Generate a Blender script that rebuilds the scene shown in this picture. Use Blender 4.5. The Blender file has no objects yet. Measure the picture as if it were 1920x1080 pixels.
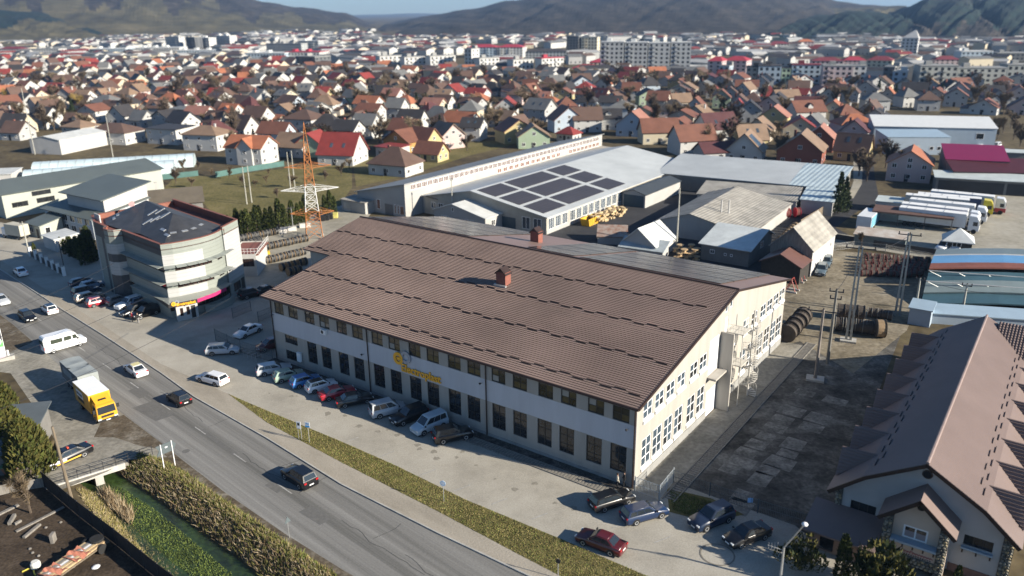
import bpy, math, random
import numpy as np
from mathutils import Vector, Matrix
R = math.radians
PI = math.pi
scene = bpy.context.scene
COL = scene.collection
rnd = random.Random(11)
ORD = ['first','second','third','fourth','fifth','sixth','seventh','eighth','ninth','tenth','eleventh','twelfth']

# ------------------------------------------------------------ camera, sky, sun, exposure
F_PX, PITCH, ROLL, CAM_H = 1489.37, 0.3367, -0.0126, 46.0
cam_d = bpy.data.cameras.new('camera')
cam_d.sensor_width = 36.0
cam_d.lens = F_PX / 1920 * 36
cam_d.clip_start = 1.0
cam_d.clip_end = 30000.0
cam_d.dof.use_dof = True
cam_d.dof.focus_distance = 96.0
cam_d.dof.aperture_fstop = 0.105
cam = bpy.data.objects.new('camera', cam_d)
COL.objects.link(cam)
cam.matrix_world = Matrix.Translation((0, 0, CAM_H)) @ Matrix.Rotation(PI/2 - PITCH, 4, 'X') @ Matrix.Rotation(ROLL, 4, 'Z')
scene.camera = cam

SUN_AZ, SUN_EL = R(-24.0), R(21.8)            # azimuth from +X, anticlockwise
world = bpy.data.worlds.new('World')
scene.world = world
world.use_nodes = True
wn = world.node_tree
bg = wn.nodes['Background']
skyn = wn.nodes.new('ShaderNodeTexSky')
skyn.sky_type = 'NISHITA'
skyn.sun_disc = False
skyn.sun_elevation = SUN_EL
skyn.sun_rotation = PI/2 - SUN_AZ
skyn.altitude = 400
skyn.air_density = 1.0
skyn.dust_density = 0.3
skyn.ozone_density = 3.0
tint = wn.nodes.new('ShaderNodeMix'); tint.data_type = 'RGBA'; tint.blend_type = 'MULTIPLY'; tint.inputs[0].default_value = 1.0
tint.inputs[7].default_value = (0.80, 0.97, 1.12, 1)
wn.links.new(skyn.outputs[0], tint.inputs[6]); wn.links.new(tint.outputs[2], bg.inputs[0])
bg.inputs[1].default_value = 0.05
sun_d = bpy.data.lights.new('sun', 'SUN')
sun_d.energy = 5.0
sun_d.angle = R(0.5)
sun_d.color = (1.0, 0.91, 0.77)
sun = bpy.data.objects.new('sun', sun_d)
COL.objects.link(sun)
sdir = Vector((math.cos(SUN_AZ)*math.cos(SUN_EL), math.sin(SUN_AZ)*math.cos(SUN_EL), math.sin(SUN_EL)))
sun.rotation_euler = sdir.to_track_quat('Z', 'Y').to_euler()
scene.view_settings.view_transform = 'Standard'
scene.view_settings.look = 'None'
scene.view_settings.gamma = 1.0
scene.view_settings.use_curve_mapping = False
scene.view_settings.exposure = 1.22
try:
    scene.cycles.use_denoising = True
    scene.cycles.max_bounces = 5
    scene.cycles.volume_bounces = 0
    scene.cycles.volume_step_rate = 4.0
except Exception:
    pass

# ------------------------------------------------------------ where a picture point lies in the place
def P(px, py, z=0.0):
    X, Y = px - 960.0, py - 540.0
    c, s = math.cos(-ROLL), math.sin(-ROLL)
    X, Y = c*X - s*Y, s*X + c*Y
    u, v = -Y/F_PX, X/F_PX
    dy = math.cos(PITCH) + u*math.sin(PITCH)
    dz = -math.sin(PITCH) + u*math.cos(PITCH)
    t = (z - CAM_H)/dz
    return Vector((v*t, dy*t, z))

def at_dist(px, py, d):                        # point of the sight line at ground distance d
    X, Y = px - 960.0, py - 540.0
    c, s = math.cos(-ROLL), math.sin(-ROLL)
    X, Y = c*X - s*Y, s*X + c*Y
    u, v = -Y/F_PX, X/F_PX
    dy = math.cos(PITCH) + u*math.sin(PITCH)
    dz = -math.sin(PITCH) + u*math.cos(PITCH)
    t = d/math.hypot(v, dy)
    return Vector((v*t, dy*t, CAM_H + dz*t))

# ------------------------------------------------------------ materials
MATS = {}
def mat(name, col, rough=0.8, metal=0.0, var=0.15, scale=0.6, bump=0.0, bscale=8.0, spec=0.35, col2=None, stretch=None, space='pos', coat=0.0, emit=None):
    if name in MATS: return MATS[name]
    m = bpy.data.materials.new(name); m.use_nodes = True
    nt = m.node_tree; N = nt.nodes; L = nt.links
    b = N['Principled BSDF']
    b.inputs['Roughness'].default_value = rough
    b.inputs['Metallic'].default_value = metal
    b.inputs['Specular IOR Level'].default_value = spec
    if coat: b.inputs['Coat Weight'].default_value = coat
    if space == 'pos': src = N.new('ShaderNodeNewGeometry').outputs['Position']
    else: src = N.new('ShaderNodeTexCoord').outputs['Object']
    if stretch:
        mp = N.new('ShaderNodeMapping'); mp.inputs['Scale'].default_value = stretch
        L.new(src, mp.inputs[0]); src = mp.outputs[0]
    n = N.new('ShaderNodeTexNoise'); n.inputs['Scale'].default_value = scale; n.inputs['Detail'].default_value = 6; n.inputs['Roughness'].default_value = 0.65
    L.new(src, n.inputs['Vector'])
    cr = N.new('ShaderNodeValToRGB')
    c2 = col2 if col2 else tuple(c*(1-var) for c in col)
    c1 = col if col2 else tuple(min(1, c*(1+var)) for c in col)
    cr.color_ramp.elements[0].position = 0.32; cr.color_ramp.elements[1].position = 0.68
    cr.color_ramp.elements[0].color = (*c2, 1); cr.color_ramp.elements[1].color = (*c1, 1)
    L.new(n.outputs['Fac'], cr.inputs[0]); L.new(cr.outputs[0], b.inputs['Base Color'])
    if bump:
        n2 = N.new('ShaderNodeTexNoise'); n2.inputs['Scale'].default_value = bscale; n2.inputs['Detail'].default_value = 5
        L.new(src, n2.inputs['Vector'])
        bp = N.new('ShaderNodeBump'); bp.inputs['Strength'].default_value = bump; bp.inputs['Distance'].default_value = 0.05
        L.new(n2.outputs['Fac'], bp.inputs['Height']); L.new(bp.outputs[0], b.inputs['Normal'])
    if emit:
        b.inputs['Emission Color'].default_value = (*emit[0], 1); b.inputs['Emission Strength'].default_value = emit[1]
    MATS[name] = m
    return m

def glass(name, col, rough=0.06):
    return mat(name, col, rough=rough, var=0.4, scale=0.35, spec=0.6)

def ribbed(name, col, ang, pitch=0.3, strength=0.6, rough=0.55, metal=0.0, var=0.12, col2=None, vscale=0.25, seams=None):
    """sheet with ribs running along direction ang (world, radians); optional cross seams"""
    if name in MATS: return MATS[name]
    m = mat(name, col, rough=rough, metal=metal, var=var, scale=vscale, col2=col2)
    nt = m.node_tree; N = nt.nodes; L = nt.links; b = N['Principled BSDF']
    geo = N.new('ShaderNodeNewGeometry')
    mp = N.new('ShaderNodeMapping'); mp.vector_type = 'TEXTURE'
    mp.inputs['Rotation'].default_value = (0, 0, ang)
    L.new(geo.outputs['Position'], mp.inputs[0])
    w = N.new('ShaderNodeTexWave'); w.wave_type = 'BANDS'; w.bands_direction = 'Y'
    w.inputs['Scale'].default_value = 0.314/pitch; w.inputs['Distortion'].default_value = 0.0
    L.new(mp.outputs[0], w.inputs['Vector'])
    bp = N.new('ShaderNodeBump'); bp.inputs['Strength'].default_value = strength; bp.inputs['Distance'].default_value = 0.06
    L.new(w.outputs['Fac'], bp.inputs['Height']); L.new(bp.outputs[0], b.inputs['Normal'])
    return m

# ------------------------------------------------------------ mesh builder
class MB:
    def __init__(s): s.v = []; s.f = []; s.m = []
    def face(s, pts, mi=0):
        i = len(s.v); s.v += [tuple(p) for p in pts]; s.f.append(tuple(range(i, i+len(pts)))); s.m.append(mi); return s
    def mesh(s, vs, fs, mi=0):
        i = len(s.v); s.v += [tuple(p) for p in vs]
        for f in fs: s.f.append(tuple(i+k for k in f)); s.m.append(mi)
        return s
    def box(s, x0, x1, y0, y1, z0, z1, mi=0):
        return s.mesh([(x0,y0,z0),(x1,y0,z0),(x1,y1,z0),(x0,y1,z0),(x0,y0,z1),(x1,y0,z1),(x1,y1,z1),(x0,y1,z1)],
            [(0,3,2,1),(4,5,6,7),(0,1,5,4),(1,2,6,5),(2,3,7,6),(3,0,4,7)], mi)
    def cbox(s, c, d, rz=0.0, mi=0):
        cs, sn = math.cos(rz), math.sin(rz); vs = []
        for z in (-1, 1):
            for x, y in ((-1,-1),(1,-1),(1,1),(-1,1)):
                a, b = x*d[0]/2, y*d[1]/2
                vs.append((c[0]+a*cs-b*sn, c[1]+a*sn+b*cs, c[2]+z*d[2]/2))
        return s.mesh(vs, [(0,3,2,1),(4,5,6,7),(0,1,5,4),(1,2,6,5),(2,3,7,6),(3,0,4,7)], mi)
    def prism(s, poly, z0, z1, mi=0):
        n = len(poly)
        vs = [(p[0],p[1],z0) for p in poly]+[(p[0],p[1],z1) for p in poly]
        fs = [tuple(range(n-1,-1,-1)), tuple(range(n,2*n))]+[(i,(i+1)%n,n+(i+1)%n,n+i) for i in range(n)]
        return s.mesh(vs, fs, mi)
    def slab(s, pts, t, mi=0):                  # a thick polygon; pts counter-clockwise seen from outside; thickness goes inwards
        pts = [Vector(p) for p in pts]; n = len(pts)
        nr = (pts[1]-pts[0]).cross(pts[2]-pts[0]).normalized()
        lo = [p - nr*t for p in pts]
        fs = [tuple(range(n)), tuple(range(2*n-1, n-1, -1))]+[((i+1)%n, i, n+i, n+(i+1)%n) for i in range(n)]
        return s.mesh(pts+lo, fs, mi)
    def bar(s, a, b, r, n=6, r2=None, mi=0, caps=True):
        a = Vector(a); b = Vector(b); d = b-a
        if d.length < 1e-6: return s
        q = d.to_track_quat('Z', 'Y'); r2 = r if r2 is None else r2
        vs = []
        for c, rad in ((a, r), (b, r2)):
            for k in range(n):
                t = 2*PI*k/n + PI/n
                vs.append(c + q @ Vector((rad*math.cos(t), rad*math.sin(t), 0)))
        fs = [(k, (k+1)%n, n+(k+1)%n, n+k) for k in range(n)]
        if caps: fs += [tuple(range(n-1,-1,-1)), tuple(range(n,2*n))]
        return s.mesh(vs, fs, mi)
    def path(s, pts, r, n=5, mi=0):
        for a, b in zip(pts[:-1], pts[1:]): s.bar(a, b, r, n, mi=mi)
        return s
    def lathe(s, prof, n=16, c=(0,0,0), mi=0, axis='Z'):
        vs = []
        for r, z in prof:
            for k in range(n):
                t = 2*PI*k/n; x, y = r*math.cos(t), r*math.sin(t)
                p = (x,y,z) if axis == 'Z' else ((x,z,y) if axis == 'Y' else (z,x,y))
                vs.append((c[0]+p[0], c[1]+p[1], c[2]+p[2]))
        fs = []
        for j in range(len(prof)-1):
            for k in range(n):
                q = (j*n+k, j*n+(k+1)%n, (j+1)*n+(k+1)%n, (j+1)*n+k)
                fs.append(q if axis != 'Y' else q[::-1])
        fs.append(tuple(range(n-1,-1,-1))); fs.append(tuple((len(prof)-1)*n+k for k in range(n)))
        return s.mesh(vs, fs, mi)
    def xf(s, M, i0=0):
        for i in range(i0, len(s.v)): s.v[i] = tuple(M @ Vector(s.v[i]))
        return s
    def build(s, name, mats, parent=None, loc=None, rz=0.0, smooth=False, stuff=False):
        me = bpy.data.meshes.new(name); me.from_pydata(s.v, [], s.f)
        if not isinstance(mats, (list, tuple)): mats = [mats]
        for m in mats: me.materials.append(m)
        if len(mats) > 1: me.polygons.foreach_set('material_index', s.m)
        if smooth: me.polygons.foreach_set('use_smooth', [True]*len(s.f))
        me.update()
        return link(name, me, parent, loc, rz, stuff)

def link(name, me, parent=None, loc=None, rz=0.0, stuff=False):
    o = bpy.data.objects.new(name, me); COL.objects.link(o)
    if parent is not None: o.parent = parent
    if loc is not None: o.location = loc
    if rz: o.rotation_euler = (0, 0, rz)
    if stuff: o['kind'] = 'stuff'
    return o

def thing(name, label, cat, loc=(0,0,0), rz=0.0, group=None):
    o = bpy.data.objects.new(name, None); COL.objects.link(o)
    o.empty_display_size = 0.5
    o.location = loc; o.rotation_euler = (0, 0, rz)
    return tag(o, label, cat, group)
def tag(o, label, cat, group=None):
    o['label'] = label; o['category'] = cat
    if group: o['group'] = group
    return o
def struct(o): o['kind'] = 'structure'; return o

KIDS = {}
def dup(root, loc, rz, label, group=None):
    """copy of a thing with copies of its parts and sub-parts (shared meshes)"""
    if root.name not in KIDS:
        KIDS[root.name] = [(c, list(c.children)) for c in root.children]
    r = root.copy(); COL.objects.link(r); r.location = loc; r.rotation_euler = (0, 0, rz)
    r['label'] = label
    if group: r['group'] = group
    out = []
    for c, gs in KIDS[root.name]:
        k = c.copy(); COL.objects.link(k); k.parent = r; out.append(k)
        for g in gs:
            q = g.copy(); COL.objects.link(q); q.parent = k; out.append(q)
    return r, out
def recolor(o, m, slot=0):
    o.material_slots[slot].link = 'OBJECT'; o.material_slots[slot].material = m

def frame(pa, pb):
    """origin at ground point a, local x towards b; returns origin, rotation, length"""
    a, b = Vector(pa), Vector(pb); d = b-a
    return a, math.atan2(d.y, d.x), math.hypot(d.x, d.y)

# ------------------------------------------------------------ walls and windows
def wall(mb, M, xs0, xs1, top, holes=(), z0=0.0, reveal=0.18, mi=0, band=None):
    """wall in the local plane (x along, z up), outside towards -y; top(x) gives the wall head.
    holes: (x0,x1,z0,z1); band: (z0,z1,mi) painted stripe. M maps (x,y,z) to object space"""
    xs = sorted({xs0, xs1} | {h[0] for h in holes} | {h[1] for h in holes} | {x for x in getattr(top, 'knots', ()) if xs0 < x < xs1})
    zs = sorted({z0} | {h[2] for h in holes} | {h[3] for h in holes} | ({band[0], band[1]} if band else set()))
    for xa, xb in zip(xs[:-1], xs[1:]):
        xm = (xa+xb)/2; ta, tb = top(xa+1e-6), top(xb-1e-6)
        for i, za in enumerate(zs):
            if za >= min(ta, tb): break
            last = i == len(zs)-1 or zs[i+1] >= min(ta, tb)
            zb = None if last else zs[i+1]
            zm = za+0.01
            if any(h[0] < xm < h[1] and h[2] <= zm < h[3] for h in holes): continue
            k = band[2] if band and band[0] <= zm < band[1] else mi
            if last: q = [(xa,0,za),(xb,0,za),(xb,0,tb),(xa,0,ta)]
            else: q = [(xa,0,za),(xb,0,za),(xb,0,zb),(xa,0,zb)]
            mb.face([M @ Vector(p) for p in q], k)
            if last: break
    for (a, b, c, d) in holes:
        r = reveal
        for q in ([(a,0,c),(a,0,d),(a,r,d),(a,r,c)], [(b,0,d),(b,0,c),(b,r,c),(b,r,d)], [(a,0,d),(b,0,d),(b,r,d),(a,r,d)], [(b,0,c),(a,0,c),(a,r,c),(b,r,c)]):
            mb.face([M @ Vector(p) for p in q], mi)
    return mb

WIN = {}
def win_mesh(w, h, nx, ny, t, fm, gm, deep=0.14, sill=None):
    key = (round(w,2), round(h,2), nx, ny, t, fm.name, gm.name, sill and sill[0].name)
    if key in WIN: return WIN[key]
    f = MB(); d0, d1 = deep-0.05, deep+0.03
    f.box(0, w, d0, d1, 0, t); f.box(0, w, d0, d1, h-t, h)
    f.box(0, t, d0, d1, t, h-t); f.box(w-t, w, d0, d1, t, h-t)
    for i in range(1, nx): x = w*i/nx; f.box(x-t*.45, x+t*.45, d0+.006, d1-.006, t, h-t)
    for j in range(1, ny): z = h*j/ny; f.box(t, w-t, d0+.012, d1-.012, z-t*.4, z+t*.4)
    fme = f.build('window', fm).data
    pw, ph = w/nx, h/ny
    g = MB(); g.box(t*.3, pw-t*.3, deep-.015, deep+.01, t*.3, ph-t*.3)
    gme = g.build('pane', gm).data
    sme = None
    if sill:
        s = MB(); s.box(-.06, w+.06, -sill[1], .0, -sill[2], -.004); sme = s.build('sill', sill[0]).data
    for o in [o for o in COL.objects if o.data in (fme, gme, sme) and o.data]: bpy.data.objects.remove(o)
    WIN[key] = (fme, gme, sme, pw, ph)
    return WIN[key]
def window(parent, M, x, z, w, h, nx, ny, fm, gm, t=0.07, deep=0.14, sill=None, panes=True, label=None, gm2=None):
    """window (> pane, sill) set in a wall plane; M maps wall plane to the thing's space"""
    fme, gme, sme, pw, ph = win_mesh(w, h, nx, ny, t, fm, gm, deep, sill)
    o = link('window', fme, parent); o.matrix_local = M @ Matrix.Translation((x, 0, z))
    if label: o['label'] = label
    if panes:
        for i in range(nx):
            for j in range(ny):
                p = link('pane', gme, o); p.location = (i*pw, 0, j*ph)
                if gm2 and rnd.random() < .34: recolor(p, gm2 if rnd.random() < .85 else mat('blind_and_reflection', (0.30,0.29,0.26), var=.1))  # random panes vary: blinds and white reflections put into the pane colour
    if sme: link('sill', sme, o)
    return o
def WM(p0, p1, z=0.0):
    """matrix of a wall plane from p0 to p1 (left to right seen from outside)"""
    a, b = Vector((p0[0], p0[1], z)), Vector((p1[0], p1[1], z)); d = (b-a).normalized()
    n = Vector((d.y, -d.x, 0))                  # outward, right-hand side of a->b
    return Matrix(((d.x, -n.x, 0, a.x), (d.y, -n.y, 0, a.y), (0, 0, 1, a.z), (0, 0, 0, 1)))
def flat(h):
    f = lambda x: h
    f.knots = (); return f
def gable(pts):
    """piecewise-linear wall head from (x,z) points"""
    def f(x):
        for (a, za), (b, zb) in zip(pts[:-1], pts[1:]):
            if x <= b: return za+(zb-za)*(x-a)/(b-a)
        return pts[-1][1]
    f.knots = [p[0] for p in pts]; return f

def tile_slope(mb, o, ux, uy, nx_len, ny_len, row=0.36, wave=0.22, h=0.045, amp=0.03, spw=4):
    """tiled roof plane: o low left corner, ux unit along eaves, uy unit up the slope (both vectors); sawtooth courses and waves"""
    o, ux, uy = Vector(o), Vector(ux), Vector(uy); nz = ux.cross(uy).normalized()
    nr = max(1, int(round(ny_len/row))); row = ny_len/nr
    nw = max(2, int(round(nx_len/wave)))*spw if spw else 1
    xs = np.linspace(0, nx_len, nw+1)
    wv = amp*np.abs(np.sin(np.linspace(0, PI*nw/max(spw,1), nw+1))) if spw else np.zeros(nw+1)
    on, uxn, uyn, nn = (np.array(a) for a in (o, ux, uy, nz))
    V = []
    for j in range(nr):
        for (yy, hh) in ((j*row, h), ((j+1)*row, 0.0)):
            V.append(on[None] + xs[:,None]*uxn[None] + yy*uyn[None] + (hh+wv)[:,None]*nn[None])
    V = np.concatenate(V); n1 = nw+1; base = len(mb.v)
    Fs = []
    for j in range(2*nr-1):
        a = base + j*n1 + np.arange(nw)
        Fs.append(np.stack([a, a+1, a+1+n1, a+n1], 1))
    mb.v += V.tolist(); Fa = np.concatenate(Fs).tolist(); mb.f += [tuple(q) for q in Fa]; mb.m += [0]*len(Fa)
    return mb

C_WHITE = (0.72, 0.72, 0.70)
m_white = mat('white_plaster', (0.41, 0.405, 0.39), var=0.06, scale=0.5)
m_frame_w = mat('white_frame', (0.75, 0.75, 0.74), rough=0.5, var=0.04)
m_frame_d = mat('dark_frame', (0.03, 0.027, 0.024), rough=0.5, var=0.1)
m_glass_d = glass('dark_glass', (0.02, 0.022, 0.024))
m_glass_b = glass('blue_glass', (0.05, 0.07, 0.09))
m_glass_y = glass('yellow_brown_glass', (0.075, 0.06, 0.035))  # glass with a yellow brown base colour
m_steel = mat('galvanised_steel', (0.42, 0.43, 0.43), rough=0.45, metal=0.6, var=0.12)
m_dark = mat('dark_metal', (0.03, 0.03, 0.032), rough=0.5, var=0.2)
m_concrete = mat('concrete', (0.36, 0.35, 0.32), var=0.18, scale=0.8, bump=0.15)
m_black = mat('black_rubber', (0.02, 0.02, 0.02), rough=0.85)
m_wood = mat('raw_wood', (0.42, 0.30, 0.17), var=0.25, scale=2.0)
m_brownroof = (0.105, 0.058, 0.046)
# ------------------------------------------------------------ ground, roads, yards, water
def nmix(name, cols, scale, rough=0.95, rot=0.0, stretch=(1,1,1), detail=8, fine=None, bump=0.3, bscale=3.0, pos=(0.3,0.5,0.7), spec=0.2):
    """several earth colours mixed by world-space noise, plus fine grain"""
    m = bpy.data.materials.new(name); m.use_nodes = True
    nt = m.node_tree; N = nt.nodes; L = nt.links; b = N['Principled BSDF']
    b.inputs['Roughness'].default_value = rough; b.inputs['Specular IOR Level'].default_value = spec
    g = N.new('ShaderNodeNewGeometry'); mp = N.new('ShaderNodeMapping')
    mp.inputs['Rotation'].default_value = (0,0,-rot)
    L.new(g.outputs['Position'], mp.inputs[0])
    mp2 = N.new('ShaderNodeMapping'); mp2.inputs['Scale'].default_value = stretch; L.new(mp.outputs[0], mp2.inputs[0])
    n = N.new('ShaderNodeTexNoise'); n.inputs['Scale'].default_value = scale; n.inputs['Detail'].default_value = detail; n.inputs['Roughness'].default_value = 0.7
    L.new(mp2.outputs[0], n.inputs['Vector'])
    cr = N.new('ShaderNodeValToRGB'); e = cr.color_ramp.elements
    while len(e) < len(cols): e.new(0.5)
    for i, c in enumerate(cols):
        e[i].position = pos[i] if len(pos) == len(cols) else 0.3+0.4*i/(len(cols)-1); e[i].color = (*c, 1)
    L.new(n.outputs['Fac'], cr.inputs[0]); out = cr.outputs[0]
    n2 = N.new('ShaderNodeTexNoise'); n2.inputs['Scale'].default_value = bscale; n2.inputs['Detail'].default_value = 6
    L.new(g.outputs['Position'], n2.inputs['Vector'])
    if fine:
        mx = N.new('ShaderNodeMix'); mx.data_type = 'RGBA'; mx.blend_type = 'MULTIPLY'; mx.inputs[0].default_value = 1.0
        mr = N.new('ShaderNodeMapRange'); mr.inputs[1].default_value = 0.3; mr.inputs[2].default_value = 0.7
        mr.inputs[3].default_value = 1-fine; mr.inputs[4].default_value = 1+fine
        L.new(n2.outputs['Fac'], mr.inputs[0]); L.new(out, mx.inputs[6]); L.new(mr.outputs[0], mx.inputs[7]); out = mx.outputs[2]
    L.new(out, b.inputs['Base Color'])
    bp = N.new('ShaderNodeBump'); bp.inputs['Strength'].default_value = bump; bp.inputs['Distance'].default_value = 0.08
    L.new(n2.outputs['Fac'], bp.inputs['Height']); L.new(bp.outputs[0], b.inputs['Normal'])
    MATS[name] = m
    return m

ROAD_ANG = math.atan2(*(P(640,910)-P(195,631)).yx)
m_ground = nmix('valley_ground', [(0.035,0.028,0.018),(0.085,0.066,0.036),(0.13,0.105,0.055)], 0.045, fine=0.35, bscale=0.5)
m_yardsoil = nmix('dark_soil', [(0.026,0.019,0.013),(0.056,0.041,0.028),(0.09,0.067,0.046)], 0.35, fine=0.4, bscale=4.0)
m_road = nmix('asphalt', [(0.11,0.108,0.10),(0.17,0.166,0.155),(0.235,0.23,0.215)], 0.42, rot=ROAD_ANG, stretch=(0.018,1.6,1.0), fine=0.10, bscale=5.0, bump=0.1, pos=(0.36,0.5,0.64))
m_patch = nmix('patched_asphalt', [(0.115,0.113,0.107),(0.135,0.132,0.125)], 0.6, fine=0.1)
m_street = nmix('street_asphalt', [(0.03,0.031,0.034),(0.05,0.05,0.053)], 0.2, fine=0.2)
m_paver = nmix('paving_stones', [(0.25,0.232,0.195),(0.33,0.308,0.26),(0.385,0.362,0.31)], 0.16, fine=0.12, bscale=6.0, bump=0.2)
m_walk = nmix('pavement_stones', [(0.23,0.205,0.165),(0.30,0.27,0.22),(0.35,0.315,0.26)], 0.3, fine=0.1, bscale=5.0, rot=ROAD_ANG, stretch=(.3,1,1))
m_drive = nmix('worn_concrete_drive', [(0.15,0.14,0.115),(0.23,0.215,0.18),(0.30,0.285,0.245)], 0.25, fine=0.15, bscale=2.0)
m_yard = nmix('stained_yard_concrete', [(0.018,0.017,0.015),(0.085,0.08,0.07),(0.22,0.21,0.185)], 0.25, fine=0.3, bscale=2.5)
m_dirt = nmix('sandy_yard_dirt', [(0.08,0.066,0.042),(0.20,0.17,0.12),(0.27,0.24,0.18)], 0.14, fine=0.3, bscale=1.5)
m_lawn = nmix('dry_meadow', [(0.075,0.07,0.022),(0.13,0.112,0.042),(0.18,0.15,0.07)], 0.09, fine=0.35, bscale=1.5)
m_lot = nmix('pale_concrete_lot', [(0.20,0.185,0.145),(0.29,0.27,0.22),(0.35,0.33,0.28)], 0.09, fine=0.12, bscale=1.0)
m_water = nmix('weedy_water', [(0.010,0.014,0.008),(0.026,0.045,0.012),(0.045,0.08,0.020)], 0.5, rough=0.35, fine=0.4, bscale=3.0, spec=0.5, rot=ROAD_ANG, stretch=(.35,1,1))
m_mudverge = nmix('muddy_verge', [(0.045,0.034,0.022),(0.10,0.08,0.055),(0.22,0.20,0.165)], 0.4, fine=0.3)

# the ditch: centre line and half width in the place
DL = [P(135,845), P(200,888), P(262,940), P(318,992), P(372,1038), P(430,1090), P(520,1180)]
DW = [1.4, 1.5, 2.0, 2.4, 2.6, 2.7, 2.8]
def ditch(x, y):
    best = 9e9; w = 2.0
    for i in range(len(DL)-1):
        a, b = DL[i], DL[i+1]; dx, dy = b.x-a.x, b.y-a.y
        t = max(0, min(1, ((x-a.x)*dx+(y-a.y)*dy)/(dx*dx+dy*dy)))
        d = math.hypot(x-a.x-t*dx, y-a.y-t*dy)
        if d < best: best = d; w = DW[i]+(DW[i+1]-DW[i])*t
    return best, w
def ground_z(x, y):
    d, w = ditch(x, y)
    if d < w: return -1.75
    if d < w+2.6: return -1.75+1.75*min(1,(d-w)/2.4)**0.8
    return 0.0
gx0, gx1, gy0, gy1 = -70.0, 0.0, 34.0, 90.0
mb = MB(); st = 0.5; nx = int((gx1-gx0)/st)+1; ny = int((gy1-gy0)/st)+1
xs = np.linspace(gx0, gx1, nx); ys = np.linspace(gy0, gy1, ny)
for y in ys:
    for x in xs: mb.v.append((x, y, ground_z(x, y) if gx0 < x < gx1 and gy0 < y < gy1 else 0.0))
for j in range(ny-1):
    for i in range(nx-1): mb.f.append((j*nx+i, j*nx+i+1, (j+1)*nx+i+1, (j+1)*nx+i)); mb.m.append(0)
BIG = 11000.0
for q in ([(-BIG,-BIG),(BIG,-BIG),(BIG,gy0),(-BIG,gy0)], [(-BIG,gy1),(BIG,gy1),(BIG,BIG),(-BIG,BIG)],
          [(-BIG,gy0),(gx0,gy0),(gx0,gy1),(-BIG,gy1)], [(gx1,gy0),(BIG,gy0),(BIG,gy1),(gx1,gy1)]):
    mb.face([(x,y,0) for x,y in q])
struct(mb.build('ground', m_ground, smooth=True))

def sheet(name, pix, m, z, pts=None):
    v = [P(*q) for q in pix] if pts is None else [Vector((*q[:2],0)) for q in pts]
    a = sum(v[i].x*v[(i+1)%len(v)].y - v[(i+1)%len(v)].x*v[i].y for i in range(len(v)))
    if a < 0: v = v[::-1]
    return struct(MB().face([(p.x,p.y,z) for p in v]).build(name, m))

KERB = [(-260,370),(-60,463),(0,506),(59,544),(114,580),(196,631),(301,700),(363,745),(500,823),(640,910),(820,1001),(987,1080),(1230,1190)]
REDGE = [(-330,440),(-120,530),(0,590),(26,610),(62,641),(130,702),(209,760),(306,833),(336,858),(417,920),(533,1000),(640,1067),(800,1160)]
sheet('road', KERB + REDGE[::-1], m_road, 0.010)
GR_LO = [(427,738),(500,792),(520,803),(640,867),(823,960),(973,1040),(1060,1085),(1250,1180)]
GR_UP = [(427,738),(460,753),(640,828),(740,872),(873,937),(1057,1013),(1213,1080),(1380,1150)]
# pavement between kerb and verge
sheet('pavement', [(0,487),(59,526),(114,560),(196,612),(301,682),(420,735)] + GR_LO[0:] + [(1230,1190)] + [(987,1080),(820,1001),(640,910),(500,823),(363,745),(301,700),(196,631),(114,580),(59,544),(0,506)], m_walk, 0.014)
# paved forecourt between pavement and factory, lot beside the office
sheet('forecourt_paving', [(-80,440),(0,487),(59,526),(114,560),(196,612),(301,682),(420,735)] + GR_UP + [(1700,1150),(1760,1060),(1490,985),(1250,900),(1185,918),(912,812),(519,672),(545,560),(640,470),(700,395),(620,385),(560,415),(440,445),(300,470),(150,470),(40,425),(-80,400)], m_paver, 0.006)
sheet('grass_verge_soil', GR_LO + GR_UP[::-1], m_lawn, 0.018)
kb = MB()
kp = [P(*q) for q in KERB]
for a, b in zip(kp[:-1], kp[1:]):
    d = (b-a); d.z = 0; n = Vector((-d.y, d.x, 0)).normalized()*0.16
    if n.y < 0: n = -n
    kb.mesh([a+Vector((0,0,.0)), b, b+n, a+n, a+Vector((0,0,.13)), b+Vector((0,0,.13)), b+n+Vector((0,0,.13)), a+n+Vector((0,0,.13))], [(0,3,2,1),(4,5,6,7),(0,1,5,4),(1,2,6,5),(2,3,7,6),(3,0,4,7)])
struct(kb.build('road_kerb', m_concrete))
# side drive beside the parked truck, verge mud
sheet('side_drive', [(62,641),(130,702),(209,760),(306,833),(330,856),(240,862),(200,885),(85,930),(40,900),(110,840),(90,800),(20,700),(-60,690),(-40,655)], m_drive, 0.006)
sheet('muddy_roadside', [(232,778),(306,833),(317,845),(262,836),(215,820),(176,820),(190,790)], m_mudverge, 0.011)
sheet('muddy_verge', [(-60,560),(0,590),(26,610),(62,641),(20,660),(-60,660)], m_mudverge, 0.009)
vp = [P(*q) for q in REDGE[7:]]
sheet('gravel_shoulder', REDGE[7:] + [(x-14, y+6) for x, y in REDGE[7:]][::-1], m_mudverge, 0.014)
# road repairs and worn dashes
for i, q in enumerate([[(248,765),(292,790),(330,777),(286,752)], [(240,733),(262,748),(282,738),(262,724)], [(375,808),(382,804),(446,850),(438,855)], [(496,910),(520,925),(534,915),(510,902)], [(560,960),(600,985),(622,972),(584,948)]]):
    sheet('road_patch', q, m_patch, 0.015)
dm = mat('worn_road_paint', (0.30,0.295,0.28), var=0.4, scale=3.0)
for i in range(9):
    t = -6 + i*9.0
    c0 = (P(92,612)*(1)) ; d = (P(430,845)-P(92,612)).normalized(); n = Vector((-d.y,d.x,0))*0.07
    a = c0+d*t; b = a+d*2.6
    sheet('lane_dash', None, dm, 0.016, pts=[a-n, b-n, b+n, a+n])
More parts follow.
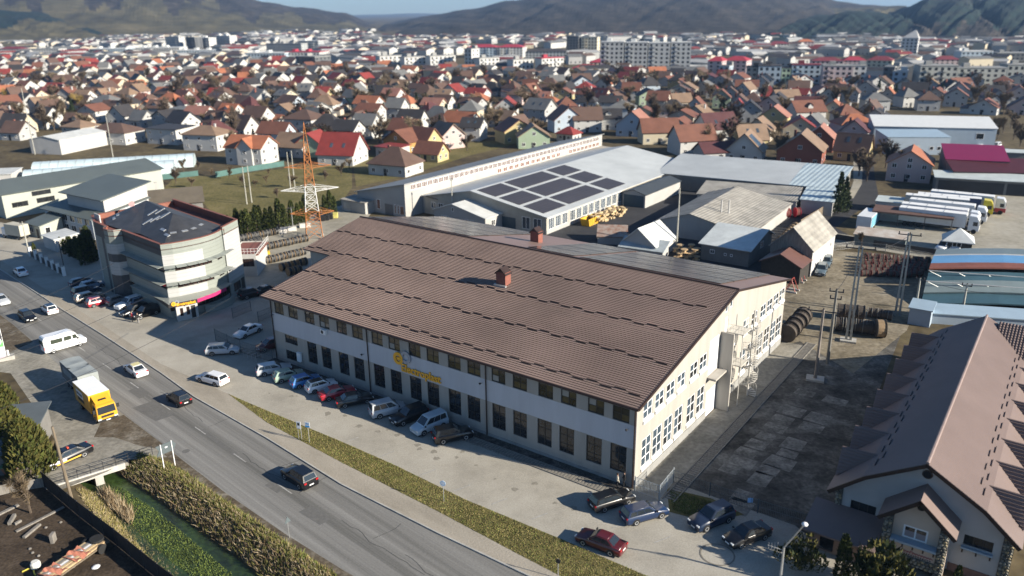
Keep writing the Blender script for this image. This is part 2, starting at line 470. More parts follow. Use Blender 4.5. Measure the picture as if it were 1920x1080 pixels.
# sealed cracks in the road and dark drips on the forecourt
m_seal = mat('bitumen_seal', (0.055,0.054,0.052), var=.2); m_drip = mat('oil_drip', (0.215,0.198,0.163), var=.25, scale=3)
rc = random.Random(21)
for (x,y,a_,n_) in ((180,650,0,14),(300,735,0,16),(390,800,90,5),(455,850,0,15),(560,925,90,6),(640,975,0,16),(700,1010,90,5),(760,1040,0,14),(240,700,90,5),(520,880,90,5)):
    c = P(x,y); pts = []; ang = ROAD_ANG+R(a_)
    for k in range(n_):
        pts.append(c.copy()); ang2 = ang+rc.uniform(-.28,.28); c = c+Vector((math.cos(ang2),math.sin(ang2),0))*.8
    b = MB()
    for p, q in zip(pts[:-1], pts[1:]):
        d = (q-p).normalized(); n = Vector((-d.y,d.x,0))*.03; b.face([(v.x,v.y,.0172) for v in (p-n,q-n,q+n,p+n)])
    struct(b.build('sealed_crack', m_seal))
for i in range(26):
    if i < 14: c = P(520+i*26, 715+i*9.5)+Vector((rc.uniform(-1,1),-rc.uniform(1,4),0))
    else: c = P(rc.uniform(680,1150), 0) if False else P(700+(i-14)*38, 835+(i-14)*14.5)+Vector((0,rc.uniform(1,5),0))
    r_ = rc.uniform(.12,.5); sheet('oil_stain', None, m_drip, 0.0125, pts=[(c.x+r_*rc.uniform(.4,1.5)*math.cos(t*.7), c.y+r_*rc.uniform(.4,1.5)*math.sin(t*.7)) for t in range(9)])
# faint parking lines and stains on the forecourt
for (x,y) in ((722,852),(800,886),(865,915),(935,940),(1010,968),(655,826),(1160,985),(1240,1012)):
    a, b = P(x-14,y+6), P(x+17,y-6); d = (b-a).normalized(); n = Vector((-d.y,d.x,0))*.05
    sheet('parking_line', None, dm, 0.011, pts=[a-n,b-n,b+n,a+n])
# yards
sheet('gable_yard', [(1190,918),(1464,648),(1475,600),(1640,560),(1700,600),(1590,880),(1560,1040),(1490,985),(1250,900)], m_yard, 0.010)
m_wornslab = nmix('worn_pale_slab', [(0.06,0.056,0.048),(0.17,0.163,0.145),(0.30,0.285,0.25)], 0.55, fine=0.3, bscale=3)
rs = random.Random(4)
for i in range(13):
    t = i/12; a = P(1512-t*190, 738+t*190)
    for s in (0,1):
        if rs.random() < .2: continue
        c = a + Vector((.80,-.59,0))*(s*3.3+rs.uniform(-.3,.3)); u = Vector((.8,-.6,0))*(1.25+rs.uniform(-.3,.3)); v = Vector((.6,.8,0))*(1.15+rs.uniform(-.3,.25))
        sheet('concrete_slab', None, m_wornslab, 0.0135, pts=[c-u-v,c+u-v*rs.uniform(.7,1),c+u+v,c-u*rs.uniform(.8,1)+v])
sheet('drum_yard', [(1464,648),(1380,660),(1440,510),(1520,520),(1555,470),(1750,482),(1735,540),(1700,620),(1600,700),(1500,640)], m_dirt, 0.014)
sheet('back_yard', [(1100,470),(1440,560),(1520,520),(1560,470),(1590,440),(1500,390),(1280,330),(1150,360),(1024,440)], m_street, 0.012)
sheet('cable_yard', [(440,470),(520,560),(580,470),(690,400),(640,385),(560,418),(452,445)], m_lot, 0.012)
sheet('meadow', [(330,330),(420,330),(660,300),(660,352),(640,380),(560,412),(440,440),(380,380),(300,360)], m_lawn, 0.010)
sheet('meadow', [(660,295),(900,265),(1000,262),(880,292),(760,330),(668,350)], m_lawn, 0.008)
sheet('truck_lot', [(1640,420),(1790,360),(1990,370),(2040,500),(1760,480),(1640,455)], m_lot, 0.010)
sheet('side_street', [(1604,270),(1636,270),(1640,330),(1650,380),(1610,395),(1560,432),(1500,490),(1470,470),(1540,410),(1585,380),(1600,340)], m_street, 0.016)
sheet('cross_path', [(1540,440),(1560,436),(1660,452),(1760,470),(1756,486),(1650,470),(1548,458)], m_lot, 0.020)
sheet('side_pavement', [(1600,300),(1618,300),(1616,345),(1600,372),(1590,372),(1600,340)], m_lot, 0.021)
# soil yard bottom left
sheet('soil_yard', [(-160,905),(60,905),(85,915),(200,1000),(300,1085),(360,1140),(100,1250),(-200,1250)], m_yardsoil, 0.012)
# water of the ditch
wv = MB()
for i in range(len(DL)-1):
    a, b = DL[i], DL[i+1]
    def nrm(k):
        d = DL[min(k+1,len(DL)-1)]-DL[max(k-1,0)]; return Vector((-d.y,d.x,0)).normalized()
    na, nb = nrm(i)*(DW[i]+.35), nrm(i+1)*(DW[i+1]+.35)
    wv.face([(p.x,p.y,-1.5) for p in (a-na, b-nb, b+nb, a+na)])
w = wv.build('water', m_water); struct(w)
# ------------------------------------------------------------ the factory
FTH = -0.6318; FL = 56.19; FW = 44.87; FR = 24.82; HE, HR, HB = 9.16, 14.01, 9.77
FO = Vector((12.11, 69.38, 0)) - Vector((math.cos(FTH), math.sin(FTH), 0))*FL
factory = thing('factory_building', 'large two storey factory with brown tiled roof, grey facade band and orange lettering', 'factory', FO, FTH)
m_fwall = mat('cream_render', (0.335,0.315,0.28), var=0.09, scale=0.8, stretch=(1,1,.12))
m_fgrey = mat('grey_render_band', (0.48,0.49,0.515), var=0.06, scale=0.8, stretch=(1,1,.15))
m_plinth = mat('grey_plinth', (0.25,0.25,0.24), var=0.15, scale=0.8)
m_tile = mat('brown_metal_tiles', (0.188,0.137,0.116), rough=0.5, var=0.2, scale=0.085, spec=0.3)
m_tile2 = mat('brown_sheet_roof', (0.23,0.155,0.13), rough=0.45, var=0.07, scale=0.15, spec=0.4)
m_gutter = mat('dark_brown_gutter', (0.035,0.022,0.018), rough=0.4)
up = [0.75,3.65,7.0,9.87,13.15,16.02]; BAY = 18.73
WF = WM((0,0),(FL,0))
UW = [(b*BAY+x, b*BAY+x+1.9, 7.08, 8.70) for b in range(3) for x in up]
LW = [(b*BAY+x, b*BAY+x+1.85, 1.30, 4.36) for b in range(3) for i, x in enumerate([0,0,6.9,9.72,13.05,15.9]) if i > 1 or b > 0 for x in ([x] if i > 1 else [0.75,3.65][i:i+1])]
LW += [(2.3,4.9,3.08,4.30),(2.2,4.65,0.6,1.98)]
mb = MB()
wall(mb, WF, 0, FL, flat(HE), UW+LW, z0=0.0, mi=0, band=(4.42,7.04,1))
WG = WM((FL,0),(FL,FW))
gp = gable([(0,HE),(FR,HR-0.02),(FW,HB)])
gu = [1.4,4.05,6.65,9.3,12.6,15.2, 28.6,31.6,34.9,37.45,40.0,42.45]
gl = [1.4,3.9,6.5,9.1,12.4,15.1, 23.5, 28.3,31.0,34.7,37.3,39.9,42.3]
GU = [(x,x+2.05,7.0,8.85) for x in gu]+[(23.6,25.6,7.0,8.85),(22.0,22.8,12.0,13.0),(23.4,24.2,12.2,13.3)]
GLW = [(x,x+2.1,1.5,4.8) for x in gl]
doors = [(17.95,20.9,0.02,3.42),(17.9,20.7,5.5,9.9),(22.2,23.1,9.3,11.4)]
wall(mb, WG, 0, FW, gp, GU+GLW+doors, mi=0)
# the left end steps in: front half ends at x = 0, the rear half at x = -6.6
JY, JX = 13.0, -6.6
wall(mb, WM((0,JY),(0,0)), 0, JY, gable([(0,HE+JY*(HR-HE)/FR),(JY,HE)]), mi=0)
wall(mb, WM((JX,JY),(0,JY)), 0, -JX, flat(HE+JY*(HR-HE)/FR), [(1.2,3.6,1.0,3.6),(1.2,3.6,6.4,8.2)], mi=0)
wall(mb, WM((JX,FW),(JX,JY)), 0, FW-JY, gable([(0,HB),(FW-FR,HR),(FW-JY,HE+JY*(HR-HE)/FR)]), mi=0)
wall(mb, WM((FL,FW),(JX,FW)), 0, FL-JX, flat(HB), mi=0)
mb.build('wall', [m_fwall, m_fgrey], factory)
pb = MB(); pb.box(-.05,FL+.05,-.06,-.003,0,.35)
ys = [0,17.9,20.95,FW]
pb.box(FL+.003,FL+.09,0,17.9,0,.95); pb.box(FL+.003,FL+.09,20.95,FW,0,1.1)
pb.build('plinth', m_plinth, factory)
for (a,b,c,d) in UW:
    window(factory, WF, a, c, b-a, d-c, 2, 2, m_frame_d, m_glass_y, t=0.10, gm2=m_glass_d)
for (a,b,c,d) in LW:
    window(factory, WF, a, c, b-a, d-c, 3 if b-a > 2.2 else 2, 1 if d-c < 2 else 3, m_frame_d, m_glass_d, t=0.10)
for (a,b,c,d) in GU+GLW:
    sm = b-a < 1
    window(factory, WG, a, c, b-a, d-c, 1 if sm else 2, 1 if sm else (2 if d-c < 2.5 else 3), m_frame_w, m_glass_b, t=0.13, deep=0.10, sill=(m_frame_w,0.14,0.32) if not sm else None, gm2=m_glass_d)
m_shut = mat('white_sheet_door', (0.74,0.75,0.77), rough=0.5, var=0.04)
for (a,b,c,d) in doors:
    o = MB().box(0,b-a,.06,.1,0,d-c).build('door', m_shut if b-a > 1 else m_frame_w, factory); o.matrix_local = WG @ Matrix.Translation((a,0,c))
# canopy box beside the goods doors
MB().box(FL+.02,FL+1.1,17.6,21.1,5.15,5.4).box(FL+.02,FL+1.6,21.0,21.25,0,10.0).build('loading_bay_frame', m_fwall, factory)
# roof: tiled front slope, sheet rear slope
sf = math.atan2(HR-HE, FR); uy = Vector((0,math.cos(sf),math.sin(sf)))
OV = 0.45; zf = lambda y: HE+y*(HR-HE)/FR + 0.16
rt = MB()
tile_slope(rt, (-1.5,-OV,zf(-OV)), (1,0,0), uy, FL+1.85, (12.5+OV)/math.cos(sf), row=0.36, wave=0.24, h=0.075, amp=0.045)
tile_slope(rt, (-7.7,12.5,zf(12.5)), (1,0,0), uy, FL+8.05, (FR-12.5)/math.cos(sf), row=0.36, wave=0.24, h=0.075, amp=0.045)
rt.build('roof_tiles', m_tile, factory, stuff=True)
sbk = (HR-HB)/(FW-FR); zb = lambda y: HR+0.16-(y-FR)*sbk
rb = MB()
rb.slab([(-7.7,FR,zb(FR)),(FL+.35,FR,zb(FR)),(FL+.35,FW+.7,zb(FW+.7)),(-7.7,FW+.7,zb(FW+.7))], .14)
rb.slab([(-1.5,-OV,zf(-OV)-.02),(FL+.35,-OV,zf(-OV)-.02),(FL+.35,FR,zf(FR)-.02),(-1.5,FR,zf(FR)-.02)], .14)
rb.slab([(-7.7,12.5,zf(12.5)-.021),(-1.5,12.5,zf(12.5)-.021),(-1.5,FR,zf(FR)-.021),(-7.7,FR,zf(FR)-.021)], .138)
roof = rb.build('roof', m_tile2, factory)
MB().bar((-7.7,FR,HR+.22),(FL+.36,FR,HR+.22),.16,8).build('ridge_cap', m_gutter, roof)
vb = MB(); vb2 = MB(); vb3 = MB(); vb.slab([(FL+.30,-OV,zf(-OV)+.1),(FL+.46,-OV,zf(-OV)+.1),(FL+.46,FR,zf(FR)+.1),(FL+.30,FR,zf(FR)+.1)], .3)
vb2.slab([(FL+.30,FR,zb(FR)+.06),(FL+.46,FR,zb(FR)+.06),(FL+.46,FW+.7,zb(FW+.7)+.06),(FL+.30,FW+.7,zb(FW+.7)+.06)], .26)
vb3.slab([(-1.6,-OV,zf(-OV)+.08),(-1.46,-OV,zf(-OV)+.08),(-1.46,12.5,zf(12.5)+.08),(-1.6,12.5,zf(12.5)+.08)], .28)
[q.build('barge_board', m_gutter, roof) for q in (vb,vb2,vb3)]
gt = MB(); gt.bar((-1.5,-OV-.08,zf(-OV)-.06),(FL+.4,-OV-.08,zf(-OV)-.06),.13,8); gt.build('gutter', m_gutter, factory)
for x in (0.12, BAY, 2*BAY, FL-.12):
    MB().bar((x,-.12,.1),(x,-.12,HE-.05),.075,8).bar((x,-.12,HE-.05),(x,-OV-.05,zf(-OV)-.1),.07,6).build('downpipe', m_gutter, factory)
g = MB().box(-.66,.66,-.02,.02,0,.11); sg = g.build('snow_guard', m_gutter, factory)
gq = Matrix.Rotation(sf, 4, 'X'); first = True
for row, y0 in enumerate((1.35, 7.3, 13.3, 19.2)):
    x = -0.8 if row < 2 else -6.6; k = 0
    while x < FL-.5:
        o = sg if first else link('snow_guard', sg.data, factory); first = False
        yy = y0 + (0.32 if k % 2 else 0.0); o.location = (x, yy, zf(yy)+.09); o.rotation_euler = (sf,0,0)
        x += 1.52 + (0.25 if k % 2 else 0); k += 1
# roof vents like little brick houses
m_vent = mat('red_brick_vent', (0.20,0.075,0.055), var=0.2, scale=3.0, bump=0.3, bscale=10)
for (x,y,zt) in ((28.7,15.2,zf(15.2)),(20.6,34.7,zb(34.7))):
    v = MB().box(x-.75,x+.75,y-.6,y+.6,zt-.4,zt+1.75).build('roof_vent', m_vent, factory)
    r = MB()
    for s in (-1,1):
        q = [(x,y-.75,zt+2.4),(x,y+.75,zt+2.4),(x+s*.95,y+.75,zt+1.5),(x+s*.95,y-.75,zt+1.5)]
        r.slab(q if s < 0 else q[::-1], .1)
    r.face([(x-.75,y-.6,zt+1.75),(x+.75,y-.6,zt+1.75),(x,y-.6,zt+2.36)]); r.face([(x+.75,y+.6,zt+1.75),(x-.75,y+.6,zt+1.75),(x,y+.6,zt+2.36)])
    r.build('vent_cap', m_gutter, v)
    MB().box(x-.95,x+.95,y-.95,y-.6,zt-.3,zt+.12).build('flashing', m_steel, v)
# solar rows on the rear slope
m_pv = mat('solar_glass', (0.055,0.05,0.047), rough=0.16, var=0.2, scale=0.2, spec=0.6)
for (xa,xb) in ((-7.4,13.9),(24.6,32.4),(33.4,53.6)):
    for k in range(4):
        y0 = 26.6+k*4.72; y1 = y0+4.45; lift = 0.13
        o = MB().slab([(xa,y0,zb(y0)+lift),(xb,y0,zb(y0)+lift),(xb,y1,zb(y1)+lift+.0),(xa,y1,zb(y1)+lift)], .05).build('solar_panel_row', m_pv, roof)
        f = MB(); n = int((xb-xa)/1.05)
        for i in range(1, n):
            x = xa+(xb-xa)*i/n; f.slab([(x-.02,y0,zb(y0)+lift+.012),(x+.02,y0,zb(y0)+lift+.012),(x+.02,y1,zb(y1)+lift+.012),(x-.02,y1,zb(y1)+lift+.012)], .02)
        f.box(xa,xb,y1+.02,y1+.24,zb(y1)-.02,zb(y1)+.1)
        f.build('panel_frame', m_dark, roof)
# lettering and emblem on the grey band
m_orange = mat('orange_letters', (0.85,0.42,0.03), rough=0.45, var=0.04)
m_silver = mat('silver_emblem', (0.30,0.34,0.40), rough=0.35, metal=0.3, var=0.05)
def letters(txt, size, m, depth=0.07, bold=0.012):
    c = bpy.data.curves.new('letters', 'FONT'); c.body = txt; c.size = size; c.extrude = depth; c.offset = bold
    o = bpy.data.objects.new('letters', c); COL.objects.link(o)
    bpy.context.view_layer.update()
    me = bpy.data.meshes.new_from_object(o.evaluated_get(bpy.context.evaluated_depsgraph_get()))
    bpy.data.objects.remove(o); me.materials.clear(); me.materials.append(m)
    return me
def text(txt, size, m, parent, M, width=None, name='lettering', depth=0.07, bold=0.012):
    me = letters(txt, size, m, depth, bold)
    if width:
        x = [v.co.x for v in me.vertices]; k = width/(max(x)-min(x)); x0 = min(x)
        for v in me.vertices: v.co.x = (v.co.x-x0)*k
    o = link(name, me, parent); o.matrix_local = M @ Matrix.Rotation(PI/2, 4, 'X')
    return o
text('Electroplast', 1.42, m_orange, factory, WF @ Matrix.Translation((24.5,-.12,4.72)), 6.25, bold=0.03)
def ring(r0, r1, a0, a1, n=28, t=0.14):
    b = MB()
    for i in range(n):
        p, q = a0+(a1-a0)*i/n, a0+(a1-a0)*(i+1)/n
        c = [(r0*math.cos(p),r0*math.sin(p)),(r1*math.cos(p),r1*math.sin(p)),(r1*math.cos(q),r1*math.sin(q)),(r0*math.cos(q),r0*math.sin(q))]
        vs = [(x,-t,z) for x,z in c]+[(x,0,z) for x,z in c]
        b.mesh(vs, [(0,1,2,3),(7,6,5,4),(0,4,5,1),(1,5,6,2),(2,6,7,3),(3,7,4,0)])
    return b
def emblem(parent, M, s):
    b = ring(.42,.80,R(15),R(345)); b.box(-.2,.75,-.14,0,-.19,.19); b.xf(Matrix.Scale(s,4)); o = b.build('emblem_ring', m_orange, parent); o.matrix_local = M
    b = ring(.44,.80,R(-130),R(185)); b.box(-.80,-.46,-.13,0,-1.35,0.05); b.xf(Matrix.Scale(s,4)); o = b.build('emblem_ring', m_silver, parent); o.matrix_local = M @ Matrix.Translation((1.22*s,.03,.42*s))
emblem(factory, WF @ Matrix.Translation((24.05,-.08,6.25)), 1.0)
# small fittings
ac = MB().box(10.35,11.35,-.42,-.06,6.35,7.0).build('air_conditioner', m_frame_w, factory)
MB().lathe([(.02,-.43),(.24,-.43),(.24,-.425)], 16, (10.72,0,6.68), axis='Y').build('fan_grille', m_dark, ac)
MB().box(4.9,5.6,-.38,-.07,1.0,2.3).build('meter_cabinet', m_frame_w, factory)
for x,z in ((0.5,6.75),(17.9,5.2),(2*BAY-.6,6.45),(55.3,6.5)):
    MB().bar((x,-.02,z),(x,-.4,z+.12),.03,5).lathe([(.08,z-.02),(.15,z+.12),(.06,z+.2)],10,(x,-.42,0)).build('flood_lamp', m_dark, factory)
# spiral fire stair on the gable
st = MB(); sp = MB(); rl = MB(); CX, CY = FL+2.0, 26.4
sp.bar((CX,CY,0),(CX,CY,11.4),.11,10)
ns = 64; turns = 4.0; Hs = 9.4
for i in range(ns):
    a = 2*PI*turns*i/ns; z = 0.15+Hs*i/ns; da = 2*PI*turns/ns
    c = [(CX+.1*math.cos(a),CY+.1*math.sin(a)),(CX+1.05*math.cos(a-da*.5),CY+1.05*math.sin(a-da*.5)),(CX+1.05*math.cos(a+da*.55),CY+1.05*math.sin(a+da*.55))]
    st.mesh([(x,y,z) for x,y in c]+[(x,y,z+.05) for x,y in c], [(2,1,0),(3,4,5),(0,1,4,3),(1,2,5,4),(2,0,3,5)])
    b = a+2*PI*turns/ns
    rl.bar((CX+1.05*math.cos(a),CY+1.05*math.sin(a),z),(CX+1.05*math.cos(a),CY+1.05*math.sin(a),z+1.0),.013,4)
    rl.bar((CX+1.05*math.cos(a),CY+1.05*math.sin(a),z+1.0),(CX+1.05*math.cos(b),CY+1.05*math.sin(b),z+1.0+Hs/ns),.02,4)
    rl.bar((CX+1.05*math.cos(a),CY+1.05*math.sin(a),z+.5),(CX+1.05*math.cos(b),CY+1.05*math.sin(b),z+.5+Hs/ns),.010,4)
m_stair = mat('painted_stair_steel', (0.55,0.53,0.48), rough=0.5, metal=0.1, var=0.1)
stair = thing('spiral_staircase', 'pale steel spiral fire staircase against the cream gable wall', 'staircase', FO, FTH)
for i in range(1):
    st.build('stair_treads', m_stair, stair, stuff=True); sp.build('centre_post', m_stair, stair); rl.build('handrail', m_stair, stair)
for z in (5.2, 9.3):
    pl = MB().box(FL+.05,FL+2.1,22.9,25.2,z,z+.1).build('landing', m_stair, stair)
    g = MB()
    for a,b in (((FL+2.05,22.95),(FL+2.05,25.2)),((FL+.1,22.95),(FL+2.05,22.95))):
        for k in range(7):
            x = a[0]+(b[0]-a[0])*k/6; y = a[1]+(b[1]-a[1])*k/6
            g.bar((x,y,z+.1),(x,y,z+1.1),.012,4)
        g.bar((*a,z+1.1),(*b,z+1.1),.03,4); g.bar((*a,z+.6),(*b,z+.6),.02,4)
    g.build('railing', m_stair, pl)
MB().bar((FL+1.95,23.05,0),(FL+1.95,23.05,9.3),.05,8).build('support_post', m_stair, stair)
# drainage channel of concrete slabs along the facade and the gable
m_slabm = mat('drain_slab', (0.19,0.178,0.155), var=0.2, scale=2.0)
m_gravelstrip = nmix('dark_gravel_strip', [(0.03,0.027,0.024),(0.07,0.064,0.055),(0.14,0.13,0.115)], 1.2, fine=0.4, bscale=6)
ch = thing('drain_channel', 'ribbed concrete drain channel along the front of the factory', 'drain', FO, FTH)
s = MB()
for i in range(150):
    x = 1.0+i*0.37; s.box(x,x+.24,-2.35,-1.45,0,.07)
s.build('channel_slab', m_slabm, ch, stuff=True)
MB().box(0,FL,-2.55,-2.4,0,.1).box(0,FL,-1.4,-1.28,0,.1).build('channel_kerb', m_slabm, ch)
ch = thing('drain_channel', 'ribbed concrete drain channel along the sunlit gable side yard', 'drain', FO, FTH)
s = MB()
for i in range(118):
    y = 0.3+i*0.4; s.box(FL+3.3,FL+4.25,y,y+.27,0,.07)
s.build('channel_slab', m_slabm, ch, stuff=True)
MB().box(FL+3.1,FL+3.25,0,47.5,0,.1).box(FL+4.3,FL+4.45,0,47.5,0,.1).build('channel_kerb', m_slabm, ch)
fq = lambda x, y: FO + Matrix.Rotation(FTH,3,'Z') @ Vector((x,y,0))
sheet('gravel_strip', None, m_gravelstrip, 0.02, pts=[fq(-.5,-1.3),fq(FL,-1.3),fq(FL,-.02),fq(-.5,-.02)])
sheet('gable_strip', None, m_drive, 0.022, pts=[fq(FL+.1,0),fq(FL+3.1,0),fq(FL+3.1,46),fq(FL+.1,46)])
# ------------------------------------------------------------ generic house / shed builder
SW = {}
def simple_window(w, h, fm, gm, nx=2):
    key = (round(w,2), round(h,2), fm.name, gm.name, nx)
    if key not in SW:
        b = MB(); t = 0.09
        b.box(0,w,-.05,.03,0,t); b.box(0,w,-.05,.03,h-t,h); b.box(0,t,-.05,.03,t,h-t); b.box(w-t,w,-.05,.03,t,h-t)
        for i in range(1,nx): b.box(w*i/nx-.04,w*i/nx+.04,-.045,.03,t,h-t)
        b.box(t,w-t,-.012,.02,t,h-t,1)
        o = b.build('window', [fm, gm]); SW[key] = o.data; bpy.data.objects.remove(o)
    return SW[key]
def house(name, label, cat, o, rz, L, D, kind, prof, wm, rm, wins=(), ov=0.5, oe=None, group=None, rt=0.16, deep=False, fm=None, gm=None, pm=None, ridge_cap=None, tiles=None):
    """rectangular building. kind 'y': ridge runs away from the front, prof=[(x,z)..] is the head of the front wall;
    'x': ridge parallel to the front, prof=[(y,z)..] is the head of the side walls; 'hip': prof=(eave, rise).
    wins: (wall 'f'/'r'/'l'/'b', x, z, w, h, nx, ny)"""
    t = thing(name, label, cat, o, rz, group)
    fm = fm or m_frame_w; gm = gm or m_glass_d
    W = {'f': (WM((0,0),(L,0)), L), 'r': (WM((L,0),(L,D)), D), 'b': (WM((L,D),(0,D)), L), 'l': (WM((0,D),(0,0)), D)}
    if kind == 'y':
        rev = [(L-x, z) for x, z in prof[::-1]]
        heads = {'f': gable(prof), 'b': gable(rev), 'r': flat(prof[-1][1]), 'l': flat(prof[0][1])}
    elif kind == 'x':
        rev = [(D-y, z) for y, z in prof[::-1]]
        heads = {'r': gable(prof), 'l': gable(rev), 'f': flat(prof[0][1]), 'b': flat(prof[-1][1])}
    else:
        heads = {k: flat(prof[0]) for k in 'frbl'}
    mb = MB()
    for k in 'frbl':
        hs = [(w[1], w[1]+w[3], w[2], w[2]+w[4]) for w in wins if w[0] == k] if deep else []
        wall(mb, W[k][0], 0, W[k][1], heads[k], hs)
    mb.build('wall', wm, t)
    r = MB()
    def quads(P2, along, mapf):
        n = len(P2)
        for i in range(n-1):
            (a, za), (b, zb) = P2[i], P2[i+1]; s = (zb-za)/(b-a)
            if i == 0: a2, za2 = a-ov, za-ov*s
            else: a2, za2 = a, za
            if i == n-2: b2, zb2 = b+ov, zb+ov*s
            else: b2, zb2 = b, zb
            g = oe if oe is not None else ov
            q = [mapf(a2,-g,za2+rt), mapf(b2,-g,zb2+rt), mapf(b2,along+g,zb2+rt), mapf(a2,along+g,za2+rt)]
            r.slab(q, rt)
            if tiles and tiles.get(i):
                m_, row, wave, spw = tiles[i]
                tb = MB(); up = (q[1]-q[0]); flip = up.z < 0
                lo, hi, lo2 = (q[0], q[1], q[3]) if not flip else (q[2], q[3], q[1])
                ux = (lo2-lo) ; lx = ux.length; uyv = hi-lo; ly = uyv.length
                if flip: lo, hi, lo2 = q[1], q[0], q[2]; ux = lo2-lo; uyv = hi-lo; lx, ly = ux.length, uyv.length
                ux, uyv = ux.normalized(), uyv.normalized()
                if ux.cross(uyv).z < 0: lo = lo + ux*lx; ux = -ux
                tile_slope(tb, lo+ux.cross(uyv)*.01, ux, uyv, lx, ly, row=row, wave=wave, spw=spw)
                tb.build('roof_tiles', m_, t, stuff=True)
    if kind == 'y': quads(prof, D, lambda a, s, z: Vector((a, s, z)))
    elif kind == 'x': quads(prof, L, lambda a, s, z: Vector((L-s, a, z)))
    else:
        e, ri = prof; k = min(L, D)/2
        x0,x1,y0,y1 = -ov, L+ov, -ov, D+ov; ez = e+rt-ov*ri/k
        if L >= D: A_, B_ = Vector((k,D/2,e+ri+rt)), Vector((L-k,D/2,e+ri+rt))
        else: A_, B_ = Vector((L/2,k,e+ri+rt)), Vector((L/2,D-k,e+ri+rt))
        c = [Vector((x0,y0,ez)),Vector((x1,y0,ez)),Vector((x1,y1,ez)),Vector((x0,y1,ez))]
        if L >= D: qs = [[c[0],c[1],B_,A_],[c[1],c[2],B_],[c[2],c[3],A_,B_],[c[3],c[0],A_]]
        else: qs = [[c[0],c[1],A_],[c[1],c[2],B_,A_],[c[2],c[3],B_],[c[3],c[0],A_,B_]]
        if abs(L-D) < .05: qs = [[c[i],c[(i+1)%4],A_] for i in range(4)]
        for q in qs: r.face(q)
        r.face([Vector((p.x,p.y,p.z-rt)) for p in c[::-1]])
        for i in range(4):
            a, b = c[i], c[(i+1)%4]; r.face([a-Vector((0,0,rt)), b-Vector((0,0,rt)), b, a])
    roof = r.build('roof', rm, t)
    for w in wins:
        k, x, z, ww, h = w[:5]; nx = w[5] if len(w) > 5 else 2; ny = w[6] if len(w) > 6 else 1
        kind_ = w[7] if len(w) > 7 else None
        if kind_ == 'door':
            d = MB().box(0,ww,-.05 if not deep else .08,.02 if not deep else .13,0,h).build('door', w[8], t); d.matrix_local = W[k][0] @ Matrix.Translation((x,0,z))
        elif deep: window(t, W[k][0], x, z, ww, h, nx, ny, fm, gm)
        else:
            o2 = link('window', simple_window(ww, h, fm, gm, nx), t); o2.matrix_local = W[k][0] @ Matrix.Translation((x,0,z))
    t['_wm'] = 0; del t['_wm']
    return t, roof, W
def row_w(k, n, x0, x1, z, w, h, nx=2, ny=1):
    return [(k, x0+(x1-x0-w)*(i/(n-1) if n > 1 else .5), z, w, h, nx, ny) for i in range(n)]
SA = R(-36.2)                                  # the works' common building line
def chimney(roof, x, y, z, w=.6, h=1.4, m=None):
    return MB().box(x-w/2,x+w/2,y-w/2,y+w/2,z-.6,z+h).box(x-w/2-.08,x+w/2+.08,y-w/2-.08,y+w/2+.08,z+h,z+h+.12).build('chimney', m or m_concrete, roof)

# ------------------------------------------------------------ curved office building
def clad(name, col, seam=0.6, dark=0.75):
    m = mat(name, col, rough=0.5, var=0.05, scale=0.25)
    nt = m.node_tree; N = nt.nodes; L = nt.links; b = N['Principled BSDF']
    old = b.inputs['Base Color'].links[0].from_socket
    g = N.new('ShaderNodeNewGeometry'); sp = N.new('ShaderNodeSeparateXYZ'); L.new(g.outputs['Position'], sp.inputs[0])
    md = N.new('ShaderNodeMath'); md.operation = 'FRACT'
    dv = N.new('ShaderNodeMath'); dv.operation = 'DIVIDE'; dv.inputs[1].default_value = seam
    L.new(sp.outputs[2], dv.inputs[0]); L.new(dv.outputs[0], md.inputs[0])
    lt = N.new('ShaderNodeMath'); lt.operation = 'LESS_THAN'; lt.inputs[1].default_value = 0.09; L.new(md.outputs[0], lt.inputs[0])
    mx = N.new('ShaderNodeMix'); mx.data_type = 'RGBA'; mx.blend_type = 'MULTIPLY'; L.new(lt.outputs[0], mx.inputs[0])
    L.new(old, mx.inputs[6]); mx.inputs[7].default_value = (dark,dark,dark,1); L.new(mx.outputs[2], b.inputs['Base Color'])
    return m
m_cl_w = clad('white_cladding', (0.38,0.385,0.375))
m_cl_g = clad('grey_green_cladding', (0.235,0.255,0.23))
m_cl_d = clad('anthracite_cladding', (0.065,0.068,0.072))
m_redcap = mat('rust_red_coping', (0.20,0.075,0.05), rough=0.6)
m_darkroof = mat('dark_slate_roof', (0.045,0.045,0.047), rough=0.5, var=0.3, scale=0.5)
m_louvre = mat('green_grey_louvre', (0.23,0.25,0.23), rough=0.5)
m_mag = mat('magenta_fascia', (0.42,0.03,0.13), rough=0.45)
m_glass_br = glass('brown_glass', (0.035,0.02,0.016))
OFO = Vector((-58,128,0))
office = thing('office_building', 'three storey office with curved white and grey facade, sunshades and dark glazed roof', 'office', OFO, 0)
L2 = lambda x, y: Vector((x-OFO.x, y-OFO.y, 0))
dA = Vector((0.72,-0.69,0))
Apt = Vector((-72.4,134,0))
curve = [(-54.5,118.7),(-53.0,119.4),(-51.7,120.35),(-50.55,121.4),(-49.55,122.5),(-48.8,123.7),(-48.3,125.0),(-48.02,126.3),(-48.0,127.5)]
left = [Apt, Apt+dA*2.6, Apt+dA*3.6, Apt+dA*5.6]
pil = [Apt+dA*5.6, Apt+dA*6.2-Vector((.42,.44,0))*1.1, Apt+dA*7.4-Vector((.42,.44,0))*1.75, Apt+dA*8.7-Vector((.42,.44,0))*1.5, Apt+dA*9.6-Vector((.42,.44,0))*.5, Apt+dA*9.9+Vector((.6,.6,0))]
rec = [pil[-1], Vector((-54.5,118.7,0))]
slabw = [Vector((-48.0,127.5,0)), Vector((-47.75,127.3,0)), Vector((-46.9,132.5,0))]
